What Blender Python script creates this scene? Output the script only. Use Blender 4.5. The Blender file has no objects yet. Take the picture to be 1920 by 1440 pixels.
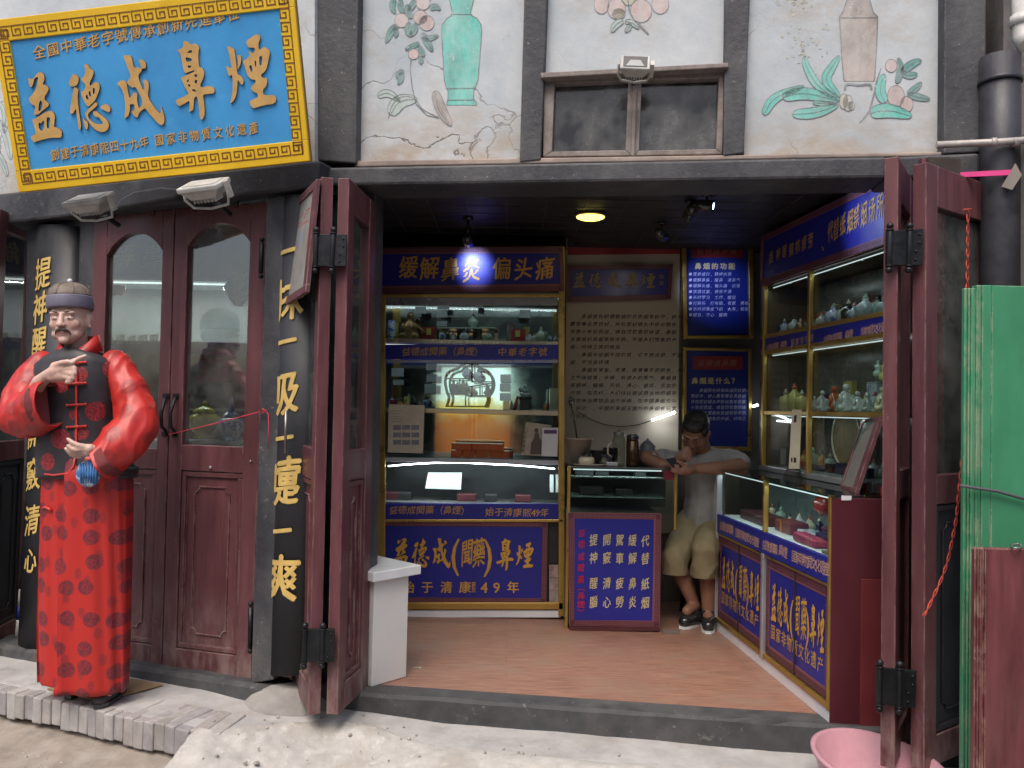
import bpy, bmesh, math, random
from mathutils import Vector as V, Matrix, noise as NZ
from math import radians as R, sin, cos, pi, tan, atan2, sqrt
random.seed(11)
sc = bpy.context.scene
COL = sc.collection
# ------------------------------------------------------------------ camera
F = 1560.0
PITCH, ROLL = R(1.6), R(1.2)
CAM = V((0, 0, 1.28))
FWD = V((0, cos(PITCH), sin(PITCH)))
_r0, _u0 = V((1, 0, 0)), V((0, -sin(PITCH), cos(PITCH)))
RGT = _r0 * cos(ROLL) + _u0 * sin(ROLL)
UPV = _u0 * cos(ROLL) - _r0 * sin(ROLL)
cd = bpy.data.cameras.new('camera')
cam = bpy.data.objects.new('camera', cd)
COL.objects.link(cam)
mw = Matrix((RGT, UPV, -FWD)).transposed().to_4x4()
mw.translation = CAM
cam.matrix_world = mw
cd.sensor_width = 36
cd.lens = F / 1920 * 36
cd.clip_start, cd.clip_end = 0.05, 500
sc.camera = cam
# ------------------------------------------------------------------ light
SUN_EL, SUN_AZ = R(58), R(200)          # azimuth measured so that the light comes from over the street
w = bpy.data.worlds.new('World')
sc.world = w
w.use_nodes = True
nt = w.node_tree
bg = nt.nodes['Background']
sky = nt.nodes.new('ShaderNodeTexSky')
sky.sky_type = 'NISHITA'
sky.sun_disc = False
sky.sun_elevation = SUN_EL
sky.sun_rotation = SUN_AZ
sky.air_density, sky.dust_density, sky.ozone_density = 1.0, 5.0, 1.0
nt.links.new(sky.outputs[0], bg.inputs[0])
bg.inputs[1].default_value = 0.15
sd = bpy.data.lights.new('sun', 'SUN')
sd.energy = 1.5
sd.angle = R(35)
sd.color = (1, 0.96, 0.9)
so = bpy.data.objects.new('sun', sd)
COL.objects.link(so)
sdir = V((sin(SUN_AZ) * cos(SUN_EL), cos(SUN_AZ) * cos(SUN_EL), sin(SUN_EL)))
so.rotation_euler = (-sdir).to_track_quat('-Z', 'Y').to_euler()
so.location = sdir * 20
sc.view_settings.view_transform = 'Standard'
sc.view_settings.look = 'None'
sc.view_settings.exposure = 0.35
sc.view_settings.gamma = 1.0
sc.cycles.use_denoising = True
sc.cycles.max_bounces = 10
sc.cycles.transparent_max_bounces = 24
sc.cycles.caustics_reflective = False
sc.cycles.caustics_refractive = False
sc.cycles.sample_clamp_indirect = 4.0

# ------------------------------------------------------------------ pixel to place
def ray(u, v): return FWD + RGT * ((u - 960) / F) + UPV * ((720 - v) / F)
def at(u, v, y):
    d = ray(u, v); return CAM + d * (y / d.y)
def onz(u, v, z):
    d = ray(u, v); return CAM + d * ((z - CAM.z) / d.z)
class Plane:
    def __init__(s, o, ex, ey=V((0, 0, 1))):
        s.o, s.ex = V(o), V(ex).normalized()
        s.n = s.ex.cross(V(ey)).normalized()
        s.ey = s.n.cross(s.ex).normalized()
    def hit(s, u, v, off=0.0):
        d = ray(u, v); o = s.o + s.n * off
        return CAM + d * ((o - CAM).dot(s.n) / d.dot(s.n))
    def loc(s, p): q = p - s.o; return q.dot(s.ex), q.dot(s.ey)
    def pt(s, x, y, off=0.0): return s.o + s.ex * x + s.ey * y + s.n * off
    def scale(s, u, v): return (s.hit(u, v) - CAM).dot(FWD) / F      # metres per photo pixel

# ------------------------------------------------------------------ mesh helpers
def prism(bm, front, back, mi=0):
    a = [bm.verts.new(p) for p in front]; b = [bm.verts.new(p) for p in back]
    n = len(a); fs = []
    try:
        fs.append(bm.faces.new(a)); fs.append(bm.faces.new(b[::-1]))
    except ValueError: pass
    for i in range(n):
        fs.append(bm.faces.new((a[(i + 1) % n], a[i], b[i], b[(i + 1) % n])))
    for f in fs: f.material_index = mi
def poly(bm, pl, pts, t0, t1, mi=0):
    f = [pl.hit(u, v, t0) for u, v in pts]
    prism(bm, f, [p + pl.n * (t1 - t0) for p in f], mi)
def rect(bm, pl, u0, v0, u1, v1, t0, t1, mi=0):
    poly(bm, pl, [(u0, v0), (u1, v0), (u1, v1), (u0, v1)], t0, t1, mi)
def lbox(bm, pl, x0, y0, x1, y1, t0, t1, mi=0):
    f = [pl.pt(x0, y0, t0), pl.pt(x1, y0, t0), pl.pt(x1, y1, t0), pl.pt(x0, y1, t0)]
    prism(bm, f, [p + pl.n * (t1 - t0) for p in f], mi)
def wbox(bm, x0, x1, y0, y1, z0, z1, mi=0):
    f = [V((x0, y0, z0)), V((x1, y0, z0)), V((x1, y0, z1)), V((x0, y0, z1))]
    prism(bm, f, [p + V((0, y1 - y0, 0)) for p in f], mi)
def flat(bm, pl, pts, t, mi=0):
    try: f = bm.faces.new([bm.verts.new(pl.hit(u, v, t)) for u, v in pts]); f.material_index = mi
    except ValueError: pass
def frame_of(d):
    d = d.normalized(); a = V((0, 0, 1)) if abs(d.z) < .9 else V((1, 0, 0))
    x = d.cross(a).normalized(); return x, d.cross(x).normalized()
def tube(bm, pts, r, n=8, mi=0, cap=True):
    pts = [V(p) for p in pts]; rs = r if isinstance(r, (list, tuple)) else [r] * len(pts)
    rings = []; x = None
    for i, p in enumerate(pts):
        d = (pts[min(i + 1, len(pts) - 1)] - pts[max(i - 1, 0)])
        if d.length < 1e-9: d = V((0, 0, 1))
        d.normalize()
        if x is None: x, y = frame_of(d)
        else:
            x = (x - d * x.dot(d)).normalized(); y = d.cross(x)
        rings.append([bm.verts.new(p + (x * cos(2 * pi * k / n) + y * sin(2 * pi * k / n)) * rs[i]) for k in range(n)])
    for a, b in zip(rings, rings[1:]):
        for k in range(n):
            f = bm.faces.new((a[k], a[(k + 1) % n], b[(k + 1) % n], b[k])); f.material_index = mi; f.smooth = True
    if cap:
        for rr in (rings[0][::-1], rings[-1]):
            f = bm.faces.new(rr); f.material_index = mi
def loft(bm, rings, mi=0, cap=True, smooth=True):
    vs = [[bm.verts.new(p) for p in r] for r in rings]; n = len(vs[0])
    for a, b in zip(vs, vs[1:]):
        for k in range(n):
            f = bm.faces.new((a[k], a[(k + 1) % n], b[(k + 1) % n], b[k])); f.material_index = mi; f.smooth = smooth
    if cap:
        for rr in (vs[0][::-1], vs[-1]):
            f = bm.faces.new(rr); f.material_index = mi
def lathe(bm, c, prof, n=20, mi=0, sx=1, sy=1, tilt=None):
    rings = []
    for r, z in prof:
        rings.append([V((max(r, 1e-4) * cos(2 * pi * k / n) * sx, max(r, 1e-4) * sin(2 * pi * k / n) * sy, z)) for k in range(n)])
    c = V(c)
    if tilt is not None: rings = [[tilt @ p for p in r] for r in rings]
    loft(bm, [[p + c for p in r] for r in rings], mi)
def ball(bm, c, r, mi=0, seg=14, ring=8, rot=None):
    r = (r, r, r) if not isinstance(r, (tuple, list)) else r
    c = V(c); rings = []
    for i in range(ring + 1):
        th = pi * i / ring; s = max(sin(th), .004)
        q = [V((r[0] * s * cos(2 * pi * k / seg), r[1] * s * sin(2 * pi * k / seg), -r[2] * cos(th))) for k in range(seg)]
        if rot is not None: q = [rot @ p for p in q]
        rings.append([p + c for p in q])
    loft(bm, rings, mi)
def stroke(bm, pl, pts, wpx, t, mi=0):
    """flat painted line along photo points lying on a plane, width(s) in photo px"""
    P = [pl.hit(u, v, t) for u, v in pts]; k = pl.scale(*pts[0])
    ws = wpx if isinstance(wpx, (list, tuple)) else [wpx] * len(P)
    prev = None
    for i, p in enumerate(P):
        d = (P[min(i + 1, len(P) - 1)] - P[max(i - 1, 0)]).normalized()
        s = d.cross(pl.n) * (ws[i] * k / 2)
        cur = (bm.verts.new(p + s), bm.verts.new(p - s))
        if prev:
            f = bm.faces.new((prev[0], prev[1], cur[1], cur[0])); f.material_index = mi
        prev = cur

def thing(name, label, cat, loc=(0, 0, 0), group=None):
    o = bpy.data.objects.new(name, None); COL.objects.link(o)
    o.location = loc; o.empty_display_size = .05
    o['label'] = label; o['category'] = cat
    if group: o['group'] = group
    return o
def root_loc(o):
    while o.parent: o = o.parent
    return V(o.location)
def build(name, bm, mats, parent=None, label=None, cat=None, group=None, kind=None, bevel=0, seg=2, smooth=None, recalc=True):
    if recalc: bmesh.ops.recalc_face_normals(bm, faces=bm.faces[:])
    if smooth is not None:
        for f in bm.faces: f.smooth = smooth
    me = bpy.data.meshes.new(name); 
    mats = mats if isinstance(mats, (list, tuple)) else [mats]
    for m in mats: me.materials.append(m)
    vs = [v.co.copy() for v in bm.verts]
    o = bpy.data.objects.new(name, me); COL.objects.link(o)
    if parent is not None:
        off = root_loc(parent); o.parent = parent
    else:
        lo = V((min(v.x for v in vs), min(v.y for v in vs), min(v.z for v in vs))); hi = V((max(v.x for v in vs), max(v.y for v in vs), 0))
        off = V(((lo.x + hi.x) / 2, (lo.y + hi.y) / 2, lo.z)); o.location = off
    bmesh.ops.translate(bm, verts=bm.verts[:], vec=-off)
    bm.to_mesh(me); bm.free()
    if bevel:
        b = o.modifiers.new('bevel', 'BEVEL'); b.width = bevel; b.segments = seg; b.limit_method = 'ANGLE'; b.angle_limit = R(35)
        b.harden_normals = False
    for k, v in (('label', label), ('category', cat), ('group', group), ('kind', kind)):
        if v: o[k] = v
    return o
def NB(): return bmesh.new()

# ------------------------------------------------------------------ materials
def _nodes(name):
    m = bpy.data.materials.new(name); m.use_nodes = True
    t = m.node_tree; return m, t, t.nodes['Principled BSDF']
def N(t, ty, **kw):
    n = t.nodes.new(ty)
    for k, v in kw.items():
        if k.startswith('i_'):
            key = k[2:]; key = int(key) if key.isdigit() else key
            n.inputs[key].default_value = v
        else: setattr(n, k, v)
    return n
def c4(c): return (c[0], c[1], c[2], 1)
def noise_fac(t, scale, stretch=(1, 1, 1), detail=4, rough=.6, lo=.4, hi=.6, dist=0.0):
    g = N(t, 'ShaderNodeNewGeometry'); mp = N(t, 'ShaderNodeMapping'); mp.inputs['Scale'].default_value = stretch
    t.links.new(g.outputs['Position'], mp.inputs['Vector'])
    n = N(t, 'ShaderNodeTexNoise'); n.inputs['Scale'].default_value = scale; n.inputs['Detail'].default_value = detail
    n.inputs['Roughness'].default_value = rough; n.inputs['Distortion'].default_value = dist
    t.links.new(mp.outputs[0], n.inputs['Vector'])
    r = N(t, 'ShaderNodeMapRange'); r.inputs[1].default_value = lo; r.inputs[2].default_value = hi
    t.links.new(n.outputs[0], r.inputs[0]); return r.outputs[0], n.outputs[0]
def mixc(t, fac, a, b):
    m = N(t, 'ShaderNodeMix', data_type='RGBA')
    for s, v in ((0, fac), (6, a), (7, b)):
        if isinstance(v, (int, float)): m.inputs[s].default_value = v
        elif isinstance(v, tuple): m.inputs[s].default_value = v
        else: t.links.new(v, m.inputs[s])
    return m.outputs[2]
def bump(t, b, h, strength, dist=.004):
    n = N(t, 'ShaderNodeBump'); n.inputs['Strength'].default_value = strength; n.inputs['Distance'].default_value = dist
    t.links.new(h, n.inputs['Height']); 
    if b.inputs['Normal'].links: t.links.new(b.inputs['Normal'].links[0].from_socket, n.inputs['Normal'])
    t.links.new(n.outputs[0], b.inputs['Normal'])
MATS = {}
def M(name, col, rough=.6, var=.2, scale=5, stretch=(1, 1, 1), bmp=.15, bscale=60, metal=0, wear=None, wearlo=.62, wearhi=.68, wscale=25, wstretch=(1, 1, 1), stain=None, slo=.5, shi=.75, sscale=1.5, spec=.5, coat=0, sheen=0, edge=None, erad=.007, dust=None):
    if name in MATS: return MATS[name]
    m, t, b = _nodes(name)
    f, raw = noise_fac(t, scale, stretch, 5, .65, .3, .7)
    d = tuple(max(0, x * (1 - var)) for x in col); l = tuple(min(1, x * (1 + var)) for x in col)
    out = mixc(t, f, c4(d), c4(l))
    if stain:
        f2, _ = noise_fac(t, sscale, (1, 1, .6), 6, .7, slo, shi); out = mixc(t, f2, out, c4(stain))
    if wear:
        f3, _ = noise_fac(t, wscale, wstretch, 6, .75, wearlo, wearhi); out = mixc(t, f3, out, c4(wear))
    if edge:                       # paint knocked off along the arrises
        be = N(t, 'ShaderNodeBevel'); be.samples = 4; be.inputs['Radius'].default_value = erad; g = N(t, 'ShaderNodeNewGeometry')
        dt = N(t, 'ShaderNodeVectorMath', operation='DOT_PRODUCT'); t.links.new(be.outputs[0], dt.inputs[0]); t.links.new(g.outputs['True Normal'], dt.inputs[1])
        e1 = N(t, 'ShaderNodeMapRange'); e1.inputs[1].default_value = .985; e1.inputs[2].default_value = .86; t.links.new(dt.outputs['Value'], e1.inputs[0])
        f5, _ = noise_fac(t, 16, (1, 1, .5), 7, .8, .46, .56); mu = N(t, 'ShaderNodeMath', operation='MULTIPLY'); t.links.new(e1.outputs[0], mu.inputs[0]); t.links.new(f5, mu.inputs[1])
        out = mixc(t, mu.outputs[0], out, c4(edge))
    if dust:                       # splashed street dust low down
        g = N(t, 'ShaderNodeNewGeometry'); sx = N(t, 'ShaderNodeSeparateXYZ'); t.links.new(g.outputs['Position'], sx.inputs[0])
        z1 = N(t, 'ShaderNodeMapRange'); z1.inputs[1].default_value = .42; z1.inputs[2].default_value = -.02; t.links.new(sx.outputs[2], z1.inputs[0])
        f6, _ = noise_fac(t, 9, (1, 1, .4), 7, .75, .42, .68); mu = N(t, 'ShaderNodeMath', operation='MULTIPLY'); t.links.new(z1.outputs[0], mu.inputs[0]); t.links.new(f6, mu.inputs[1])
        out = mixc(t, mu.outputs[0], out, c4(dust))
    t.links.new(out, b.inputs['Base Color'])
    rr = N(t, 'ShaderNodeMapRange'); rr.inputs[3].default_value = max(.03, rough - .12); rr.inputs[4].default_value = min(1, rough + .12)
    t.links.new(f, rr.inputs[0]); t.links.new(rr.outputs[0], b.inputs['Roughness'])
    b.inputs['Metallic'].default_value = metal; b.inputs['Specular IOR Level'].default_value = spec
    b.inputs['Coat Weight'].default_value = coat; b.inputs['Sheen Weight'].default_value = sheen
    if bmp:
        _, h = noise_fac(t, bscale, stretch, 5, .65); bump(t, b, h, bmp)
    MATS[name] = m; return m
def EM(name, col, strength):
    m = bpy.data.materials.new(name); m.use_nodes = True; t = m.node_tree; b = t.nodes['Principled BSDF']
    b.inputs['Base Color'].default_value = c4(col); b.inputs['Emission Color'].default_value = c4(col); b.inputs['Emission Strength'].default_value = strength
    return m
def GLASS(name, tint=(.85, .92, .9), base=.06, rough=.0, dirt=0.0):
    m = bpy.data.materials.new(name); m.use_nodes = True; t = m.node_tree; t.nodes.clear()
    o = N(t, 'ShaderNodeOutputMaterial'); tr = N(t, 'ShaderNodeBsdfTransparent'); tr.inputs[0].default_value = c4(tint)
    gl = N(t, 'ShaderNodeBsdfGlossy'); gl.inputs['Roughness'].default_value = rough
    fr = N(t, 'ShaderNodeFresnel'); fr.inputs[0].default_value = 1.5
    ad = N(t, 'ShaderNodeMath', operation='ADD'); ad.inputs[1].default_value = base; ad.use_clamp = True
    ge = N(t, 'ShaderNodeNewGeometry'); iv = N(t, 'ShaderNodeMath', operation='SUBTRACT'); iv.inputs[0].default_value = 1; t.links.new(ge.outputs['Backfacing'], iv.inputs[1])
    mf = N(t, 'ShaderNodeMath', operation='MULTIPLY'); t.links.new(fr.outputs[0], mf.inputs[0]); t.links.new(iv.outputs[0], mf.inputs[1]); t.links.new(mf.outputs[0], ad.inputs[0])
    ad.inputs[1].default_value = base / 2
    mx = N(t, 'ShaderNodeMixShader'); t.links.new(ad.outputs[0], mx.inputs[0]); t.links.new(tr.outputs[0], mx.inputs[1]); t.links.new(gl.outputs[0], mx.inputs[2])
    last = mx.outputs[0]
    if dirt:
        di = N(t, 'ShaderNodeBsdfDiffuse'); di.inputs[0].default_value = (.45, .44, .42, 1)
        f, _ = noise_fac(t, 7, (1, 1, 1), 6, .7, .35, .8)
        mu = N(t, 'ShaderNodeMath', operation='MULTIPLY'); mu.inputs[1].default_value = dirt; t.links.new(f, mu.inputs[0])
        m2 = N(t, 'ShaderNodeMixShader'); t.links.new(mu.outputs[0], m2.inputs[0]); t.links.new(last, m2.inputs[1]); t.links.new(di.outputs[0], m2.inputs[2]); last = m2.outputs[0]
    t.links.new(last, o.inputs[0]); return m
MIRROR = M('mirror_glass', (.72, .76, .75), rough=.02, var=.02, bmp=0, metal=1)

# ------------------------------------------------------------------ lettering
_G = {}
def glyph(ch, res=2, bold=.012):
    k = (ch, res, bold)
    if k in _G: return _G[k]
    c = bpy.data.curves.new('glyph', 'FONT'); c.body = ch; c.size = 1; c.resolution_u = res; c.offset = 0
    o = bpy.data.objects.new('glyph', c); COL.objects.link(o)
    me = bpy.data.meshes.new_from_object(o.evaluated_get(bpy.context.evaluated_depsgraph_get()))
    adv = .57 if ch.isascii() else 1.0
    vs = [(v.co.x - adv / 2, v.co.y - .38) for v in me.vertices]; fs = [tuple(p.vertices) for p in me.polygons]
    bpy.data.objects.remove(o); bpy.data.curves.remove(c); bpy.data.meshes.remove(me)
    _G[k] = (vs, fs); return _G[k]
def brush(x, y, sl, seed):
    """lean and swell a plain glyph so that it reads as brush writing"""
    q = V((x * 2.6 + seed * 7.3, y * 2.6, seed * 1.7))
    y2 = y + sl * x + .035 * sin(3 * x + seed) 
    x2 = x * (1 + .10 * y) + .05 * y
    d = NZ.noise_vector(q) * .035
    return x2 + d.x, y2 + d.y
def put_glyph(bm, ch, pl, cx, cy, wd, ht, t, sl=.13, res=2, bold=.014, mi=0, ex=(1, 0), depth=0):
    if bold > .011:            # swell the strokes: the same character again, shifted a little, each copy 0.15 mm lower
        for i, (dx, dy) in enumerate(((bold * .55, 0), (-bold * .55, 0), (0, bold * .45), (0, -bold * .3))): put_glyph(bm, ch, pl, cx + dx * wd, cy + dy * ht, wd, ht, t - .00015 * (i + 1), sl, res, .01, mi, ex, depth)
    vs, fs = glyph(ch, res, 0)
    vv = []
    sd_ = (ord(ch) * 13 % 97) / 10
    for x, y in vs:
        x, y = brush(x, y, sl, sd_) if sl else (x, y)
        vv.append((cx + x * wd * ex[0], cy + y * ht + x * wd * ex[1]))
    if depth:
        back = [bm.verts.new(pl.pt(x, y, t - depth)) for x, y in vv]
    bv = [bm.verts.new(pl.pt(x, y, t)) for x, y in vv]
    edges = {}
    for f in fs:
        try: fc = bm.faces.new([bv[i] for i in f]); fc.material_index = mi
        except ValueError: continue
        if depth:
            for i in range(len(f)):
                e = (f[i], f[(i + 1) % len(f)])
                if (e[1], e[0]) in edges: del edges[(e[1], e[0])]
                else: edges[e] = 1
    if depth:
        for a, b in edges:
            fc = bm.faces.new((bv[b], bv[a], back[a], back[b])); fc.material_index = mi
def text(bm, s, pl, a, b, hpx, t, wr=1.0, sl=.13, res=2, bold=.014, mi=0, depth=0, skip=' '):
    """characters from photo point a (centre of first) to b (centre of last) on a plane"""
    A, B = pl.loc(pl.hit(*a, t)), pl.loc(pl.hit(*b, t)); n = max(1, len(s) - 1)
    L = sqrt((B[0] - A[0]) ** 2 + (B[1] - A[1]) ** 2)
    horiz = abs(B[0] - A[0]) > abs(B[1] - A[1])
    for i, ch in enumerate(s):
        if ch in skip: continue
        f = i / n
        x, y = A[0] + (B[0] - A[0]) * f, A[1] + (B[1] - A[1]) * f
        u, v = a[0] + (b[0] - a[0]) * f, a[1] + (b[1] - a[1]) * f
        h = (hpx[0] + (hpx[1] - hpx[0]) * f if isinstance(hpx, tuple) else hpx) * pl.scale(u, v)
        wd = h * wr
        put_glyph(bm, ch, pl, x, y, wd, h, t, sl, res, bold, mi, ((B[0] - A[0]) / L, (B[1] - A[1]) / L) if horiz and n and L else (1, 0), depth)
# hand-traced brush characters (photo pixels), outline first then holes
def chaikin(p, k=1):
    for _ in range(k):
        q = []
        for i in range(len(p)):
            a, b = p[i], p[(i + 1) % len(p)]
            q += [(a[0] * .8 + b[0] * .2, a[1] * .8 + b[1] * .2), (a[0] * .2 + b[0] * .8, a[1] * .2 + b[1] * .8)]
        p = q
    return p
def Z(ox, oy, k, *loops): return [[(ox + x / k, oy + y / k) for x, y in l] for l in loops]
BIG = {
'益': Z(40, 120, 9,
 [(115,230),(150,248),(200,252),(250,175),(310,130),(370,160),(390,210),(385,280),(355,345),(385,345),(440,375),(462,420),(440,480),(395,540),(390,600),(430,635),(465,670),(460,705),(410,745),(350,790),(290,850),(222,862),(213,840),(222,790),(238,710),(170,680),(140,630),(125,575),(190,510),(240,430),(265,340),(285,215),(250,225),(222,240),(205,320),(170,405),(130,360)],
 [(320,610),(350,640),(355,700),(330,780),(290,800),(290,740),(300,660)],
 [(180,940),(240,915),(330,860),(420,805),(490,790),(545,820),(568,880),(560,960),(548,1060),(590,1070),(660,1100),(685,1140),(680,1230),(640,1245),(500,1245),(380,1270),(280,1300),(210,1325),(175,1270),(160,1215),(230,1190),(245,1170),(225,1080),(200,1000)],
 [(285,1010),(310,990),(335,1005),(370,950),(385,975),(380,1100),(345,1135),(305,1100)], [(425,905),(465,895),(490,920),(470,1090),(430,1080)]),
'德': Z(40, 120, 9,
 [(870,165),(930,180),(970,230),(965,290),(940,355),(870,385),(820,370),(800,320),(820,255),(855,205)],
 [(885,395),(930,395),(965,440),(950,520),(955,650),(970,770),(990,920),(1010,1040),(995,1120),(965,1085),(950,960),(930,830),(920,745),(900,790),(870,835),(820,845),(830,720),(850,600),(870,480)],
 [(1060,0),(1115,0),(1160,80),(1215,110),(1220,160),(1195,230),(1160,290),(1150,350),(1175,365),(1230,305),(1285,310),(1322,350),(1320,420),(1290,510),(1240,620),(1180,680),(1125,725),(1080,670),(1030,560),(1000,470),(1045,455),(1075,410),(1080,340),(1030,290),(1005,235),(1045,225),(1075,170),(1075,90)],
 [(1210,400),(1240,410),(1240,480),(1225,515),(1205,490)], [(1145,455),(1165,455),(1180,545),(1155,550),(1135,500)], [(1090,530),(1110,510),(1140,590),(1120,605),(1085,570)],
 [(1252,645),(1285,660),(1280,700),(1210,765),(1130,830),(1125,890),(1150,930),(1200,980),(1260,1010),(1320,1020),(1385,1005),(1350,950),(1310,900),(1240,890),(1205,830),(1215,795),(1290,800),(1310,840),(1400,900),(1460,960),(1480,1030),(1465,1095),(1420,1140),(1350,1150),(1260,1120),(1180,1040),(1120,950),(1085,870),(1075,820),(1135,755),(1205,690)],
 [(1320,730),(1400,675),(1455,685),(1500,725),(1500,790),(1480,815),(1410,790)], [(1040,895),(1070,950),(1110,970),(1130,1030),(1110,1110),(1080,1085),(1055,1000)]),
'成': Z(210, 90, 9.6,
 [(200,130),(330,130),(360,190),(385,330),(410,355),(470,345),(540,370),(530,420),(470,490),(490,580),(530,680),(560,750),(585,745),(580,640),(555,575),(610,570),(655,610),(665,690),(645,860),(680,940),(760,1070),(870,1190),(885,1130),(872,1050),(890,1060),(930,1180),(945,1260),(940,1350),(890,1395),(830,1360),(740,1260),(650,1160),(600,1080),(520,1130),(480,1190),(460,1255),(400,1230),(345,1140),(400,1130),(405,1010),(320,1010),(325,1100),(300,1210),(230,1275),(225,1240),(240,1100),(230,930),(200,790),(150,700),(90,645),(130,600),(190,575),(240,595),(265,640),(285,760),(310,895),(340,885),(370,820),(420,795),(460,830),(450,920),(470,1040),(490,1095),(555,990),(520,870),(460,760),(415,695),(370,720),(300,665),(265,615),(310,560),(340,500),(300,400),(240,240)],
 [(480,210),(540,205),(600,250),(615,300),(595,385),(560,400),(522,362),(515,300)]),
'鼻': Z(320, 70, 9,
 [(215,65),(280,65),(350,130),(400,100),(460,130),(490,180),(465,250),(470,400),(480,500),(540,520),(570,590),(555,680),(490,820),(530,850),(640,815),(720,840),(745,900),(720,950),(540,960),(560,1080),(575,1200),(570,1330),(520,1400),(490,1340),(480,1200),(460,1060),(440,990),(395,1020),(390,1130),(380,1230),(310,1260),(315,1170),(320,1065),(230,1120),(140,1165),(100,1120),(85,1060),(200,1010),(310,950),(260,880),(210,770),(170,675),(300,625),(405,575),(395,552),(330,575),(240,610),(210,520),(190,400),(160,270),(110,215),(180,190),(215,150)],
 [(270,265),(310,225),(355,210),(365,260)], [(250,330),(345,355),(365,385),(300,415),(265,410)], [(280,470),(360,480),(330,515),(300,520)], [(390,630),(440,620),(450,660),(420,675)], [(410,720),(450,715),(440,785),(405,770)], [(265,730),(320,700),(290,765)], [(275,790),(340,800),(320,845)], [(345,890),(395,870),(440,920),(400,915)]),
'煙': Z(415, 55, 9.29,
 [(95,285),(220,330),(240,420),(260,600),(275,780),(340,810),(390,880),(385,940),(360,970),(320,930),(285,870),(280,1000),(265,1130),(220,1240),(150,1300),(180,1170),(200,1000),(195,850),(185,790),(135,820),(100,720),(75,635),(185,685),(160,560),(130,400)],
 [(270,455),(335,445),(350,500),(340,590),(290,700),(280,690),(295,580)],
 [(430,205),(560,110),(630,80),(680,120),(675,180),(645,240),(650,350),(690,345),(740,305),(800,330),(850,390),(830,500),(790,680),(750,745),(695,780),(695,820),(725,850),(795,845),(800,920),(780,1000),(730,1040),(725,1100),(750,1150),(900,1140),(955,1180),(950,1260),(900,1300),(780,1315),(670,1340),(560,1380),(510,1330),(490,1250),(560,1215),(640,1180),(630,1115),(560,1090),(500,1020),(600,920),(595,880),(520,870),(460,810),(430,720),(400,620),(370,545),(440,520),(490,460),(480,370),(550,420),(585,370),(580,320),(480,320),(450,270)],
 [(480,640),(525,620),(550,720),(520,745)], [(575,550),(605,540),(610,640),(590,655)], [(660,470),(715,465),(705,620),(665,630)]),
}
def outline_mesh(bm, loops3, pl, t, depth, mi=0):
    """fill 2-D loops (plane coordinates) through a filled curve, give them depth"""
    c = bpy.data.curves.new('outline', 'CURVE'); c.dimensions = '2D'; c.fill_mode = 'FRONT'
    for l in loops3:
        s = c.splines.new('POLY'); s.points.add(len(l) - 1); s.use_cyclic_u = True
        for p, q in zip(s.points, l): p.co = (q[0], q[1], 0, 1)
    o = bpy.data.objects.new('outline', c); COL.objects.link(o)
    me = bpy.data.meshes.new_from_object(o.evaluated_get(bpy.context.evaluated_depsgraph_get()))
    bv = [bm.verts.new(pl.pt(v.co.x, v.co.y, t)) for v in me.vertices]
    for p in me.polygons:
        try: bm.faces.new([bv[i] for i in p.vertices]).material_index = mi
        except ValueError: pass
    bpy.data.objects.remove(o); bpy.data.curves.remove(c); bpy.data.meshes.remove(me)
    if depth:
        for l in loops3:
            a = [bm.verts.new(pl.pt(x, y, t)) for x, y in l]; b = [bm.verts.new(pl.pt(x, y, t - depth)) for x, y in l]
            for i in range(len(l)):
                bm.faces.new((a[i], a[(i + 1) % len(l)], b[(i + 1) % len(l)], b[i])).material_index = mi
def fret(bm, pl, A, B, inward, size, wd, t, mi=0):
    """a run of square spirals (key pattern) from plane point A to B"""
    A, B = V(A), V(B); d = B - A; L = d.length; d.normalize(); nrm = V(inward)
    n = max(1, round(L / size)); st = L / n
    pat = [(0, .05), (.05, .95), (.8, .95), (.8, .3), (.32, .3), (.32, .62), (.56, .62)]
    pat = [(0, 0), (.86, 0), (.86, .0), (.86, .9), (.2, .9), (.2, .36), (.58, .36), (.58, .62)]
    for i in range(n):
        o = A + d * (st * i)
        P = [o + d * (x * st) + nrm * (y * size * .82) for x, y in pat]
        for a, b in zip(P, P[1:]):
            e = b - a
            if e.length < 1e-6: continue
            e.normalize(); s = V((-e.y, e.x)) * wd / 2; a2, b2 = a - e * wd / 2, b + e * wd / 2
            bm.faces.new([bm.verts.new(pl.pt(q.x, q.y, t)) for q in (a2 + s, a2 - s, b2 - s, b2 + s)]).material_index = mi
def quadfret(bm, pl, px, inset, size, wd, t, mi=0):
    """key pattern round a rectangle given by 4 photo points (TL, TR, BR, BL) at inset metres"""
    q = [V(pl.loc(pl.hit(u, v, t))) for u, v in px]; c = sum(q, V((0, 0))) / 4
    ex = (q[1] - q[0]).normalized(); ey = (q[3] - q[0]).normalized()
    q = [q[0] + (ex + ey) * inset, q[1] + (-ex + ey) * inset, q[2] + (-ex - ey) * inset, q[3] + (ex - ey) * inset]
    for i in range(4):
        a, b = q[i], q[(i + 1) % 4]; d = (b - a).normalized(); nn = V((d.y, -d.x))
        if nn.dot(c - a) < 0: nn = -nn
        fret(bm, pl, a, b, nn, size, wd, t, mi)
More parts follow.
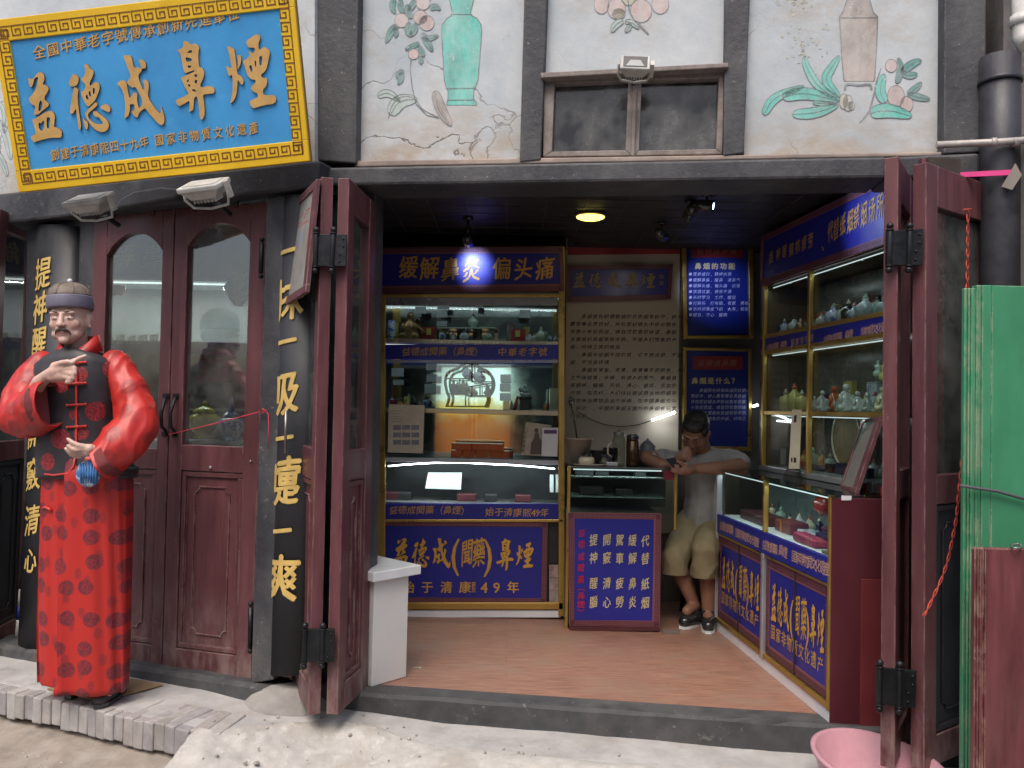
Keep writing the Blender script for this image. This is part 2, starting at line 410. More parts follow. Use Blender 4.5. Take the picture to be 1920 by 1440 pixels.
# ================================================================== materials of the street front
MAROON = M('maroon_paint', (.114, .041, .046), rough=.42, var=.3, scale=3, stretch=(6, 6, .7), bmp=.25, bscale=22, wear=(.34, .25, .23), wearlo=.67, wearhi=.74, wscale=30, wstretch=(1, 1, .45), stain=(.075, .028, .031), slo=.5, shi=.8, spec=.35, edge=(.36, .25, .21), dust=(.27, .20, .18))
MAROON_OLD = M('scuffed_maroon_paint', (.14, .052, .06), rough=.5, var=.35, scale=4, stretch=(5, 5, .8), bmp=.4, bscale=30, wear=(.42, .33, .3), wearlo=.66, wearhi=.71, wscale=38, stain=(.06, .028, .03), spec=.35, edge=(.42, .32, .27))
BLACKWOOD = M('weathered_black_timber', (.031, .032, .038), rough=.62, var=.4, scale=4, stretch=(1, 1, 1), bmp=.9, bscale=30, wear=(.26, .25, .24), wearlo=.63, wearhi=.69, wscale=34, stain=(.085, .084, .088), slo=.44, shi=.72, sscale=3.5, edge=(.16, .15, .145), erad=.012, dust=(.16, .145, .13))
LACQUER = M('black_lacquer', (.018, .019, .023), rough=.48, var=.3, scale=4, bmp=.15, bscale=14, wear=(.2, .19, .18), wearlo=.74, wearhi=.78, wscale=60, stain=(.03, .032, .04))
FRAMEGREY = M('weathered_bare_window_wood', (.23, .19, .17), rough=.8, var=.35, scale=8, stretch=(3, 3, 3), bmp=.4, bscale=40, stain=(.36, .32, .29), sscale=6)
GOLD = M('gold_paint', (.72, .5, .16), rough=.42, var=.18, scale=12, bmp=.1, bscale=50, metal=.25)
DUST = M('dusty_ledge', (.34, .27, .23), rough=.9, var=.3, scale=9, bmp=.4, bscale=50, stain=(.2, .17, .15))
IRON = M('black_iron', (.022, .023, .026), rough=.42, var=.3, scale=20, bmp=.25, bscale=60, metal=.6, wear=(.2, .17, .14), wearlo=.7, wearhi=.76, wscale=60)
STEEL = M('dull_steel', (.3, .28, .27), rough=.4, var=.2, scale=20, bmp=.1, metal=.8)
def plaster_mat():
    m, t, b = _nodes('old_white_plaster')
    f, raw = noise_fac(t, 2.2, (1, 1, 1), 7, .7, .35, .7)
    c = mixc(t, f, (.40, .44, .47, 1), (.58, .60, .61, 1))
    f2, _ = noise_fac(t, 1.6, (1, 1, 1.4), 8, .75, .53, .74); c = mixc(t, f2, c, (.42, .36, .30, 1))
    f3, _ = noise_fac(t, 30, (1, 1, .8), 8, .8, .645, .70); c = mixc(t, f3, c, (.25, .20, .165, 1))
    # grime gathered along the sill: a band of real dirt in plaster height
    g = N(t, 'ShaderNodeNewGeometry'); sx = N(t, 'ShaderNodeSeparateXYZ'); t.links.new(g.outputs['Position'], sx.inputs[0])
    mr = N(t, 'ShaderNodeMapRange'); mr.inputs[1].default_value = 2.66; mr.inputs[2].default_value = 2.36; t.links.new(sx.outputs[2], mr.inputs[0])
    f4, _ = noise_fac(t, 5, (1, 1, 2), 6, .7, .35, .65); mu = N(t, 'ShaderNodeMath', operation='MULTIPLY'); t.links.new(mr.outputs[0], mu.inputs[0]); t.links.new(f4, mu.inputs[1])
    c = mixc(t, mu.outputs[0], c, (.38, .30, .22, 1))
    # cracks
    mp = N(t, 'ShaderNodeMapping'); mp.inputs['Scale'].default_value = (1, 1, 1.5)
    nz = N(t, 'ShaderNodeTexNoise'); nz.inputs['Scale'].default_value = 4; nz.inputs['Detail'].default_value = 6
    t.links.new(g.outputs['Position'], nz.inputs['Vector'])
    va = N(t, 'ShaderNodeVectorMath', operation='MULTIPLY_ADD'); va.inputs[1].default_value = (.35, .35, .35); t.links.new(nz.outputs[1], va.inputs[0]); t.links.new(g.outputs['Position'], va.inputs[2])
    t.links.new(va.outputs[0], mp.inputs[0])
    vo = N(t, 'ShaderNodeTexVoronoi', feature='DISTANCE_TO_EDGE'); vo.inputs['Scale'].default_value = 1.7; t.links.new(mp.outputs[0], vo.inputs['Vector'])
    cr = N(t, 'ShaderNodeMapRange'); cr.inputs[1].default_value = .010; cr.inputs[2].default_value = .0; t.links.new(vo.outputs[0], cr.inputs[0])
    f5, _ = noise_fac(t, 1.1, (1, 1, 1), 3, .5, .45, .6)
    mu2 = N(t, 'ShaderNodeMath', operation='MULTIPLY'); t.links.new(cr.outputs[0], mu2.inputs[0]); t.links.new(f5, mu2.inputs[1])
    c = mixc(t, mu2.outputs[0], c, (.16, .13, .11, 1))
    t.links.new(c, b.inputs['Base Color']); b.inputs['Roughness'].default_value = .85
    _, h = noise_fac(t, 26, (1, 1, 1), 8, .7); bump(t, b, h, .35, .006)
    iv = N(t, 'ShaderNodeMath', operation='SUBTRACT'); iv.inputs[0].default_value = 1; t.links.new(mu2.outputs[0], iv.inputs[1]); bump(t, b, iv.outputs[0], .6, .004)
    return m
PLASTER = plaster_mat()
def mural_paint(name, col, fade=.5):
    """flaking wall paint: shows plaster where it has worn away"""
    m, t, b = _nodes(name)
    f, _ = noise_fac(t, 9, (1, 1, .7), 8, .75, .30, .72)
    mm = N(t, 'ShaderNodeMath', operation='MULTIPLY'); mm.inputs[1].default_value = min(.92, fade * 1.5); t.links.new(f, mm.inputs[0])
    f1, _ = noise_fac(t, 11, (1, 1, .5), 6, .7, .32, .68)
    c0 = mixc(t, f1, c4(tuple(x * .62 for x in col)), c4(tuple(min(1, x * 1.25) for x in col)))
    c = mixc(t, mm.outputs[0], c0, (.52, .54, .54, 1))
    f3, _ = noise_fac(t, 30, (1, 1, .8), 8, .8, .60, .64); c = mixc(t, f3, c, (.56, .54, .51, 1))
    t.links.new(c, b.inputs['Base Color']); b.inputs['Roughness'].default_value = .85
    _, h = noise_fac(t, 26, (1, 1, 1), 8, .7); bump(t, b, h, .3, .006)
    return m
PANE = GLASS('dusty_door_glass', (.74, .80, .78), base=.22, dirt=.18)
PANE_DARK = GLASS('grimy_upper_window_glass', (.3, .3, .3), base=.02, rough=.12, dirt=.42)

FR = Plane((0, 3.684, 0), (1, -.135, 0))
FL = Plane((-1.02, 3.75, 0), (1, -.363, 0))
shop = thing('shop_building', 'old timber shop front with painted plaster panels, black posts and maroon folding doors', 'shop building', (.3, 3.75, 0))

# ---- upper wall: plaster panels
b = NB(); poly(b, FR, [(664, -150), (985, -150), (978, 306), (664, 310)], 0, -.2); panel_a = build('plaster_panel', b, PLASTER, shop, label='plaster panel painted with a turquoise vase and peaches')
b = NB(); poly(b, FR, [(985, -150), (1400, -150), (1400, 128), (1012, 141)], 0, -.2); panel_b = build('plaster_panel', b, PLASTER, shop, label='plaster panel above the small window with faded peaches')
b = NB(); poly(b, FR, [(1400, -150), (1775, -150), (1772, 290), (1395, 298)], 0, -.2); panel_c = build('plaster_panel', b, PLASTER, shop, label='plaster panel painted with a beige vase and narcissus')
b = NB(); poly(b, FL, [(-420, -150), (590, -150), (590, 330), (-420, 410)], 0, -.2); panel_d = build('plaster_panel', b, PLASTER, shop, label='plaster panel half hidden behind the big blue sign')
# ---- posts and beams
def part(name, pl, pts, t0, t1, mat, parent=shop, bevel=.006, **k):
    b = NB(); poly(b, pl, pts, t0, t1); return build(name, b, mat, parent, bevel=bevel, **k)
part('post', FR, [(592, -150), (674, -150), (667, 306), (588, 300)], .07, -.2, BLACKWOOD)
part('post', FR, [(987, -150), (1032, -150), (1014, 300), (974, 304)], .05, -.2, BLACKWOOD)
part('post', FR, [(1362, -150), (1412, -150), (1395, 287), (1356, 292)], .05, -.2, BLACKWOOD)
part('post', FR, [(1772, -150), (1850, -150), (1848, 284), (1769, 288)], .07, -.2, BLACKWOOD)
part('sill_board', FR, [(664, 301), (1772, 284), (1772, 292), (664, 313)], .045, -.2, DUST)
part('lintel', FR, [(594, 314), (1664, 293), (1660, 333), (598, 348)], .085, -.17, BLACKWOOD, bevel=.012)
part('lintel', FR, [(1667, 294), (1838, 286), (1838, 331), (1664, 334)], .075, -.17, BLACKWOOD, bevel=.012)
part('beam', FL, [(-420, 406), (600, 300), (592, 350), (-420, 470)], .06, -.2, BLACKWOOD, bevel=.012)
b = NB()                                   # rounded brow of the beam
poly(b, FL, [(213, 392), (225, 372), (250, 358), (300, 350), (330, 353), (330, 371)], .12, .06)
build('beam_brow', b, BLACKWOOD, shop, bevel=.01)
# ---- corner post and left jamb between the two bays, right jamb
part('corner_post', FR, [(600, 350), (704, 350), (688, 1292), (584, 1292)], -.06, -.2, BLACKWOOD)
part('door_jamb', FR, [(1692, 334), (1880, 326), (1880, 1452), (1676, 1452)], -.10, -.24, BLACKWOOD)
# ---- threshold and left sill
STONE = M('dark_threshold_stone', (.055, .055, .058), rough=.75, var=.4, scale=10, bmp=.6, bscale=45, wear=(.2, .19, .18), wearlo=.6, wearhi=.72, wscale=16, stain=(.12, .11, .1))
b = NB()
P = [V(FR.pt(x, 0, .05)) for x in (-1.05, 2.0)]
nx = 40; prof = [(.05, -.16), (.052, -.012), (.04, .002), (-.07, .003), (-.07, -.16)]
rings = []
for i in range(nx + 1):
    x = -.98 + 3.0 * i / nx; r = []
    for k, (tt, z) in enumerate(prof):
        j = NZ.noise(V((x * 5, k * 3.1, 0))) * (.008 if k in (1, 2) else 0)
        r.append(FR.pt(x, z + j, tt + j))
    rings.append(r)
loft(b, rings, smooth=False); build('threshold', b, STONE, shop)
b = NB(); rings = []
for i in range(31):
    x = -2.0 + 2.0 * i / 30 ; r = []
    for k, (tt, z) in enumerate([(.07, -.09), (.06, .008), (.03, .022), (-.1, .022), (-.1, -.09)]):
        j = NZ.noise(V((x * 6, k * 3.1, 4))) * (.012 if k in (1, 2) else 0); r.append(FL.pt(x, z + j, tt + j))
    rings.append(r)
loft(b, rings, smooth=False); build('door_sill', b, STONE, shop)

# ---- small upper window
win = part('window', FR, [(1018, 146), (1362, 131), (1354, 290), (1020, 296)], -.05, -.10, FRAMEGREY)
b = NB()
def bars(b, pl, outer, inner, t0, t1):
    for i in range(4):
        j = (i + 1) % 4; poly(b, pl, [outer[i], outer[j], inner[j], inner[i]], t0, t1)
bars(b, FR, [(1020, 146), (1188, 139), (1184, 292), (1018, 294)], [(1040, 157), (1178, 151), (1173, 281), (1035, 284)], .02, -.05)
bars(b, FR, [(1194, 139), (1362, 131), (1354, 289), (1189, 292)], [(1203, 151), (1348, 147), (1343, 279), (1198, 282)], .02, -.05)
poly(b, FR, [(1187, 139), (1195, 139), (1190, 292), (1183, 292)], .035, -.04)
build('window_frame', b, FRAMEGREY, win, bevel=.004)
b = NB(); poly(b, FR, [(1038, 155), (1180, 149), (1175, 283), (1033, 286)], -.02, -.024); build('pane', b, PANE_DARK, win)
b = NB(); poly(b, FR, [(1201, 149), (1350, 145), (1345, 281), (1196, 284)], -.02, -.024); build('pane', b, PANE_DARK, win)
b = NB(); poly(b, FR, [(1013, 136), (1366, 117), (1366, 126), (1015, 146)], .07, 0); build('window_hood', b, FRAMEGREY, win, bevel=.004)

# ------------------------------------------------------------------ murals
TEAL = mural_paint('mural_turquoise', (.10, .50, .42), .35); LEAF = mural_paint('mural_leaf_green', (.06, .25, .22), .4)
PEACH = mural_paint('mural_peach_pink', (.55, .36, .32), .6); INK = mural_paint('mural_ink', (.10, .11, .12), .45)
BEIGE = mural_paint('mural_beige', (.40, .33, .29), .35); PALE = mural_paint('mural_pale_green', (.38, .48, .44), .7); OCHRE = mural_paint('mural_ochre', (.46, .40, .26), .6)
MURAL = [TEAL, LEAF, PEACH, INK, BEIGE, PALE, OCHRE]
def smooth_pts(p, k=2):
    for _ in range(k):
        q = [p[0]]
        for a, b_ in zip(p, p[1:]): q += [(a[0] * .75 + b_[0] * .25, a[1] * .75 + b_[1] * .25), (a[0] * .25 + b_[0] * .75, a[1] * .25 + b_[1] * .75)]
        p = q + [p[-1]]
    return p
def leaf(b, pl, spine, w, mi, t, line=3):
    sp = smooth_pts(spine); n = len(sp); A, B = [], []
    for i, p in enumerate(sp):
        a, c = sp[max(i - 1, 0)], sp[min(i + 1, n - 1)]; d = (c[0] - a[0], c[1] - a[1]); L = sqrt(d[0] ** 2 + d[1] ** 2) or 1
        f = i / (n - 1); h = w / 2 * (sin(pi * f ** .8) ** .8 + .02)
        A.append((p[0] - d[1] / L * h, p[1] + d[0] / L * h)); B.append((p[0] + d[1] / L * h, p[1] - d[0] / L * h))
    for i in range(n - 1): flat(b, pl, [A[i], A[i + 1], B[i + 1], B[i]], t, mi)
    stroke(b, pl, A, .9, t + .0008, line); stroke(b, pl, B, .9, t + .0008, line); stroke(b, pl, sp, [.9] * (n - 1) + [.4], t + .0012, line)
def disc(b, pl, cx, cy, rx, ry, mi, t, line=None, a0=0):
    pts = [(cx + rx * cos(k * pi / 12), cy + ry * sin(k * pi / 12)) for k in range(24)]
    flat(b, pl, pts, t, mi)
    if line is not None: stroke(b, pl, pts + pts[:1], 1.0, t + .0006, line)
def sym(b, pl, prof, mi, t, line=3):
    """vase silhouette from (left x, right x, y) rows"""
    for (a, c, y), (a2, c2, y2) in zip(prof, prof[1:]): flat(b, pl, [(a, y), (c, y), (c2, y2), (a2, y2)], t, mi)
    stroke(b, pl, [(a, y) for a, c, y in prof], 1.6, t + .0008, line); stroke(b, pl, [(c, y) for a, c, y in prof], 1.6, t + .0008, line)
b = NB(); T = .0015
sym(b, FR, [(846, 890, -40), (843, 888, 0), (847, 883, 18), (848, 882, 28), (838, 894, 34), (829, 902, 46), (828, 903, 62), (830, 900, 100), (833, 896, 150), (837, 890, 165), (840, 888, 170), (840, 888, 185), (838, 893, 192), (838, 894, 197)], 0, T)
stroke(b, FR, [(845, 26), (885, 27)], 1.5, T + .001, 3); stroke(b, FR, [(837, 166), (891, 165)], 1.5, T + .001, 3); stroke(b, FR, [(840, 188), (889, 187)], 1.5, T + .001, 3)
for cx, cy, r in ((753, 38, 13), (788, 32, 13), (800, 43, 14), (793, 5, 13), (775, 101, 10)): disc(b, FR, cx, cy, r, r * 1.02, 2, T + .0004, 3)
for s, ww in (([(740, -4), (734, 12), (741, 25)], 11), ([(752, -2), (750, 14), (757, 24)], 10), ([(766, 8), (764, 22), (772, 34)], 13), ([(778, 0), (772, 12), (764, 20)], 11), ([(745, 47), (733, 58), (723, 80)], 13), ([(738, 48), (744, 60), (741, 70)], 9), ([(768, 42), (764, 58), (772, 68)], 13), ([(780, 44), (776, 60), (768, 66)], 11), ([(790, 62), (800, 74), (822, 66)], 11), ([(794, 68), (803, 82), (811, 96)], 12), ([(786, 80), (770, 88), (760, 93)], 9), ([(785, 86), (792, 98), (794, 106)], 9), ([(786, 106), (790, 114), (787, 119)], 9), ([(757, 132), (746, 138), (744, 146)], 9), ([(753, 134), (752, 148), (746, 158)], 10), ([(808, 18), (814, 10), (826, 18)], 11)):
    leaf(b, FR, s, ww, 1, T + .0008)
stroke(b, FR, [(772, 98), (769, 130), (773, 165), (780, 195), (800, 216), (824, 222)], [3, 2, 2, 2, 2, 1], T, 3)
stroke(b, FR, [(795, 20), (802, 4), (812, -6)], 2, T, 3)
stroke(b, FR, smooth_pts([(728, 222), (735, 195), (755, 178), (780, 185), (790, 205), (822, 220)]), 1.4, T + .0004, 3)
leaf(b, FR, [(708, 180), (728, 172), (750, 190)], 14, 5, T); leaf(b, FR, [(732, 215), (748, 188), (782, 186)], 26, 5, T)
leaf(b, FR, [(815, 170), (826, 205), (846, 236)], 20, 4, T); stroke(b, FR, [(815, 178), (822, 205), (842, 236)], 1.5, T + .001, 3)
build('mural', b, MURAL, panel_a, label='mural of a turquoise vase beside a spray of peaches')
b = NB()
for cx, cy, rx, ry, mi in ((1128, 8, 14, 18, 2), (1156, 16, 17, 20, 2), (1202, 20, 20, 22, 2), (1238, 8, 16, 18, 2), (1178, -6, 14, 16, 6), (1160, 26, 12, 10, 6)): disc(b, FR, cx, cy, rx, ry, mi, T, 3)
for s, ww in (([(1168, 38), (1155, 45), (1146, 60)], 13), ([(1172, 40), (1186, 42), (1198, 54)], 10), ([(1182, 44), (1178, 54), (1172, 60)], 9)): leaf(b, FR, s, ww, 5, T + .0008)
stroke(b, FR, [(1196, 44), (1208, 56), (1216, 64)], [5, 4, 3], T + .0008, 3); stroke(b, FR, [(1176, -8), (1180, 20), (1190, 40)], 2, T + .001, 3)
build('mural', b, MURAL, panel_b, label='faded mural of hanging peaches')
b = NB()
sym(b, FR, [(1588, 1630, -40), (1588, 1631, 0), (1580, 1638, 24), (1574, 1646, 31), (1576, 1645, 60), (1578, 1643, 100), (1582, 1640, 148), (1584, 1638, 152)], 4, T)
stroke(b, FR, [(1575, 33), (1645, 33)], 1.5, T + .001, 3)
stroke(b, FR, smooth_pts([(1584, 168), (1586, 158), (1596, 157), (1612, 160), (1630, 157), (1634, 162), (1634, 168)]), 4, T + .001, 3)
for s, ww in (([(1432, 215), (1450, 182), (1508, 161)], 17), ([(1467, 182), (1510, 172), (1572, 190)], 23), ([(1486, 214), (1530, 212), (1572, 196)], 20), ([(1524, 192), (1548, 194), (1570, 194)], 9), ([(1574, 188), (1530, 160), (1510, 120), (1508, 106)], 15), ([(1574, 182), (1545, 150), (1560, 125), (1574, 104)], 17)): leaf(b, FR, s, ww, 0, T + .0006)
for s, ww in (([(1660, 192), (1648, 170), (1658, 138)], 19), ([(1632, 212), (1665, 205), (1710, 218)], 26), ([(1682, 156), (1690, 128), (1684, 108)], 13), ([(1690, 136), (1708, 120), (1728, 112)], 15), ([(1692, 138), (1708, 142), (1720, 138)], 13), ([(1702, 176), (1716, 166), (1728, 154)], 12), ([(1702, 176), (1722, 182), (1744, 186)], 13)): leaf(b, FR, s, ww, 1 if ww < 18 else 0, T + .001)
for cx, cy, rx, ry in ((1671, 123, 11, 12), (1680, 180, 16, 20), (1700, 195, 12, 15), (1590, 193, 9, 15), (1582, 190, 8, 14), (1596, 198, 6, 8)): disc(b, FR, cx, cy, rx, ry, 2 if cx > 1620 else 6, T + .0004, 3)
stroke(b, FR, [(1652, 128), (1644, 150), (1638, 180), (1630, 208), (1612, 230)], [1.5, 2, 3, 3, 1.5], T + .0005, 3)
rr = random.Random(3)
for k in range(70):
    cx, cy = rr.gauss(1508, 22), rr.gauss(88, 18)
    if k > 45: cx, cy = rr.gauss(1488, 18), rr.gauss(8, 10)
    if 40 < k <= 45: cx, cy = rr.gauss(1524, 8), rr.gauss(140, 9)
    disc(b, FR, cx, cy, rr.uniform(1, 3.2), rr.uniform(1, 2.6), 6, T)
build('mural', b, MURAL, panel_c, label='mural of a beige vase, narcissus leaves and peaches')
b = NB()
leaf(b, FL, [(2, 190), (12, 210), (8, 250)], 14, 5, T); leaf(b, FL, [(0, 225), (14, 260), (20, 300)], 14, 5, T); leaf(b, FL, [(-14, 280), (4, 300), (14, 330)], 12, 5, T)
build('mural', b, MURAL, panel_d, label='sliver of faded green leaves beside the blue sign')

# ------------------------------------------------------------------ door leaves
def leaf_door(name, BL, BR, TR, TL, th, parent, mats=(MAROON, PANE, MAROON), glass=(.475, .955), arch=False, stile=.075, stile_r=None, midrail=.045, mould=True, label=None, glassx=None, panelz=(.05, .43)):
    """door leaf through four real corners; (s,t) run 0..1 across and up, thickness goes behind the face"""
    n = (BR - BL).cross(TL - BL).normalized()
    Wd, Ht = (BR - BL).length, (TL - BL).length
    def q(s, t, d=0.0): return BL * (1 - s) * (1 - t) + BR * s * (1 - t) + TR * s * t + TL * (1 - s) * t - n * d
    def pz(bm, pts, d0, d1): prism(bm, [q(s, t, d0) for s, t in pts], [q(s, t, d1) for s, t in pts])
    def rc(bm, s0, t0, s1, t1, d0, d1): pz(bm, [(s0, t0), (s1, t0), (s1, t1), (s0, t1)], d0, d1)
    sl = stile / Wd; sr = 1 - (stile_r or stile) / Wd
    g0, g1 = glass; p0, p1 = panelz
    bm = NB()
    rc(bm, 0, 0, sl, 1, 0, th); rc(bm, sr, 0, 1, 1, 0, th)
    rc(bm, sl, 0, sr, p0, .001, th - .001); rc(bm, sl, p1, sr, g0, .001, th - .001)
    if arch:
        k = 14; top = [(sl + (sr - sl) * i / k, g1 - .045 * (2 * abs(i / k - .5)) ** 2.2 ) for i in range(k + 1)]
        pz(bm, top + [(sr, 1), (sl, 1)], .001, th - .001)
    else: rc(bm, sl, g1, sr, 1, .001, th - .001)
    d = build(name, bm, mats[0], parent, bevel=.004, label=label)
    bm = NB(); rc(bm, sl - .01, g0 - .005, sr + .01, g1 + .01, th * .45, th * .45 + .004); build('pane', bm, mats[1], d)
    bm = NB(); rc(bm, sl - .01, p0 - .005, sr + .01, p1 + .005, th * .35, th * .7)
    if mould:
        e = .022 / Wd; f = .022 / Ht; a, c, lo, hi = sl + e * .2, sr - e * .2, p0 + f * .2, p1 - f * .2
        for s0, t0, s1, t1 in ((a, lo, c, lo + f), (a, hi - f, c, hi), (a, lo + f, a + e, hi - f), (c - e, lo + f, c, hi - f)): rc(bm, s0, t0, s1, t1, .006, th * .36)
        # notched inner moulding
        a2, c2, l2, h2 = a + 3 * e, c - 3 * e, lo + 3 * f, hi - 3 * f; e2, f2 = e * .35, f * .35
        for s0, t0, s1, t1 in ((a2 + 1.6 * e, l2, c2 - 1.6 * e, l2 + f2), (a2 + 1.6 * e, h2 - f2, c2 - 1.6 * e, h2), (a2, l2 + 1.6 * f, a2 + e2, h2 - 1.6 * f), (c2 - e2, l2 + 1.6 * f, c2, h2 - 1.6 * f)): rc(bm, s0, t0, s1, t1, th * .2, th * .36)
        for sx, sy, ux, uy in ((a2, l2, 1, 1), (c2, l2, -1, 1), (a2, h2, 1, -1), (c2, h2, -1, -1)):
            for k in range(5):
                A0, A1 = k / 5 * pi / 2, (k + 1) / 5 * pi / 2
                def pp(A, r): return (sx + ux * (1.6 * e) * (1 - 0) - ux * 1.6 * e * 0 - ux * 0 + ux * (-(1 - sin(A)) * 0) - ux * (1.6 * e) * (1 - sin(A)) * 0 + ux * 0, sy)
                x0, y0, x1, y1 = 1.6 * e * cos(A0), 1.6 * f * sin(A0), 1.6 * e * cos(A1), 1.6 * f * sin(A1)
                k0 = .8
                pz(bm, [(sx + ux * x0, sy + uy * y0), (sx + ux * x1, sy + uy * y1), (sx + ux * x1 * k0, sy + uy * y1 * k0), (sx + ux * x0 * k0, sy + uy * y0 * k0)], th * .2, th * .36)
    build('panel', bm, mats[2], d, bevel=.003)
    return d, q, n
def hinge(parent, q, t0, t1, s0, s1, d0, d1, n_dir, th=.012):
    pass
def plate_hinge(parent, pl_pts, out, barrels, name='hinge'):
    """flat iron plate through 4 real points, proud along out, with finialed barrels between pairs of points"""
    bm = NB(); prism(bm, [p + out * .012 for p in pl_pts], [p - out * .004 for p in pl_pts])
    for a, c in barrels:
        a, c = a + out * .012, c + out * .012; d = (c - a).normalized()
        tube(bm, [a, c], .0105, 10); tube(bm, [a - d * .006, a], .014, 10); tube(bm, [c, c + d * .006], .014, 10)
        ball(bm, a - d * .018, .013); ball(bm, c + d * .018, .013)
    for f in (.15, .38, .62, .85):
        for e in (.8, .9)[int(f * 10) % 2:][:1]:
            p = (pl_pts[0] * (1 - e) + pl_pts[1] * e) * (1 - f) + (pl_pts[3] * (1 - e) + pl_pts[2] * e) * f
            ball(bm, p + out * .013, .005, seg=8, ring=5)
    return build(name, bm, IRON, parent, bevel=.002)
def corners(bl, br, tr, tl, z0, Dn=None, z1=None):
    """real corners of a standing leaf: bottom ones on height z0, top ones on the leaf's own plane"""
    A, B = onz(*bl, z0), onz(*br, z0); pl = Plane(A, B - A)
    return A, B, at(*tr, B.y), at(*tl, A.y)
# closed pair in the left bay, on the plane of the bay
def on_fl(pts, t): return [FL.hit(u, v, t) for u, v in pts]
dA, qA, nA = leaf_door('door', *on_fl([(153, 1236), (302, 1255), (327, 392), (177, 406)], -.02), .05, shop, arch=True, glass=(.475, .955), label='closed left leaf of the arched double door behind the mannequin', stile=.085, stile_r=.065)
dB, qB, nB = leaf_door('door', *on_fl([(304, 1256), (470, 1279), (501, 379), (329, 391)], -.02), .05, shop, arch=True, glass=(.485, .962), label='closed right leaf of the arched double door', stile=.075, stile_r=.085)
for dd, u0 in ((dA, 308), (dB, 327)):
    bm = NB(); pts = [FL.hit(u, v, o) for u, v, o in ((u0 + 3, 745, -.018), (u0, 752, .012), (u0 - 6, 775, .03), (u0 - 5, 800, .03), (u0 + 1, 806, .012), (u0 + 4, 815, -.018))]
    if u0 > 320: pts = [FL.hit(u, v, o) for u, v, o in ((u0 + 3, 743, -.018), (u0, 750, .012), (u0 - 8, 775, .03), (u0 - 7, 800, .03), (u0 - 1, 808, .012), (u0 - 1, 816, -.018))]
    tube(bm, pts, [.009, .008, .009, .009, .008, .009], 8); rect(bm, FL, u0 - 3, 738, u0 + 8, 748, -.016, -.02); rect(bm, FL, u0 - 5, 810, u0 + 5, 818, -.016, -.02)
    build('handle', bm, IRON, dd)
    for hx in ((215, 290) if dd is dA else (368, 446)):
        bm = NB(); v0 = 396 - (hx - 215) * .1
        tube(bm, [FL.hit(hx, v0, -.02), FL.hit(hx, v0 + 8, .0), FL.hit(hx, v0 + 14, .01), FL.hit(hx - 5, v0 + 17, .012), FL.hit(hx - 7, v0 + 13, .014)], .003, 6)
        build('hook', bm, IRON, dd)
for ya, yb, u0, u1 in ((455, 512, 491, 489), (1138, 1215, 470, 469)):
    bm = NB(); a, c = FL.hit(u0, ya, .01), FL.hit(u1, yb, .01); tube(bm, [a, c], .011, 10); dn = (c - a).normalized(); ball(bm, a - dn * .014, .012); ball(bm, c + dn * .014, .012); build('hinge', bm, IRON, dB)
for hx in ((395, 877, .009), (470, 865, .006)):
    bm = NB(); ball(bm, FL.hit(hx[0], hx[1], -.018), hx[2]); build('knob', bm, STEEL, dB)
# far left open leaf
A, B_ = onz(0, 1215, -.02), onz(46, 1190, -.02)
plL = Plane(B_, B_ - A); A2 = B_ - plL.ex * .42
dL, qL, nL = leaf_door('door', A2, B_, plL.hit(76, 424), plL.hit(76, 424) - plL.ex * .42 + V((.0, 0, .0)), .045, shop, label='open door leaf cut off by the left edge of the photo, glass above a black panel', mats=(MAROON, PANE, LACQUER))
# folding pair at the middle: left-facing leaf and right-facing leaf
A, B_, C_, D_ = corners((546, 1276), (578, 1342), (603, 331), (553, 373), 0)
dC, qC, nC = leaf_door('door', A, B_, C_, D_, .05, shop, stile=.06, glass=(.49, .955), label='folded middle leaf facing the lettered pillar, with a framed print hung on it')
A, B_, C_, D_ = corners((633, 1341), (690, 1287), (706, 383), (655, 333), 0)
dD, qD, nD = leaf_door('door', A, B_, C_, D_, .05, shop, mats=(MAROON, PANE, MAROON_OLD), stile=.075, stile_r=.085, glass=(.49, .94), label='folded middle leaf facing the shop opening')
# right folding pair
A, B_, C_, D_ = corners((1733, 1446), (1868, 1385), (1868, 351), (1737, 303), -.02)
dF, qF, nF = leaf_door('door', A, B_, C_, D_, .053, shop, mats=(MAROON, PANE, LACQUER), stile=.085, stile_r=.1, glass=(.48, .93), label='folded right leaf with dusty glass and a red cord')
near = onz(1650, 1436, -.02); far = V((1.615, 3.46, -.02))
plE = Plane(far, near - far); tE = plE.hit(1670, 312).z
hE = V((-.004, 0, tE + .02))
dE, qE, nE = leaf_door('door', far, near, near + hE, far + hE, .05, shop, stile=.08, glass=(.48, .93), label='folded right leaf seen edge-on beside the shop opening')
# iron plate hinges on the folded edges
def edge_hinge(parent, px, dist_pl, barrels):
    pts = [dist_pl.hit(u, v) for u, v in px]; out = dist_pl.n
    return plate_hinge(parent, [pts[0], pts[1], pts[2], pts[3]], out, [(dist_pl.hit(*a), dist_pl.hit(*c)) for a, c in barrels])
apex = onz(602, 1343, 0); EP = Plane(apex + V((0, -.012, 0)), (1, .06, 0))
edge_hinge(dD, [(590, 440), (651, 440), (649, 500), (588, 500)], EP, [((594, 440), (592, 500)), ((626, 440), (623, 500))])
edge_hinge(dD, [(569, 1178), (628, 1178), (627, 1240), (567, 1240)], EP, [((573, 1180), (571, 1240)), ((606, 1180), (604, 1238))])
apx2 = onz(1720, 1436, -.02); EQ = Plane(apx2 + V((0, -.045, 0)), (1, .0, 0))
edge_hinge(dF, [(1661, 434), (1729, 430), (1727, 498), (1660, 498)], EQ, [((1666, 434), (1664, 498)), ((1703, 434), (1701, 498))])
edge_hinge(dF, [(1642, 1250), (1716, 1256), (1714, 1326), (1641, 1318)], EQ, [((1647, 1250), (1646, 1318)), ((1684, 1253), (1683, 1322))])

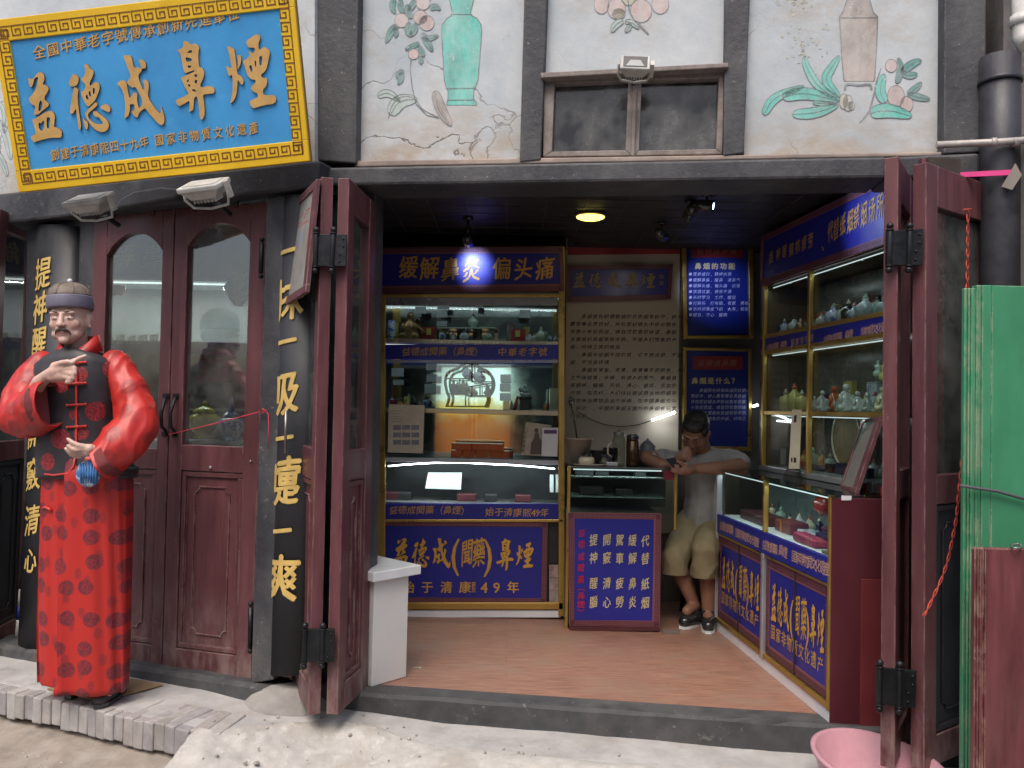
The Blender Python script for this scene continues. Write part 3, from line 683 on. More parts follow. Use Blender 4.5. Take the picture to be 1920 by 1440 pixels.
# ------------------------------------------------------------------ lettered pillars
def halfcol(name, px, pl, t, label, mat):
    """half-round lacquered board along two photo verticals"""
    (ul0, vt), (ur0, _), (ul1, vb), (ur1, _) = px
    b = NB(); rings = []
    for f in (0, 1):
        L = pl.hit(ul0 + (ul1 - ul0) * f, vt + (vb - vt) * f, t); Rr = pl.hit(ur0 + (ur1 - ur0) * f, vt + (vb - vt) * f, t); c = (L + Rr) / 2; h = (Rr - L) / 2
        rings.append([c + h * cos(a) + pl.n * (h.length * .45 * sin(a)) for a in [pi * k / 12 for k in range(13)]] + [c - h - pl.n * .06, c + h - pl.n * .06])
    loft(b, rings); o = build(name, b, mat, shop, label=label); return o
def colz(pl, u, ul, ur, t):
    x = (u - (ul + ur) / 2) / ((ur - ul) / 2); return t
part('jamb_board', FL, [(500, 372), (537, 366), (512, 1275), (470, 1282)], .03, -.12, BLACKWOOD)
part('jamb_board', FL, [(50, 430), (180, 404), (156, 1235), (40, 1200)], -.03, -.14, BLACKWOOD)
PB = Plane(FL.pt(0, 0, .045), FL.ex)
pil = halfcol('pillar', [(531, 368), (600, 0), (506, 1262), (578, 0)], FL, .0, 'round black pillar with gold brush writing beside the closed double door', LACQUER)
def put_wrapped(bm, ch, x, y, wd, ht, g, t, bold):
    g2 = NB(); put_glyph(g2, ch, FL, x, y, wd, ht, 0, sl=.12, bold=bold)
    ul0, ur0, vt, ul1, ur1, vb = g
    for k in range(-6, 7): bmesh.ops.bisect_plane(g2, geom=g2.verts[:] + g2.edges[:] + g2.faces[:], plane_co=FL.pt(x + k * wd / 12, y), plane_no=FL.ex)
    L0, R0, L1, R1 = (V(FL.loc(FL.hit(*q, t))) for q in ((ul0, vt), (ur0, vt), (ul1, vb), (ur1, vb)))
    for vtx in g2.verts:
        lx, ly = FL.loc(vtx.co); f = (ly - L0.y) / (L1.y - L0.y)
        cx = (L0.x + (L1.x - L0.x) * f + R0.x + (R1.x - R0.x) * f) / 2; h = ((R0.x - L0.x) * (1 - f) + (R1.x - L1.x) * f) / 2
        e = max(-.99, min(.99, (lx - cx) / h)); vtx.co += FL.n * (t + .45 * h * sqrt(1 - e * e) + .005)
    mp = {v_: bm.verts.new(v_.co) for v_ in g2.verts}
    for f_ in g2.faces: bm.faces.new([mp[v_] for v_ in f_.verts])
    g2.free()
b = NB()
def pchar(ch, u, v, h, w_=.95, bold=.05):
    # push each vertex onto the bulge of the pillar
    x, y = FL.loc(FL.hit(u, v, .04)); k = FL.scale(u, v); put_wrapped(b, ch, x, y, h * k * w_ * .9, h * k, (531, 600, 368, 506, 578, 1262), .0, bold)
for ch, v, u, h in (('一', 470, 545, 66), ('抹', 563, 541, 84), ('一', 641, 536, 64), ('吸', 735, 533, 84), ('一', 822, 531, 62), ('嚏', 905, 530, 94), ('一', 996, 527, 64), ('爽', 1082, 527, 94)): pchar(ch, u, v, h)
build('lettering', b, GOLD, pil)
bm = NB(); lathe(bm, FL.hit(540, 1290, -.02), [(0, -.08), (.19, -.08), (.175, -.055), (.15, -.03), (.115, -.005), (.08, .01), (.0, .015)], 36)
for v_ in bm.verts: v_.co += V((NZ.noise(v_.co * 9), NZ.noise(v_.co * 9 + V((5, 0, 0))), NZ.noise(v_.co * 9 + V((0, 5, 0))))) * .018
build('pillar_base', bm, M('cement_lump', (.27, .255, .24), rough=.95, var=.25, scale=8, bmp=.8, bscale=30), shop)
pil2 = halfcol('pillar', [(74, 425), (150, 0), (38, 1235), (128, 0)], FL, -.03, 'round black pillar with gold brush writing behind the mannequin', LACQUER)
b = NB()
for ch, v, u, h in (('提', 512, 84, 62), ('神', 578, 80, 62), ('醒', 640, 77, 60), ('腦', 720, 74, 60), ('開', 812, 70, 60), ('竅', 890, 68, 62), ('清', 975, 66, 60), ('心', 1048, 64, 50)):
    x, y = FL.loc(FL.hit(u, v, .02)); k = FL.scale(u, v); put_wrapped(b, ch, x, y, h * k * .72, h * k, (74, 150, 425, 38, 128, 1235), -.03, .04)
build('lettering', b, GOLD, pil2)
part('closed_shutter', FL, [(-420, 440), (48, 430), (38, 1238), (-420, 1188)], -.40, -.44, BLACKWOOD, label='dark boarding beyond the open left door leaf')
# ================================================================== big blue sign, leaning out over the left bay
def parallelogram(px, d_br):
    TL, TR, BR, BL = (ray(*p) for p in px); k = d_br / BR.y
    A = Matrix((( TL.x, -TR.x, -BL.x), (TL.y, -TR.y, -BL.y), (TL.z, -TR.z, -BL.z)))
    s = A.inverted() @ (-(BR * k)); return CAM + TL * s[0], CAM + TR * s[1], CAM + BR * k, CAM + BL * s[2]
SIGN = parallelogram([(-15, 39), (550, -29), (582, 302), (38, 361)], 3.5)
SP = Plane(SIGN[3], SIGN[2] - SIGN[3], SIGN[0] - SIGN[3])
S_BLUE = M('sky_blue_sign_paint', (.055, .32, .68), rough=.55, var=.16, scale=3, bmp=.2, bscale=90, wear=(.16, .46, .74), wearlo=.60, wearhi=.78, wscale=12, stain=(.05, .36, .74), slo=.4, shi=.8, sscale=3)
S_YEL = M('yellow_sign_border', (.84, .51, .015), rough=.5, var=.12, scale=4, bmp=.1, bscale=60)
S_BROWN = M('brown_key_pattern', (.19, .075, .01), rough=.6, var=.2, bmp=0)
S_LET = M('tan_carved_lettering', (.60, .36, .12), rough=.55, var=.15, scale=20, bmp=.2, bscale=90)
S_EDGE = M('brown_sign_edge', (.30, .16, .04), rough=.6, var=.3, scale=10, stretch=(1, 8, 1))
S_SHAD = M('dark_carved_edge', (.10, .045, .02), rough=.7, var=.2, bmp=0)
sign = thing('sign_board', 'large sky blue sign with yellow key-pattern border, tilted out above the double door', 'sign', SIGN[3])
b = NB(); lw, lh = SP.loc(SIGN[1]); q4 = [SP.loc(p) for p in SIGN]
def sq(s, t): 
    a = [q4[3][i] * (1 - s) * (1 - t) + q4[2][i] * s * (1 - t) + q4[1][i] * s * t + q4[0][i] * (1 - s) * t for i in (0, 1)]
    return a
def srect(bm, s0, t0, s1, t1, d0, d1, mi=0):
    f = [SP.pt(*sq(s, t), d0) for s, t in ((s0, t0), (s1, t0), (s1, t1), (s0, t1))]; prism(bm, f, [p - SP.n * (d0 - d1) for p in f], mi)
srect(b, .002, .002, .998, .998, -.004, -.045); build('backing', b, S_EDGE, sign)
b = NB(); SB, TB = .052, .125
for r_ in ((0, 0, 1, TB), (0, 1 - TB, 1, 1), (0, TB, SB, 1 - TB), (1 - SB, TB, 1, 1 - TB)): srect(b, *r_, .012, -.006)
build('border', b, S_YEL, sign, bevel=.003)
b = NB(); srect(b, SB, TB, 1 - SB, 1 - TB, .004, -.004); build('panel', b, S_BLUE, sign)
b = NB(); SW, SH = (V(q4[2]) - V(q4[3])).length, (V(q4[0]) - V(q4[3])).length
for (s0, t0), (s1, t1), inw in (((.02, .045), (.985, .045), 'u'), ((.985, .955), (.02, .955), 'd'), ((.019, .955), (.019, .05), 'r'), ((.981, .05), (.981, .955), 'l')):
    a_, c_ = V(sq(s0, t0)), V(sq(s1, t1)); d_ = (c_ - a_).normalized(); nn = V((-d_.y, d_.x))
    mid = V(sq(.5, .5)); nn = nn if nn.dot(mid - a_) > 0 else -nn
    fret(b, SP, a_ + nn * .000, c_ + nn * .000, nn, .052, .0052, .0132)
build('key_pattern', b, S_BROWN, sign)
BIGLOC = {}
for ch, loops in BIG.items():
    L3 = [[SP.loc(SP.hit(x, y, .012)) for x, y in chaikin(l)] for l in loops]
    xs = [p[0] for l in L3 for p in l]; ys = [p[1] for l in L3 for p in l]
    BIGLOC[ch] = (L3, (min(xs) + max(xs)) / 2, (min(ys) + max(ys)) / 2, max(xs) - min(xs), max(ys) - min(ys))
b = NB()
for ch, (L3, *_) in BIGLOC.items():
    outline_mesh(b, L3, SP, .012, 0, 0)
    for l in L3:
        A_ = [b.verts.new(SP.pt(x, y, .012)) for x, y in l]; B_2 = [b.verts.new(SP.pt(x, y, .003)) for x, y in l]
        for i in range(len(l)): b.faces.new((A_[i], A_[(i + 1) % len(l)], B_2[(i + 1) % len(l)], B_2[i])).material_index = 1
text(b, '全國中華老字號傳承創新先進單位', SP, (73, 97), (437, 26), 25, .008, sl=.1, bold=.02, depth=.005)
text(b, '創建于清康熙四十九年', SP, (103, 290), (270, 266), 22, .008, sl=.1, wr=.82, bold=.016, depth=.005)
text(b, '國家非物質文化遺產', SP, (298, 262), (475, 240), 22, .008, sl=.1, wr=.82, bold=.016, depth=.005)
build('lettering', b, [S_LET, S_SHAD], sign, recalc=False)
# sign hangers
b = NB()
for s_ in (.2, .8):
    p_ = SP.pt(*sq(s_, .9), -.045); tube(b, [p_, FL.hit(0, 0, 0) * 0 + V((p_.x, 3.38 - .363 * p_.x + .0, p_.z + .25))], .008, 6)
build('bracket', b, IRON, sign)

# ================================================================== floodlights
LAMPW = M('white_lamp_housing', (.50, .49, .46), rough=.45, var=.15, scale=14, bmp=.05, stain=(.3, .28, .25), sscale=8)
LAMPG = GLASS('floodlight_glass', (.5, .52, .55), base=.1)
LED = M('lamp_reflector', (.55, .55, .5), rough=.3, var=.1, metal=.5)
def floodlight(px, label, up=True):
    (cx, cy), wpx, D = px
    c = at(cx, cy, D); k = (c - CAM).dot(FWD) / F; W = wpx * k
    root = thing('floodlight', label, 'floodlight', c, 'floodlights on the shop front')
    if up: P_ = Plane(c, (1, -.30, .05), (.12, .80, .5))
    else: P_ = Plane(c, (1, -.1, -.06), (0, .42, .9))
    Hh = W * (.58 if up else .62)
    b = NB(); lbox(b, P_, -W / 2, -Hh / 2, W / 2, Hh / 2, .012, -.012); build('bezel', b, LAMPW, root, bevel=.006)
    b = NB()
    f = [P_.pt(x * W * .45, y * Hh * .45, -.012) for x, y in ((-1, -1), (1, -1), (1, 1), (-1, 1))]; g = [P_.pt(x * W * .3, y * Hh * .3, -.05) for x, y in ((-1, -1), (1, -1), (1, 1), (-1, 1))]; prism(b, f, g)
    for i in range(7):
        x = W * (-.26 + .52 * i / 6); lbox(b, P_, x - .002, -Hh * .28, x + .002, Hh * .28, -.05, -.066)
    build('body', b, LAMPW, root, bevel=.002)
    b = NB(); lbox(b, P_, -W * .4, -Hh * .38, W * .4, Hh * .38, .0145, .013); build('glass', b, LAMPG if not up else LAMPW, root)
    if not up:
        b = NB(); lbox(b, P_, -W * .40, -Hh * .38, W * .40, Hh * .38, .0128, .0122); build('reflector_well', b, IRON, root)
        b = NB(); prism(b, [P_.pt(x * W, y * Hh, .0132) for x, y in ((-.3, -.3), (.3, -.3), (.17, .12), (-.17, .12))], [P_.pt(x * W, y * Hh, .0129) for x, y in ((-.3, -.3), (.3, -.3), (.17, .12), (-.17, .12))]); build('reflector', b, LED, root)
    b = NB(); s = W * .54
    tube(b, [P_.pt(s, 0, 0), P_.pt(s, -.01, -.05), P_.pt(s * .8, -.0, -.09), P_.pt(0, 0, -.10)], .006, 6); tube(b, [P_.pt(-s, 0, 0), P_.pt(-s, -.01, -.05), P_.pt(-s * .8, -.0, -.09), P_.pt(0, 0, -.10)], .006, 6)
    lbox(b, P_, s - .004, -.012, s + .012, .012, .01, -.06); build('bracket', b, LAMPW, root)
    b = NB(); e = P_.pt(0, 0, -.10); tube(b, [e, V((e.x + .01, e.y + .06, e.z + .03)), V((e.x + .03, e.y + .14, e.z + .01))], .012, 8); build('arm', b, IRON, root)
    return root
floodlight(((166, 374), 84, 3.72), 'whitish floodlight under the left end of the blue sign')
floodlight(((382, 348), 88, 3.48), 'whitish floodlight under the middle of the blue sign')
floodlight(((1191, 120), 56, 3.42), 'grey floodlight hanging over the small upper window', up=False)

# ================================================================== right end: pipes, wall, boards
CEM = M('rough_grey_render', (.24, .22, .21), rough=.95, var=.3, scale=6, bmp=.9, bscale=24, stain=(.13, .12, .12), sscale=3)
b = NB(); poly(b, FR, [(1882, -150), (2300, -200), (2300, 1700), (1878, 1500)], .0, -.3); 
wall = build('side_wall', b, CEM, None, 'rough grey rendered wall at the right edge beyond the black pipe', 'wall')
BP = M('black_painted_pipe', (.035, .035, .042), rough=.42, var=.4, scale=8, bmp=.35, bscale=30, wear=(.2, .19, .18), wearlo=.7, wearhi=.76)
b = NB(); tube(b, [FR.hit(1876, 1500, .09), FR.hit(1875, 300, .09), FR.hit(1875, 108, .09)], .075, 20); tube(b, [FR.hit(1875, 158, .09), FR.hit(1875, 150, .09)], .082, 20)
build('black_pipe', b, BP, None, 'fat black painted post pipe standing beside the right folding door', 'pipe')
PVC = M('white_plastic_pipe', (.66, .64, .60), rough=.4, var=.1, scale=10, bmp=.05, stain=(.42, .38, .33), sscale=5)
b = NB(); tube(b, [FR.hit(1918, -120, .12), FR.hit(1918, 40, .12), FR.hit(1919, 70, .12), FR.hit(1928, 84, .14)], .04, 14); tube(b, [FR.hit(1918, 30, .12), FR.hit(1918, 48, .12)], .047, 14)
build('drain_pipe', b, PVC, None, 'white plastic drain pipe cut off by the top right corner', 'pipe')
b = NB(); tube(b, [FR.hit(1756, 272, .17), FR.hit(1880, 266, .19), FR.hit(1990, 258, .2)], .014, 10)
for u in (1858, 1900): tube(b, [FR.hit(u, 267, .187), FR.hit(u + 10, 266.5, .187)], .018, 10)
build('water_pipe', b, M('bare_metal_pipe', (.42, .38, .35), rough=.5, var=.3, scale=15, bmp=.2, metal=.2), None, 'thin pale horizontal water pipe crossing the black pipe', 'pipe')
b = NB(); poly(b, FR, [(1800, 323), (1896, 318), (1896, 328), (1802, 332)], .185, .178)
build('pink_tape', b, M('pink_tape_plastic', (.75, .06, .25), rough=.4, var=.2, bmp=0), None, 'strip of bright pink tape stretched across the black pipe', 'tape')
b = NB(); poly(b, FR, [(1904, 306), (1916, 328), (1898, 356), (1878, 350)], .19, .187)
build('cardboard_scrap', b, M('grey_card', (.24, .21, .18), rough=.8, var=.15), None, 'small torn scrap of grey card stuck on the black pipe', 'card')
GREEN = M('green_door_paint', (.045, .235, .115), rough=.5, var=.12, scale=3, stretch=(3, 3, 1), bmp=.15, bscale=50, wear=(.32, .42, .32), wearlo=.68, wearhi=.73, wscale=24, wstretch=(1, 1, .4), stain=(.035, .17, .085), slo=.45, shi=.75, edge=(.45, .42, .30), dust=(.14, .24, .16))
GP = Plane((0, 2.86, 0), (1, .03, 0))
gb = thing('green_shutter', 'bright green painted shutter board leaning at the right edge in front of the folded door', 'shutter', (1.7, 2.86, -.1))
b = NB()
xg, zg = GP.loc(GP.hit(1812, 536))
for i, (x0, x1, d) in enumerate(((0, .010, -.010), (.0115, .018, -.005), (.0195, .034, .0), (.0355, .042, .003), (.0435, .054, .0), (.0552, .088, .004), (.0892, .62, .004))):
    lbox(b, GP, xg + x0, -.12, xg + x1, zg + (.004 if i > 2 else -.006), d, -.03)
build('board', b, GREEN, gb, bevel=.003)
b = NB(); tube(b, [GP.hit(1800, 910, .02), GP.hit(1815, 913, .022), GP.hit(1870, 921, .022), GP.hit(1930, 938, .022)], .006, 6); build('strap', b, M('grey_strap', (.09, .09, .1), rough=.7), None, 'thin grey strap pulled tight across the green shutter', 'strap')
MB2 = M('worn_maroon_board', (.135, .036, .040), rough=.42, var=.35, scale=3, stretch=(6, 6, .8), bmp=.3, bscale=24, wear=(.42, .30, .26), wearlo=.68, wearhi=.74, wscale=24, wstretch=(1.5, 1, .5), stain=(.17, .075, .07), slo=.45, shi=.75, edge=(.5, .36, .28), erad=.006)
MP = Plane((0, 2.70, 0), (1, .03, 0)); xm, zm = MP.loc(MP.hit(1831, 1028))
mb = thing('maroon_board', 'worn maroon panel standing in front of the green shutter at the lower right corner', 'board', (1.7, 2.7, -.15))
b = NB()
for i, (x0, x1, d) in enumerate(((0, .006, -.010), (.007, .012, -.004), (.013, .022, .001), (.023, .027, -.003), (.028, .6, .002))): lbox(b, MP, xm + x0, -.16, xm + x1, zm - (.003 if i == 0 else 0), d, -.03)
build('panel', b, MB2, mb, bevel=.003)
b = NB(); tube(b, [MP.hit(1906 + 9 * cos(a), 1026 + 4 * sin(a) - 2, -.005 + .03 * sin(a)) for a in [k * pi / 8 for k in range(17)]], .004, 6); build('wire_loop', b, STEEL, mb)
# red cord on the right door and red string across the left pair
RED = M('red_cord', (.50, .07, .05), rough=.8, var=.3, scale=60, bmp=.3, bscale=200)
DFp = Plane(onz(1733, 1446, -.02), onz(1868, 1385, -.02) - onz(1733, 1446, -.02))
b = NB(); pts = smooth_pts([(1815, 392), (1814, 500), (1813, 560), (1812, 640), (1813, 720), (1809, 800), (1803, 870), (1797, 930), (1793, 975), (1786, 1010), (1778, 1050), (1766, 1085), (1752, 1115), (1738, 1145), (1732, 1155)])
for ph in (0, pi):
    tube(b, [DFp.hit(u + 2.2 * sin(v / 7 + ph), v, .02 + .003 * cos(v / 7 + ph)) for u, v in [(p[0] + (q_[0] - p[0]) * f / 4, p[1] + (q_[1] - p[1]) * f / 4) for p, q_ in zip(pts, pts[1:]) for f in range(4)]], .0026, 5)
tube(b, [DFp.hit(1806, 393, .02), DFp.hit(1822, 392, .02)], .003, 6)
build('twisted_string', b, RED, None, 'twisted red cord hanging down the right folded door', 'cord')
b = NB(); tube(b, [FL.hit(316, 815, .03), FL.hit(400, 795, .035), FL.hit(488, 772, .05), FL.hit(496, 768, .05), FL.hit(503, 776, .052), FL.hit(504, 800, .052), FL.hit(502, 842, .05)], .0022, 6)
tube(b, [FL.hit(488, 772, .05), FL.hit(492, 766, .06), FL.hit(500, 770, .055), FL.hit(490, 775, .05)], .0022, 6)
build('red_string', b, M('bright_red_string', (.6, .04, .07), rough=.7), None, 'thin red string tied from the door handles to the lettered pillar', 'string')
# framed print on the middle leaf
FPq = [at(555, 380, 3.80), at(599, 336, 3.425), at(578, 548, 3.40), at(532, 577, 3.78)]
FP = Plane(FPq[3], FPq[2] - FPq[3], FPq[0] - FPq[3]); 
pr = thing('framed_print', 'faded framed print hung on the folded leaf beside the lettered pillar', 'picture frame', FPq[3])
def fpt(s, t, d): return FPq[3] * (1 - s) * (1 - t) + FPq[2] * s * (1 - t) + FPq[1] * s * t + FPq[0] * (1 - s) * t + FP.n * d
def fpr(bm, s0, t0, s1, t1, d0, d1, mi=0): prism(bm, [fpt(s, t, d0) for s, t in ((s0, t0), (s1, t0), (s1, t1), (s0, t1))], [fpt(s, t, d1) for s, t in ((s0, t0), (s1, t0), (s1, t1), (s0, t1))], mi)
b = NB()
for r_ in ((0, 0, 1, .07), (0, .93, 1, 1), (0, .07, .08, .93), (.88, .07, 1, .93)): fpr(b, *r_, .012, -.006)
build('frame', b, MAROON_OLD, pr, bevel=.002)
b = NB(); fpr(b, .07, .06, .89, .94, .004, .0)
rr = random.Random(5)
for k in range(16):
    s_, t_ = rr.uniform(.3, .7), rr.uniform(.66, .80); fpr(b, s_, t_, s_ + .10, t_ + .012, .0048, .0042, 1)
prism(b, [fpt(.5 + .09 * cos(a), .55 + .075 * sin(a), .0048) for a in [k * pi / 10 for k in range(20)]], [fpt(.5 + .09 * cos(a), .55 + .075 * sin(a), .0042) for a in [k * pi / 10 for k in range(20)]], 2)
build('print', b, [M('faded_print_paper', (.27, .26, .24), rough=.6, var=.2, scale=12, bmp=.05, stain=(.20, .16, .13), sscale=8), M('faded_red_ink', (.36, .10, .07), rough=.6), M('faded_blue_ink', (.16, .26, .5), rough=.6)], pr)
b = NB(); tube(b, [FL.hit(536, 770, .10), FL.hit(535, 850, .10)], .006, 6); build('door_bolt', b, STEEL, dC)

b = NB(); s0_, s1_ = V((onz(46, 1190, 0).x + .02, 4.42, .0)), at(58, 880, 4.42); dd_ = s1_ - s0_
cols_ = [(0, .12, 2), (.12, .2, 0), (.2, .3, 2), (.3, .42, 3), (.42, .62, 0), (.62, .66, 1), (.66, .72, 0), (.72, .78, 1), (.78, 1.0, 0)]
for f0, f1, mi_ in cols_: tube(b, [s0_ + dd_ * f0, s0_ + dd_ * f1], .012, 10, mi=mi_)
build('striped_pole', b, [M('blue_plastic', (.02, .05, .30), rough=.4), M('yellow_plastic', (.6, .36, .02), rough=.4), M('white_plastic', (.6, .57, .53), rough=.4), M('black_plastic', (.02, .02, .022), rough=.4)], None, 'thin blue, yellow and white striped pole beside the left lettered pillar', 'pole')
# ================================================================== ground
GZ = lambda x: -.03 - .075 * min(1, max(0, (x + 1.35) / 1.1)) - .02 * max(0, x - .2) / 1.3
CEMENT = M('trodden_cement', (.40, .385, .375), rough=.92, var=.2, scale=7, bmp=.8, bscale=32, stain=(.31, .275, .25), slo=.5, shi=.8, sscale=2.4, wear=(.50, .485, .47), wearlo=.6, wearhi=.75, wscale=9)
RUB = M('crumbled_lime_render', (.43, .41, .385), rough=.98, var=.2, scale=9, bmp=1.0, bscale=30, stain=(.34, .30, .25), slo=.5, shi=.75, sscale=5, wear=(.55, .53, .50), wearlo=.55, wearhi=.7, wscale=14)
EARTH = M('packed_earth', (.27, .23, .19), rough=.98, var=.25, scale=8, bmp=.9, bscale=40, stain=(.36, .33, .29), sscale=5)
KERB = M('smooth_kerb_stone', (.36, .35, .36), rough=.7, var=.12, scale=6, bmp=.25, bscale=60, stain=(.42, .37, .30), slo=.5, shi=.7, sscale=5)
# platform edge line (photo points) from the brick end at the left to beyond the right edge
EDGE = [(-420, 1177), (-160, 1241), (0, 1280), (133, 1308), (233, 1333), (320, 1355), (400, 1371), (470, 1364), (560, 1356), (640, 1352), (700, 1362), (770, 1392), (860, 1404), (1000, 1419), (1150, 1433), (1320, 1448), (1600, 1478), (2100, 1530)]
def edge_pt(u, v):
    p = onz(u, v, -.06)
    for _ in range(6): p = onz(u, v, GZ(p.x))
    return p
ED = [edge_pt(*p) for p in EDGE]
ED2 = []
for a_, c_ in zip(ED, ED[1:]):
    k = max(2, int((c_ - a_).length / .035)); ED2 += [a_.lerp(c_, i / k) for i in range(k)]
ED2.append(ED[-1])
def back_y(x): return (3.38 - .363 * x + .02) if x < -.9 else (3.684 - .135 * x + .02)
b = NB(); rows = []; NBK = 22
for p in ED2:
    yb = max(back_y(p.x), p.y + .05); col_ = []
    for j in range(NBK + 1):
        f = (j / NBK) ** 1.15; y = p.y + (yb - p.y) * f
        z = GZ(p.x) + .006 * NZ.noise(V((p.x * 3, y * 3, 0))) + .0025 * NZ.noise(V((p.x * 16, y * 16, 3)))
        if j == 0: z -= .004
        col_.append(b.verts.new((p.x + .006 * NZ.noise(V((p.x * 20, 7, j))) * (j == 0), y, z)))
    rows.append(col_)
for r0_, r1_ in zip(rows, rows[1:]):
    for j in range(NBK): b.faces.new((r0_[j], r1_[j], r1_[j + 1], r0_[j + 1])).smooth = True
build('pavement', b, CEMENT, kind='structure')
# crumbling render slope below the edge, right of the bricks: it starts on the pavement's own edge
b = NB(); rows = []; x_s = edge_pt(372, 1369).x
EDF = []
for a_, c_ in zip(ED, ED[1:]):
    k = max(2, int((c_ - a_).length / .016)); EDF += [a_.lerp(c_, i / k) for i in range(k)]
for p in [p for p in EDF if p.x > x_s - .02 and p.x < 2.6]:
    col_ = []; out = V((-.22, -1, 0)).normalized(); off = .045 * NZ.noise(V((p.x * 2.2, 0, 3)))
    for j in range(52):
        f = j / 51; dd = -.05 + f * .80; q = p + out * dd; e = max(0, (dd - .03 - off))
        z = GZ(p.x) - .010 + .012 * min(1, j / 3) * (1 if dd < .06 else max(0, 1 - (dd - .06) * 12)) - .50 * e ** 1.35
        k_ = min(1, max(0, dd + .02) * 9)
        z += (.022 * NZ.noise(V((q.x * 6, q.y * 6, 1))) + .016 * abs(NZ.noise(V((q.x * 15, q.y * 15, 2)))) + .010 * NZ.noise(V((q.x * 38, q.y * 38, 5))) + .007 * abs(NZ.noise(V((q.x * 80, q.y * 80, 6))))) * k_
        col_.append(b.verts.new((q.x, q.y, z)))
    rows.append(col_)
for r0_, r1_ in zip(rows, rows[1:]):
    for j in range(51): b.faces.new((r0_[j], r0_[j + 1], r1_[j + 1], r1_[j])).smooth = True
build('rubble_slope', b, RUB, kind='structure')
b = NB(); rp = random.Random(31)
for k in range(260):
    p = EDF[rp.randrange(len(EDF))]
    if p.x < -2.3 or p.x > 1.6: continue
    right_ = p.x > x_s; q = p + V((-.2, -1, 0)).normalized() * (rp.uniform(-.10, .5) if right_ else rp.uniform(.02, .3)); r_ = rp.uniform(.003, .011) * (1 if rp.random() < .9 else 1.8)
    e = max(0, (q - p).length * (1 if q.y < p.y else -1) - .03); z = GZ(q.x) - (.50 * e ** 1.35 if right_ else .17) + .004
    ball(b, V((q.x, q.y, z)), (r_, r_ * rp.uniform(.6, 1), r_ * rp.uniform(.4, .8)), seg=6, ring=4, rot=Matrix.Rotation(rp.uniform(0, 6), 3, 'Z'))
build('pebbles', b, M('loose_grit', (.36, .33, .29), rough=.95, var=.45, scale=30, bmp=.6, bscale=90), kind='stuff')
# bricks on edge along the left part of the platform
BRICKM = [M('pale_brick_a', (.33, .305, .29), rough=.95, var=.2, scale=14, bmp=.8, bscale=45, stain=(.24, .21, .19), sscale=10), M('pale_brick_b', (.38, .36, .345), rough=.95, var=.2, scale=14, bmp=.8, bscale=45, stain=(.3, .27, .25), sscale=10), M('pale_brick_c', (.29, .27, .27), rough=.95, var=.2, scale=14, bmp=.8, bscale=45, stain=(.4, .37, .34), sscale=10)]
steps = thing('brick_step', 'step edge of worn grey bricks set on edge in front of the mannequin', 'step', edge_pt(150, 1322) - V((0, 0, .12)))
acc = 0; rb = random.Random(9); a_ = edge_pt(-420, 1188); path = [edge_pt(*p) for p in ((-420, 1188), (-160, 1252), (0, 1292), (133, 1319), (233, 1343), (330, 1363), (412, 1377))]
b = NB(); 
for s0_, s1_ in zip(path, path[1:]):
    d_ = (s1_ - s0_); L_ = d_.length; d_.normalize(); n_ = V((d_.y, -d_.x, 0)).normalized(); n_ = n_ if n_.y < 0 else -n_
    k = max(1, round(L_ / .056)); st = L_ / k
    for i in range(k):
        o_ = s0_ + d_ * (i * st); wdt = st * .985; fo = rb.uniform(.002, .013); to = rb.uniform(-.004, .003); bo = rb.uniform(-.006, .01)
        m_i = rb.randrange(3)
        sub = []
        for yy in (fo, -.22):
            for xx, zz in ((0, -.115 + bo), (wdt, -.115 + bo), (wdt, to), (0, to)): sub.append(o_ + d_ * xx + n_ * yy + V((0, 0, zz)) + V((rb.uniform(-.002, .002), 0, rb.uniform(-.002, .002))))
        prism(b, sub[:4], sub[4:], m_i)
ob = build('bricks', b, BRICKM, steps, bevel=.007, seg=3)
b = NB()
for s0_, s1_ in zip(path, path[1:]):
    d_ = (s1_ - s0_).normalized(); n_ = V((d_.y, -d_.x, 0)); n_ = n_ if n_.y < 0 else -n_
    prism(b, [s0_ + n_ * -.008 + V((0, 0, -.11)), s1_ + n_ * -.008 + V((0, 0, -.11)), s1_ + n_ * -.008 + V((0, 0, -.008)), s0_ + n_ * -.008 + V((0, 0, -.008))], [s0_ + n_ * -.2 + V((0, 0, -.11)), s1_ + n_ * -.2 + V((0, 0, -.11)), s1_ + n_ * -.2 + V((0, 0, -.012)), s0_ + n_ * -.2 + V((0, 0, -.012))])
build('mortar', b, M('pale_mortar', (.47, .43, .37), rough=1, var=.2, scale=20, bmp=.6), steps)
# earth ledge, kerb and lane
b = NB(); rows = []
for i in range(60):
    p = path[0].lerp(path[-1], 0); x = -3.6 + i * .085
    ye = None
    f_ = i / 59
    base = (path[0] + (path[-1] - path[0]) * f_); base = V((x, 0, 0))
    # edge depth at this x
    for s0_, s1_ in zip(ED, ED[1:]):
        if s0_.x <= x <= s1_.x: ye = s0_.y + (s1_.y - s0_.y) * (x - s0_.x) / (s1_.x - s0_.x); break
    if ye is None: ye = ED[0].y if x < ED[0].x else ED[-1].y
    col_ = []
    for j in range(16):
        f = j / 15; y = ye + .06 - f * .42
        z = -.155 - .055 * f + .012 * NZ.noise(V((x * 7, y * 7, 9))) + .008 * NZ.noise(V((x * 25, y * 25, 9))) - .10 * max(0, f - .8) * 5 * (x > -.9) 
        if f < .25: z += .03 * (1 - f * 4) * max(0, NZ.noise(V((x * 3, 4, 4))) + .4)
        col_.append(b.verts.new((x, y, z)))
    rows.append(col_)
for r0_, r1_ in zip(rows, rows[1:]):
    for j in range(15): b.faces.new((r0_[j], r0_[j + 1], r1_[j + 1], r1_[j])).smooth = True
build('earth_ledge', b, EARTH, kind='structure')
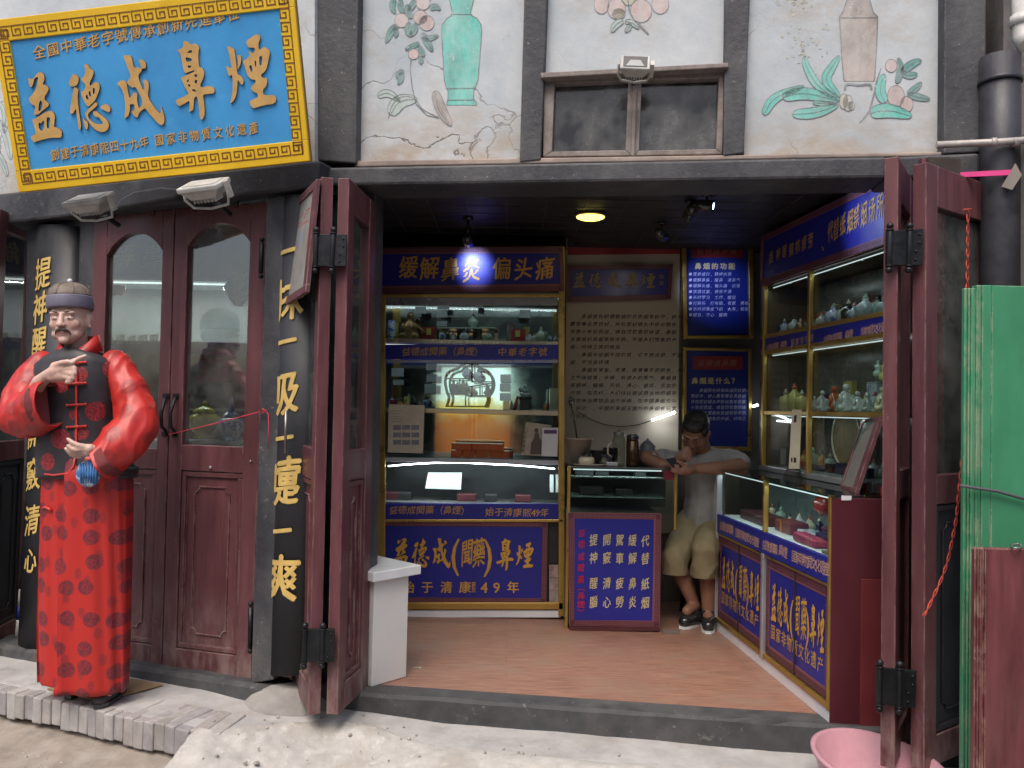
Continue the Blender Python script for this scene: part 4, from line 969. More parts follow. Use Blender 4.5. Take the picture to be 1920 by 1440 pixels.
k0, k1, k2 = onz(-300, 1341, -.205), onz(65, 1414, -.205), onz(420, 1497, -.205)
for ki, (a_, c_) in enumerate(((k0, k1), (k1, k2))):
    d_ = (c_ - a_).normalized(); n_ = V((d_.y, -d_.x, 0)); n_ = n_ if n_.y < 0 else -n_
    a2, c2 = a_ + d_ * .004, c_ - d_ * .004; b = NB()
    top = [a2 - n_ * .15, c2 - n_ * .15, c2, a2]
    f = [p + V((0, 0, 0)) for p in top]; g = [p + V((0, 0, -.15)) for p in top]; prism(b, f, g)
    build('kerb_stone', b, KERB, None, ('smooth kerb stone cut off at the bottom left corner', 'smooth kerb stone running out of the bottom edge under the brick step')[ki], 'kerb', 'kerb stones along the lane', bevel=.014, seg=4)
b = NB()
for (x0, x1, y0, y1, z) in ((-40, 40, -60, 4.6, -.34),):
    f = b.faces.new([b.verts.new(p) for p in ((x0, y0, z), (x1, y0, z), (x1, y1, z), (x0, y1, z))])
build('lane', b, M('grey_paving', (.22, .21, .2), rough=.9, var=.25, scale=3, bmp=.5, bscale=25), kind='structure')
# ================================================================== what stands across the lane (seen in the glass)
OP = thing('opposite_building', 'grey building with dark tiled roof, seen only reflected in the shop glass', 'building', (0, -4.2, -.34))
GB = M('grey_brick_wall', (.12, .115, .11), rough=.9, var=.3, scale=5, bmp=.3)
b = NB(); wbox(b, -9, 9, -5.2, -4.2, -.34, 3.3); build('wall', b, GB, OP)
b = NB(); prism(b, [V((-9.5, -3.6, 3.15)), V((9.5, -3.6, 3.15)), V((9.5, -6.2, 4.7)), V((-9.5, -6.2, 4.7))], [V((-9.5, -3.6, 3.05)), V((9.5, -3.6, 3.05)), V((9.5, -6.2, 4.6)), V((-9.5, -6.2, 4.6))]); build('roof', b, M('dark_roof_tiles', (.05, .05, .055), rough=.8, var=.3, scale=8, stretch=(8, 1, 1)), OP)
b = NB(); wbox(b, -2.6, 2.4, -4.2, -4.13, 0, 2.6); build('shopfront', b, M('dark_shopfront', (.03, .03, .034), rough=.3), OP)
LW, LY, LO, LR = EM('lit_white', (.85, .95, .9), 1.6), EM('lit_yellow', (.95, .62, .10), 1.0), EM('lit_orange', (.8, .18, .04), .55), EM('lit_red', (.7, .04, .03), .5)
OPL = Plane((0, -4.11, 0), (-1, 0, 0))
b = NB(); wbox(b, -1.34, .06, -4.13, -4.115, .34, 2.06); lp = build('lit_poster', b, M('poster_box', (.2, .2, .2)), OP)
b = NB(); lbox(b, OPL, .02, 1.30, 1.30, 2.0, .002, -.002, 0)
for i in range(9):
    x = .02 + 1.28 * i / 9; h = .22 + .14 * NZ.noise(V((i * 1.7, 0, 0))) ; lbox(b, OPL, x, 1.16, x + 1.28 / 9, 1.16 + h, .006, .003, 1)
lbox(b, OPL, .02, .4, 1.30, 1.16, .002, -.002, 2)
for i, x in enumerate((.42, .70, 1.02)): 
    for j, ch in enumerate(('10', '2', '10')[i]): put_glyph(b, ch, OPL, x + j * .09 - 1.4 + .0 + 1.4, 1.84, .17, .17, .008, sl=0, mi=3)
build('picture', b, [LW, LY, LO, LR], lp)

# ================================================================== the room
LAMI = None
def floor_mat():
    m, t, b = _nodes('reddish_laminate')
    g = N(t, 'ShaderNodeNewGeometry'); mp = N(t, 'ShaderNodeMapping'); mp.inputs['Scale'].default_value = (.83, 8.3, 1); t.links.new(g.outputs['Position'], mp.inputs[0])
    br = N(t, 'ShaderNodeTexBrick'); br.offset = .37; br.inputs['Scale'].default_value = 1; br.inputs['Mortar Size'].default_value = .003; br.inputs['Brick Width'].default_value = 1; br.inputs['Row Height'].default_value = 1
    br.inputs['Color1'].default_value = (.27, .128, .085, 1); br.inputs['Color2'].default_value = (.32, .155, .105, 1); br.inputs['Mortar'].default_value = (.15, .075, .048, 1)
    t.links.new(mp.outputs[0], br.inputs[0])
    f, raw = noise_fac(t, 6, (1, 14, 1), 6, .75, .4, .63); c = mixc(t, f, (.18, .085, .057, 1), (.42, .23, .16, 1))
    mx = N(t, 'ShaderNodeMix', data_type='RGBA', blend_type='MIX'); mx.inputs[0].default_value = .7; t.links.new(br.outputs[0], mx.inputs[6]); t.links.new(c, mx.inputs[7])
    f2, _ = noise_fac(t, 2, (1, 1.5, 1), 5, .7, .5, .75); c2 = mixc(t, f2, mx.outputs[2], (.27, .19, .14, 1))
    f3, _ = noise_fac(t, 14, (1, 3, 1), 7, .8, .69, .73); c3 = mixc(t, f3, c2, (.15, .06, .035, 1))
    t.links.new(c3, b.inputs['Base Color']); b.inputs['Roughness'].default_value = .45
    bump(t, b, raw, .12, .002); return m
b = NB(); P4 = [(-3.3, 3.38 + .363 * 3.3 - .02), (-.98, 3.76), (2.05, 3.684 - .135 * 2.05 - .02), (2.05, 5.62), (-3.3, 5.62)]
b.faces.new([b.verts.new((x, y + (.11 if y < 5 else 0), .001)) for x, y in P4]); build('shop_floor', b, floor_mat(), kind='structure')
CEIL = M('dark_ceiling_panel', (.016, .015, .016), rough=.5, var=.3, scale=4, bmp=.1)
CP = [FR.pt(-.92, 0, -.15), FR.pt(2.3, 0, -.15), V((2.15, 5.7, 0)), V((-3.4, 5.7, 0)), FL.pt(-2.45, 0, -.12)]
b = NB(); prism(b, [p + V((0, 0, 2.36)) for p in CP], [p + V((0, 0, 2.42)) for p in CP])
for i in range(26):
    x = -3.2 + i * .21; wbox(b, x, x + .004, max(3.85, 3.9 - .363 * (x + .9)), 5.6, 2.356, 2.362, 1)
for j in range(11):
    y = 3.9 + j * .18; wbox(b, -.95 if y < 4.7 else -3.2, 2.05, y, y + .003, 2.3575, 2.363, 1)
build('shop_ceiling', b, [CEIL, M('ceiling_joint', (.06, .055, .05), rough=.4)], kind='structure')
WALLM = M('grey_inner_wall', (.22, .21, .20), rough=.85, var=.12, scale=5, bmp=.15)
b = NB(); wbox(b, -3.3, 2.1, 5.62, 5.74, -.05, 2.4); build('back_wall', b, WALLM, kind='structure')
b = NB(); wbox(b, 2.0, 2.1, 3.2, 5.62, -.05, 2.4); build('side_wall_inner', b, WALLM, kind='structure')
b = NB(); wbox(b, -3.4, -3.3, 4.4, 5.7, -.05, 2.4); build('side_wall_inner', b, WALLM, kind='structure')
b = NB(); prism(b, [FR.pt(-.9, 3.3, -.21), FR.pt(2.4, 3.3, -.21), V((2.6, 6, 3.3)), V((-3.6, 6, 3.3)), FL.pt(-2.6, 3.3, -.21)], [FR.pt(-.9, 3.2, -.21), FR.pt(2.4, 3.2, -.21), V((2.6, 6, 3.2)), V((-3.6, 6, 3.2)), FL.pt(-2.6, 3.2, -.21)]); build('roof_slab', b, CEM, shop)
# ------------------------------------------------------------------ materials
ROYAL = M('royal_blue_vinyl', (.016, .020, .235), rough=.36, var=.12, scale=3, bmp=.03)
ROYAL_D = M('deep_blue_poster', (.010, .024, .21), rough=.38, var=.2, scale=2, bmp=.02)
PURP = M('mauve_border', (.20, .07, .085), rough=.4, var=.12, bmp=0)
PURPD = M('dark_key_pattern', (.065, .018, .03), rough=.5, var=.1, bmp=0)
AMBER = M('amber_lettering', (.62, .34, .05), rough=.5, var=.1, bmp=0)
CREAM_L = M('pale_gold_lettering', (.62, .52, .24), rough=.5, var=.1, bmp=0)
DARK_L = M('lettering_shadow', (.03, .015, .01), rough=.6, var=.1, bmp=0)
PINK_L = M('pinkish_lettering', (.60, .36, .26), rough=.5, var=.1, bmp=0)
RED_L = M('red_lettering', (.55, .02, .03), rough=.5, var=.1, bmp=0)
INK_L = M('black_ink', (.02, .017, .014), rough=.6, var=.1, bmp=0)
WHITE_L = M('bluish_white_lettering', (.55, .58, .8), rough=.5, bmp=0)
BRASS = M('brass_trim', (.50, .33, .09), rough=.34, var=.12, scale=6, bmp=.04, metal=.75)
ALU = M('aluminium_trim', (.55, .56, .6), rough=.35, var=.1, bmp=.03, metal=.7)
WHITEP = M('white_laminate', (.74, .74, .76), rough=.35, var=.06, scale=6, bmp=.04, stain=(.6, .58, .55), slo=.6, shi=.85)
DARKW = M('dark_cabinet_board', (.03, .028, .03), rough=.4, var=.3, scale=5)
CGLASS = GLASS('cabinet_glass', (.86, .94, .91), base=.045)
TOPGL = GLASS('counter_top_glass', (.5, .6, .58), base=.10)
DECK = M('display_deck', (.42, .45, .46), rough=.4, var=.1)
LEDM = EM('led_strip_light', (.86, .92, 1), 14)
BC = Plane((0, 5.08, 0), (1, 0, 0))
def banner(parent, pl, px, inner, t, fsize=.030, fw=.0032, field=None, name='banner', inset=.006):
    """blue board with a key-pattern border; returns the part"""
    b = NB(); bars(b, pl, px, inner, t + .004, t - .006)
    o = build(name, b, PURP, parent)
    b = NB(); poly(b, pl, inner, t + .001, t - .006); build('field', b, field or ROYAL, o)
    b = NB(); quadfret(b, pl, px, inset, fsize, fw, t + .0052); build('key_pattern', b, PURPD, o, recalc=False)
    return o
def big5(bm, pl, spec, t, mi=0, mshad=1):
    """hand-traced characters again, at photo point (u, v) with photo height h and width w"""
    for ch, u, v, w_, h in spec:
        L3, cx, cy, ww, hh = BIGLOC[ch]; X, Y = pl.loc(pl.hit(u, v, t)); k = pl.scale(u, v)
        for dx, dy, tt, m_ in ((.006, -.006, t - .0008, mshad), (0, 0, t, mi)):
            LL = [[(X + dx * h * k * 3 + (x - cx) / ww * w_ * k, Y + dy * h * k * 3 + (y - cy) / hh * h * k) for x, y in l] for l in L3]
            outline_mesh(bm, LL, pl, tt, 0, m_)
# ================================================================== tall back cabinet
cab = thing('display_cabinet', 'tall mirrored display cabinet under the blue banner against the back of the shop', 'cabinet', (-.2, 5.08, 0))
XL, XR = BC.loc(BC.hit(560, 700))[0], BC.loc(BC.hit(1060, 700))[0]
def bz(v, u=880): return BC.hit(u, v).z
b = NB(); wbox(b, XL, XR, 5.43, 5.45, 0, 2.33); wbox(b, XL, XL + .02, 5.09, 5.43, 0, 2.33); wbox(b, XR - .012, XR, 5.10, 5.43, 0, 2.33); wbox(b, XL, XR, 5.09, 5.43, bz(548), bz(466)); build('carcass', b, DARKW, cab)
b = NB(); wbox(b, XL + .03, XR - .02, 5.418, 5.428, bz(862), bz(552)); build('mirror_back', b, MIRROR, cab)
for v0, v1, mt in ((637, 645, BRASS), (767, 776, BRASS)):
    b = NB(); wbox(b, XL + .02, XR - .014, 5.082, 5.41, bz(v1), bz(v0)); build('shelf', b, M('glass_shelf_edge', (.45, .42, .30), rough=.25, metal=.5, bmp=0), cab, bevel=.003)
b = NB(); wbox(b, XL + .02, XR - .014, 5.075, 5.41, bz(868), bz(860)); build('shelf', b, DECK, cab, bevel=.003, label='counter-height glass deck above the light strip')
b = NB()
for u0, u1, v0, v1, t in ((707, 722, 546, 1156, .03), (1047, 1059, 462, 1156, .02), (700, 704, 870, 1156, .012)):
    b = NB(); rect(b, BC, u0, v0, u1, v1, t, -.012); build('post', b, BRASS, cab, bevel=.004)
b = NB()
for u0, u1, v0, v1 in ((724, 1046, 675, 680), (724, 1046, 548, 572)):
    b = NB(); rect(b, BC, u0, v0, u1, v1, .004, -.01); build('rail', b, M('grey_trim', (.30, .31, .32), rough=.3, metal=.4, bmp=0), cab)
for v0, v1 in ((572, 638), (681, 767), (777, 860)):
    for u0, u1 in ((724, 884), (886, 1046)):
        b = NB(); rect(b, BC, u0, v0, u1, v1, -.004 if u0 < 800 else -.012, -.008 if u0 < 800 else -.016); build('pane', b, CGLASS, cab)
# banner on top
bn = banner(cab, BC, [(640, 465), (1056, 462), (1058, 546), (640, 551)], [(640, 477), (1049, 474), (1050, 532), (640, 537)], .03)
b = NB(); text(b, '缓解鼻炎', BC, (766, 502), (884, 507), (44, 46), .034, sl=.1, wr=.82, bold=.03); text(b, '偏头痛', BC, (941, 503), (1022, 502), 44, .034, sl=.1, wr=.82, bold=.03); build('lettering', b, AMBER, bn, recalc=False)
b = NB(); rect(b, BC, 640, 551, 1058, 557, .034, .01); build('trim', b, BRASS, bn, bevel=.002)
st = None
b = NB(); rect(b, BC, 560, 646, 1055, 673, .012, -.008); st = build('name_strip', b, ROYAL, cab, label='narrow blue strip lettered under the top shelf')
b = NB(); text(b, '益德成聞藥（鼻煙）', BC, (762, 659), (898, 659), 17, .014, sl=.1, bold=0, res=1); text(b, '中華老字號', BC, (942, 660), (1018, 660), 17, .014, sl=.1, bold=0, res=1); build('lettering', b, AMBER, st, recalc=False)
# counter part
b = NB(); rect(b, BC, 724, 872, 1046, 945, -.002, -.007); build('pane', b, CGLASS, cab)
b = NB(); wbox(b, XL, XR - .012, 5.09, 5.42, bz(955), bz(945)); build('display_floor', b, M('dark_display_floor', (.10, .09, .09), rough=.5), cab)
b = NB(); rect(b, BC, 560, 945, 1056, 974, .012, -.01); st = build('name_strip', b, ROYAL, cab, label='narrow blue strip lettered below the counter glass')
b = NB(); text(b, '益德成聞藥（鼻煙）', BC, (738, 956), (873, 957), 17, .014, sl=.1, bold=0, res=1); text(b, '始于清康熙', BC, (918, 960), (988, 961), 17, .014, sl=.1, bold=0, res=1); text(b, '49', BC, (1001, 961), (1009, 961), 18, .014, sl=0, res=1); text(b, '年', BC, (1021, 961), (1022, 961), 17, .014, sl=.1, bold=0, res=1); build('lettering', b, AMBER, st, recalc=False)
b = NB(); wbox(b, XL, XR - .012, 5.12, 5.42, .04, bz(975)); build('lower_box', b, DARKW, cab)
for v0, v1 in ((974, 979), (1130, 1143)):
    b = NB(); rect(b, BC, 560, v0, 1056, v1, .02, -.02); build('rail', b, BRASS, cab, bevel=.003)
b = NB(); rect(b, BC, 640, 1144, 1052, 1158, .008, -.03); build('plinth', b, WHITEP, cab, bevel=.002)
bp = banner(cab, BC, [(712, 976), (1027, 978), (1024, 1133), (711, 1131)], [(722, 986), (1017, 988), (1014, 1122), (721, 1120)], .005, fsize=.033, name='sliding_panel')
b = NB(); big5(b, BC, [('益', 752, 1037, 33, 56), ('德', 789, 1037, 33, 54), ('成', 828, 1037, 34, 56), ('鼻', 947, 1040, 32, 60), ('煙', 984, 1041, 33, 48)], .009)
text(b, '(', BC, (860, 1034), (860.5, 1034), 74, .009, sl=0, bold=.012, wr=.8); text(b, ')', BC, (924, 1036), (924.5, 1036), 74, .009, sl=0, bold=.012, wr=.8)
text(b, '聞', BC, (876, 1037), (877, 1037), 52, .009, sl=.14, bold=.03, wr=.44); text(b, '藥', BC, (898, 1037), (899, 1037), 56, .009, sl=.14, bold=.03, wr=.44)
text(b, '始于清康熙', BC, (766, 1101), (845, 1100), 23, .009, sl=0, bold=.03) if False else None
for ch, u in (('始', 766), ('于', 801), ('清', 837), ('康', 872), ('4', 909), ('9', 932), ('年', 962)): text(b, ch, BC, (u, 1101), (u + .5, 1101), 23 if ord(ch) > 99 else 27, .009, sl=0, bold=.035)
text(b, '熙', BC, (888, 1101), (888.5, 1101), 22, .009, sl=0, bold=.02, wr=.35)
build('lettering', b, [AMBER, DARK_L], bp, recalc=False)
b = NB(); rect(b, BC, 887, 979, 888, 1130, .0072, .0045); build('panel_seam', b, DARK_L, bp)
# boxes in the gap at the right end of the cabinet
b = NB(); CARD = M('cardboard_box_print', (.34, .27, .24), rough=.8, var=.3, scale=30, stain=(.30, .08, .07), slo=.55, shi=.6, sscale=18)
for i, (v0, v1) in enumerate(((1060, 1083), (1084, 1106), (1107, 1129))):
    b = NB(); rect(b, BC, 1030, v0, 1047, v1, .0, -.02); build('carton', b, CARD, None, f"small printed carton in the gap beside the blue panel, {('top', 'middle', 'bottom')[i]} of three", 'box', 'cartons stacked beside the blue panel')
# LED strip
def led_strip(name, pts, r, label, power, aim, parent=None, n=8):
    """a glowing strip and the light it gives"""
    b = NB(); tube(b, pts, r, 6); o = build(name, b, LEDM, None, label, 'light strip')
    a, c = V(pts[0]), V(pts[-1]); L = bpy.data.lights.new(name, 'AREA'); L.shape = 'RECTANGLE'; L.size = (c - a).length; L.size_y = .02; L.energy = power; L.color = (.85, .92, 1)
    lo = bpy.data.objects.new(name + '_glow', L); COL.objects.link(lo); m_ = (a + c) / 2 + V(aim) * .02
    x = (c - a).normalized(); z = -V(aim).normalized(); y = z.cross(x).normalized(); x = y.cross(z)
    mt = Matrix((x, y, z)).transposed().to_4x4(); mt.translation = m_; lo.matrix_world = mt
    return o
led_strip('led_strip', [BC.hit(u, v, -.02) for u, v in ((728, 874), (760, 871), (810, 868), (860, 867), (900, 869), (960, 872), (1000, 875), (1040, 879))], .004, 'row of white light beads across the back cabinet under its deck', 3.0, (0, .2, -1))
# ------------------------------------------------------------------ left-hand cabinet behind the closed doors
LCB = Plane((0, 5.0, 0), (1, 0, 0))
cab2 = thing('display_cabinet', 'glass display cabinet with a blue banner behind the closed arched doors', 'cabinet', (-2.2, 5.0, 0))
x0, x1 = -3.1, XL - .03
b = NB(); wbox(b, x0, x1, 5.40, 5.43, 0, 2.33); wbox(b, x1 - .02, x1, 5.02, 5.40, 0, 2.33); wbox(b, x0, x1, 5.02, 5.40, 0, .8); build('carcass', b, M('grey_cabinet_board', (.20, .22, .22), rough=.5), cab2)
for z_ in (.82, 1.22, 1.62, 2.0):
    b = NB(); wbox(b, x0 + .02, x1 - .02, 5.01, 5.40, z_, z_ + .015); build('shelf', b, DECK, cab2)
b = NB(); wbox(b, x0, x1, 4.99, 5.015, 2.02, 2.33); o2 = build('banner', b, ROYAL, cab2)
b = NB(); text(b, '解鼻炎', LCB, (231, 480), (340, 480), 44, .02, sl=.1, bold=.02, res=1); build('lettering', b, CREAM_L, o2, recalc=False)
b = NB(); wbox(b, x0, x1, 4.995, 5.015, 1.56, 1.63); o2 = build('name_strip', b, ROYAL, cab2)
b = NB(); text(b, '益德成聞藥鼻煙', LCB, (205, 636), (330, 636), 19, .018, sl=.1, bold=.02, res=1); build('lettering', b, CREAM_L, o2, recalc=False)
b = NB(); tube(b, [V((x0 + .1, 5.05, 1.99)), V((x1 - .1, 5.05, 1.99))], .006, 6); build('light_tube', b, EM('cool_tube', (.9, 1, .95), 1.5), cab2)
L = bpy.data.lights.new('left_cabinet_tube', 'AREA'); L.shape = 'RECTANGLE'; L.size = 1.4; L.size_y = .008; L.energy = 9; lo = bpy.data.objects.new('left_cabinet_glow', L); COL.objects.link(lo); lo.location = ((x0 + x1) / 2, 5.08, 1.975)
# things seen through the left doors
def porcelain(name, col, **k): return M(name, col, rough=.15, var=.1, scale=12, bmp=.02, coat=.6, **k)
YELP = porcelain('yellow_glaze', (.50, .42, .03)); WHITP = porcelain('white_glaze', (.62, .66, .70), stain=(.25, .33, .5), slo=.55, shi=.62, sscale=16)
REDLAQ = porcelain('red_lacquer', (.32, .03, .03)); GREENJ = porcelain('pale_jade', (.36, .48, .40)); AMBERP = porcelain('amber_stone', (.55, .26, .05)); BLK = porcelain('black_stone', (.02, .02, .022)); BRONZE = M('bronze', (.26, .17, .08), rough=.35, metal=.7, var=.3, scale=20); IVORY = porcelain('ivory', (.62, .55, .40)); YELJ = porcelain('yellow_jade', (.60, .52, .16)); ORNG = porcelain('orange_glaze', (.62, .15, .03)); BLUEW = porcelain('blue_white_glaze', (.55, .60, .72), stain=(.06, .12, .4), slo=.5, shi=.54, sscale=28); GREYW = porcelain('grey_white_stone', (.5, .52, .5))
def jar(u, v, D, h, prof, mat, label, cat, name='jar', knob=None, group=None):
    c = at(u, v, D); t = thing(name, label, cat, c, group)
    b = NB(); lathe(b, c, [(r * h, z * h) for r, z in prof], 24); build('body', b, mat, t)
    if knob:
        b = NB(); lathe(b, c, [(r * h, z * h) for r, z in knob], 16); build('lid', b, mat if not isinstance(mat, list) else mat[0], t)
    return t
JAR = [(0, 0), (.28, 0), (.26, .06), (.2, .1), (.34, .22), (.46, .40), (.44, .56), (.3, .66), (.24, .69)]; KNOB = [(.30, .68), (.31, .72), (.24, .80), (.1, .86), (.05, .89), (.07, .94), (.04, 1), (0, 1.01)]
jar(382, 822, 4.72, .21, JAR, YELP, 'yellow glazed lidded jar on the shelf behind the right arched door', 'jar', knob=KNOB)
jar(432, 826, 4.72, .19, JAR, BLUEW, 'pale blue and white jar next to the yellow glazed jar', 'jar', knob=[(.28, .68), (.2, .8), (.08, .88), (.09, 1.0), (.05, 1.12), (.06, 1.2), (.03, 1.3), (0, 1.31)])
jar(448, 575, 4.9, .2, [(0, 0), (.2, 0), (.42, .3), (.46, .55), (.3, .8), (.2, .9), (.26, 1), (.24, 1)], BLUEW, 'round blue and white vase high behind the right arched door', 'vase', name='vase')
b = NB(); wbox(b, at(372, 700, 4.95).x, at(425, 700, 4.95).x, 4.95, 5.05, 1.39, 1.53); build('red_box', b, REDLAQ, None, 'dark red box seen through the right arched door above the yellow jar', 'box')
b = NB(); wbox(b, -2.15, -1.15, 4.62, 4.9, at(400, 826, 4.72).z - .012, at(400, 826, 4.72).z - .001)
dt = thing('display_table', 'grey glass display table behind the arched doors carrying the yellow jar', 'table', (-1.65, 4.76, 0))
build('top', b, DECK, dt)
b = NB(); wbox(b, -2.13, -1.17, 4.64, 4.88, 0, at(400, 826, 4.72).z - .013); build('body', b, M('grey_table_body', (.25, .27, .27), rough=.5), dt)
b = NB(); lathe(b, at(222, 545, 4.85), [(0, -.03), (.035, -.03), (.04, .0), (.035, .03), (0, .03)], 16); build('red_lantern', b, REDLAQ, None, 'small round red lantern seen through the left arched door', 'lantern')

# ================================================================== small objects: bottle, card, box makers
BOT = {'round': [(0, 0), (.16, 0), (.2, .03), (.36, .2), (.4, .38), (.34, .55), (.16, .68), (.12, .74), (.13, .8), (.1, .8)],
       'tall': [(0, 0), (.16, 0), (.22, .05), (.24, .4), (.22, .6), (.1, .72), (.09, .8), (.11, .82), (.08, .82)],
       'flask': [(0, 0), (.2, 0), (.2, .04), (.3, .12), (.32, .5), (.26, .64), (.1, .7), (.09, .8), (.12, .82), (.08, .82)],
       'gourd': [(0, 0), (.15, 0), (.3, .14), (.3, .3), (.14, .45), (.2, .56), (.17, .68), (.07, .76), (.09, .8), (.06, .8)]}
STOP = [(.10, .80), (.12, .83), (.1, .88), (.05, .92), (.07, .96), (.03, 1), (0, 1)]
STOPM = [porcelain('coral_stopper', (.45, .08, .05)), GREENJ, BLK, IVORY]
_b = {}
def bottle(c, h, kind, mat, label, group, si=0, flatn=.7, cat='snuff bottle', name='snuff_bottle'):
    t = thing(name, label, cat, c, group)
    b = NB(); lathe(b, c, [(r * h, z * h) for r, z in BOT[kind]], 18, sy=flatn); build('body', b, mat, t)
    b = NB(); lathe(b, c, [(r * h, z * h) for r, z in STOP], 10); build('stopper', b, STOPM[si % 4], t)
    return t
def figurine(c, h, mat, label, group, name='figurine', cat='figurine', seed=0):
    """small carved seated figure on a rocky foot"""
    t = thing(name, label, cat, c, group); r_ = random.Random(seed); c = V(c)
    b = NB(); lathe(b, c, [(0, 0), (.34 * h, 0), (.36 * h, .08 * h), (.3 * h, .2 * h), (.26 * h, .4 * h), (.2 * h, .58 * h), (.1 * h, .68 * h), (.06 * h, .72 * h)], 14, sy=.75)
    ball(b, c + V((r_.uniform(-.03, .03) * h, -.02 * h, .82 * h)), .12 * h, seg=10, ring=7)
    for s in (-1, 1): ball(b, c + V((s * .2 * h, -.12 * h, .42 * h)), (.09 * h, .1 * h, .16 * h), seg=8, ring=6); ball(b, c + V((s * .2 * h, -.16 * h, .14 * h)), (.15 * h, .12 * h, .1 * h), seg=8, ring=6)
    build('carving', b, mat, t); return t
PAPER = M('white_card', (.62, .62, .60), rough=.6, var=.06, bmp=.02); PAPERD = M('grey_card_print', (.22, .22, .23), rough=.6, var=.4, scale=40, bmp=0)
def card(pl, px, t, label, cat='card', name='price_card', mat=None, group=None, marks=None, th=.003):
    b = NB(); poly(b, pl, px, t, t - th); mats = [mat or PAPER]
    if marks:
        mats += [PAPERD]
        for m_ in marks: poly(b, pl, m_, t + .001, t + .0004, 1)
    return build(name, b, mats, None, label, cat, group)
def zat(z, u, D): 
    p = at(u, 700, D); return V((p.x, D, z))
Z1, Z2, Z3, Z4 = bz(637) + .001, bz(767) + .001, bz(860) + .001, bz(945) + .001
G1, G2, G3, G4 = 'goods on the top shelf of the back cabinet', 'goods on the middle shelf of the back cabinet', 'goods on the counter deck of the back cabinet', 'goods in the lit case of the back cabinet'
# top shelf
fg = figurine(zat(Z1, 766, 5.24), .19, BRONZE, 'tan carved figure with a pointing arm at the left of the top shelf', G1, seed=2)
b = NB(); p_ = zat(Z1, 766, 5.24); tube(b, [p_ + V((.03, -.02, .10)), p_ + V((.07, -.02, .07)), p_ + V((.10, -.02, .05))], [.016, .012, .006], 8); build('arm', b, BRONZE, fg)
b = NB(); p_ = zat(Z1, 732, 5.2); lathe(b, p_, [(0, 0), (.022, 0), (.024, .02), (.024, .1), (.02, .105), (.02, .12), (0, .12)], 14); build('small_cup', b, BLUEW, None, 'small bluish white tumbler at the far left of the top shelf', 'cup', G1)
for i, u in enumerate((803, 970)):
    p_ = zat(Z1, u, 5.22); t = thing('gift_box', ('red gift box with a yellow label at the left of the top shelf', 'red gift box with a yellow label at the right of the top shelf')[i], 'box', p_, G1)
    b = NB(); wbox(b, p_.x - .045, p_.x + .045, 5.22, 5.27, p_.z, p_.z + .085); build('case', b, REDLAQ, t, bevel=.003)
    b = NB(); wbox(b, p_.x - .018, p_.x + .012, 5.216, 5.2195, p_.z + .035, p_.z + .075); build('paper_label', b, YELJ, t)
kinds = ['round', 'flask', 'tall', 'gourd']
specs = [(828, .075, 'flask', BLUEW), (848, .06, 'tall', WHITP), (869, .08, 'round', WHITP), (914, .075, 'round', GREENJ), (1000, .06, 'flask', GREYW), (1013, .10, 'round', GREENJ), (1030, .06, 'tall', BLUEW), (1041, .05, 'round', GREYW)]
wn = {id(BLUEW): 'blue and white', id(WHITP): 'white', id(GREENJ): 'pale green', id(GREYW): 'grey white', id(IVORY): 'ivory', id(YELJ): 'yellow', id(AMBERP): 'amber', id(ORNG): 'orange', id(BLK): 'black', id(REDLAQ): 'red'}
ORD = ['first', 'second', 'third', 'fourth', 'fifth', 'sixth', 'seventh', 'eighth', 'ninth', 'tenth', 'eleventh', 'twelfth', 'thirteenth', 'fourteenth', 'fifteenth', 'sixteenth']
for i, (u, h, kd, mt) in enumerate(specs): bottle(zat(Z1, u, 5.2), h, kd, mt, f'{wn[id(mt)]} snuff bottle, {ORD[i]} from the left along the top shelf', G1, i)
gs = Plane((0, 5.26, 0), (1, 0, 0))
b = NB(); rect(b, gs, 820, 613, 928, 616, .08, -.08); gsh = build('glass_shelf', b, M('greenish_glass_edge', (.45, .55, .5), rough=.1, bmp=0), cab)
bottle(gs.hit(887, 613), .085, 'round', GREENJ, 'pale green round snuff bottle standing on the small glass shelf', G1, 2)
for i, px in enumerate(([(779, 575), (799, 575), (799, 588), (779, 588)], [(820, 568), (842, 568), (842, 580), (820, 580)], [(819, 583), (839, 583), (839, 595), (819, 595)], [(819, 602), (838, 602), (838, 612), (819, 612)], [(974, 581), (994, 581), (994, 596), (974, 596)], [(892, 565), (905, 565), (905, 577), (892, 577)])):
    card(gs, px, .02, f'small white price card, {ORD[i]} of six hung over the top shelf', 'price card', group='price cards in the back cabinet', mat=M('dim_card', (.36, .38, .40), rough=.6))
# middle shelf: lobed rosewood stand with miniature vases
SPn = Plane((0, 5.22, 0), (1, 0, 0)); ST = thing('curio_stand', 'lobed black curio stand holding miniature vases on the middle shelf', 'display stand', zat(Z2, 880, 5.22))
ring = [(838, 762), (843, 745), (838, 735), (834, 715), (838, 700), (850, 693), (858, 692), (866, 683), (880, 679), (895, 683), (902, 692), (912, 694), (922, 704), (925, 718), (922, 732), (914, 742), (916, 750), (910, 764)]
b = NB(); tube(b, [SPn.hit(u, v) for u, v in smooth_pts(ring, 2)], .009, 8); build('rim', b, BLK, ST)
b = NB()
for a_, c_ in (((836, 710), (882, 710)), ((885, 681), (885, 716)), ((884, 716), (925, 716)), ((862, 710), (862, 738)), ((836, 738), (874, 738)), ((874, 738), (874, 742)), ((880, 725), (922, 719)), ((874, 742), (916, 742)), ((900, 724), (900, 742)), ((873, 742), (873, 762)), ((835, 762), (915, 762))): tube(b, [SPn.hit(*a_), SPn.hit(*c_)], .005, 6)
build('shelf_bars', b, BLK, ST)
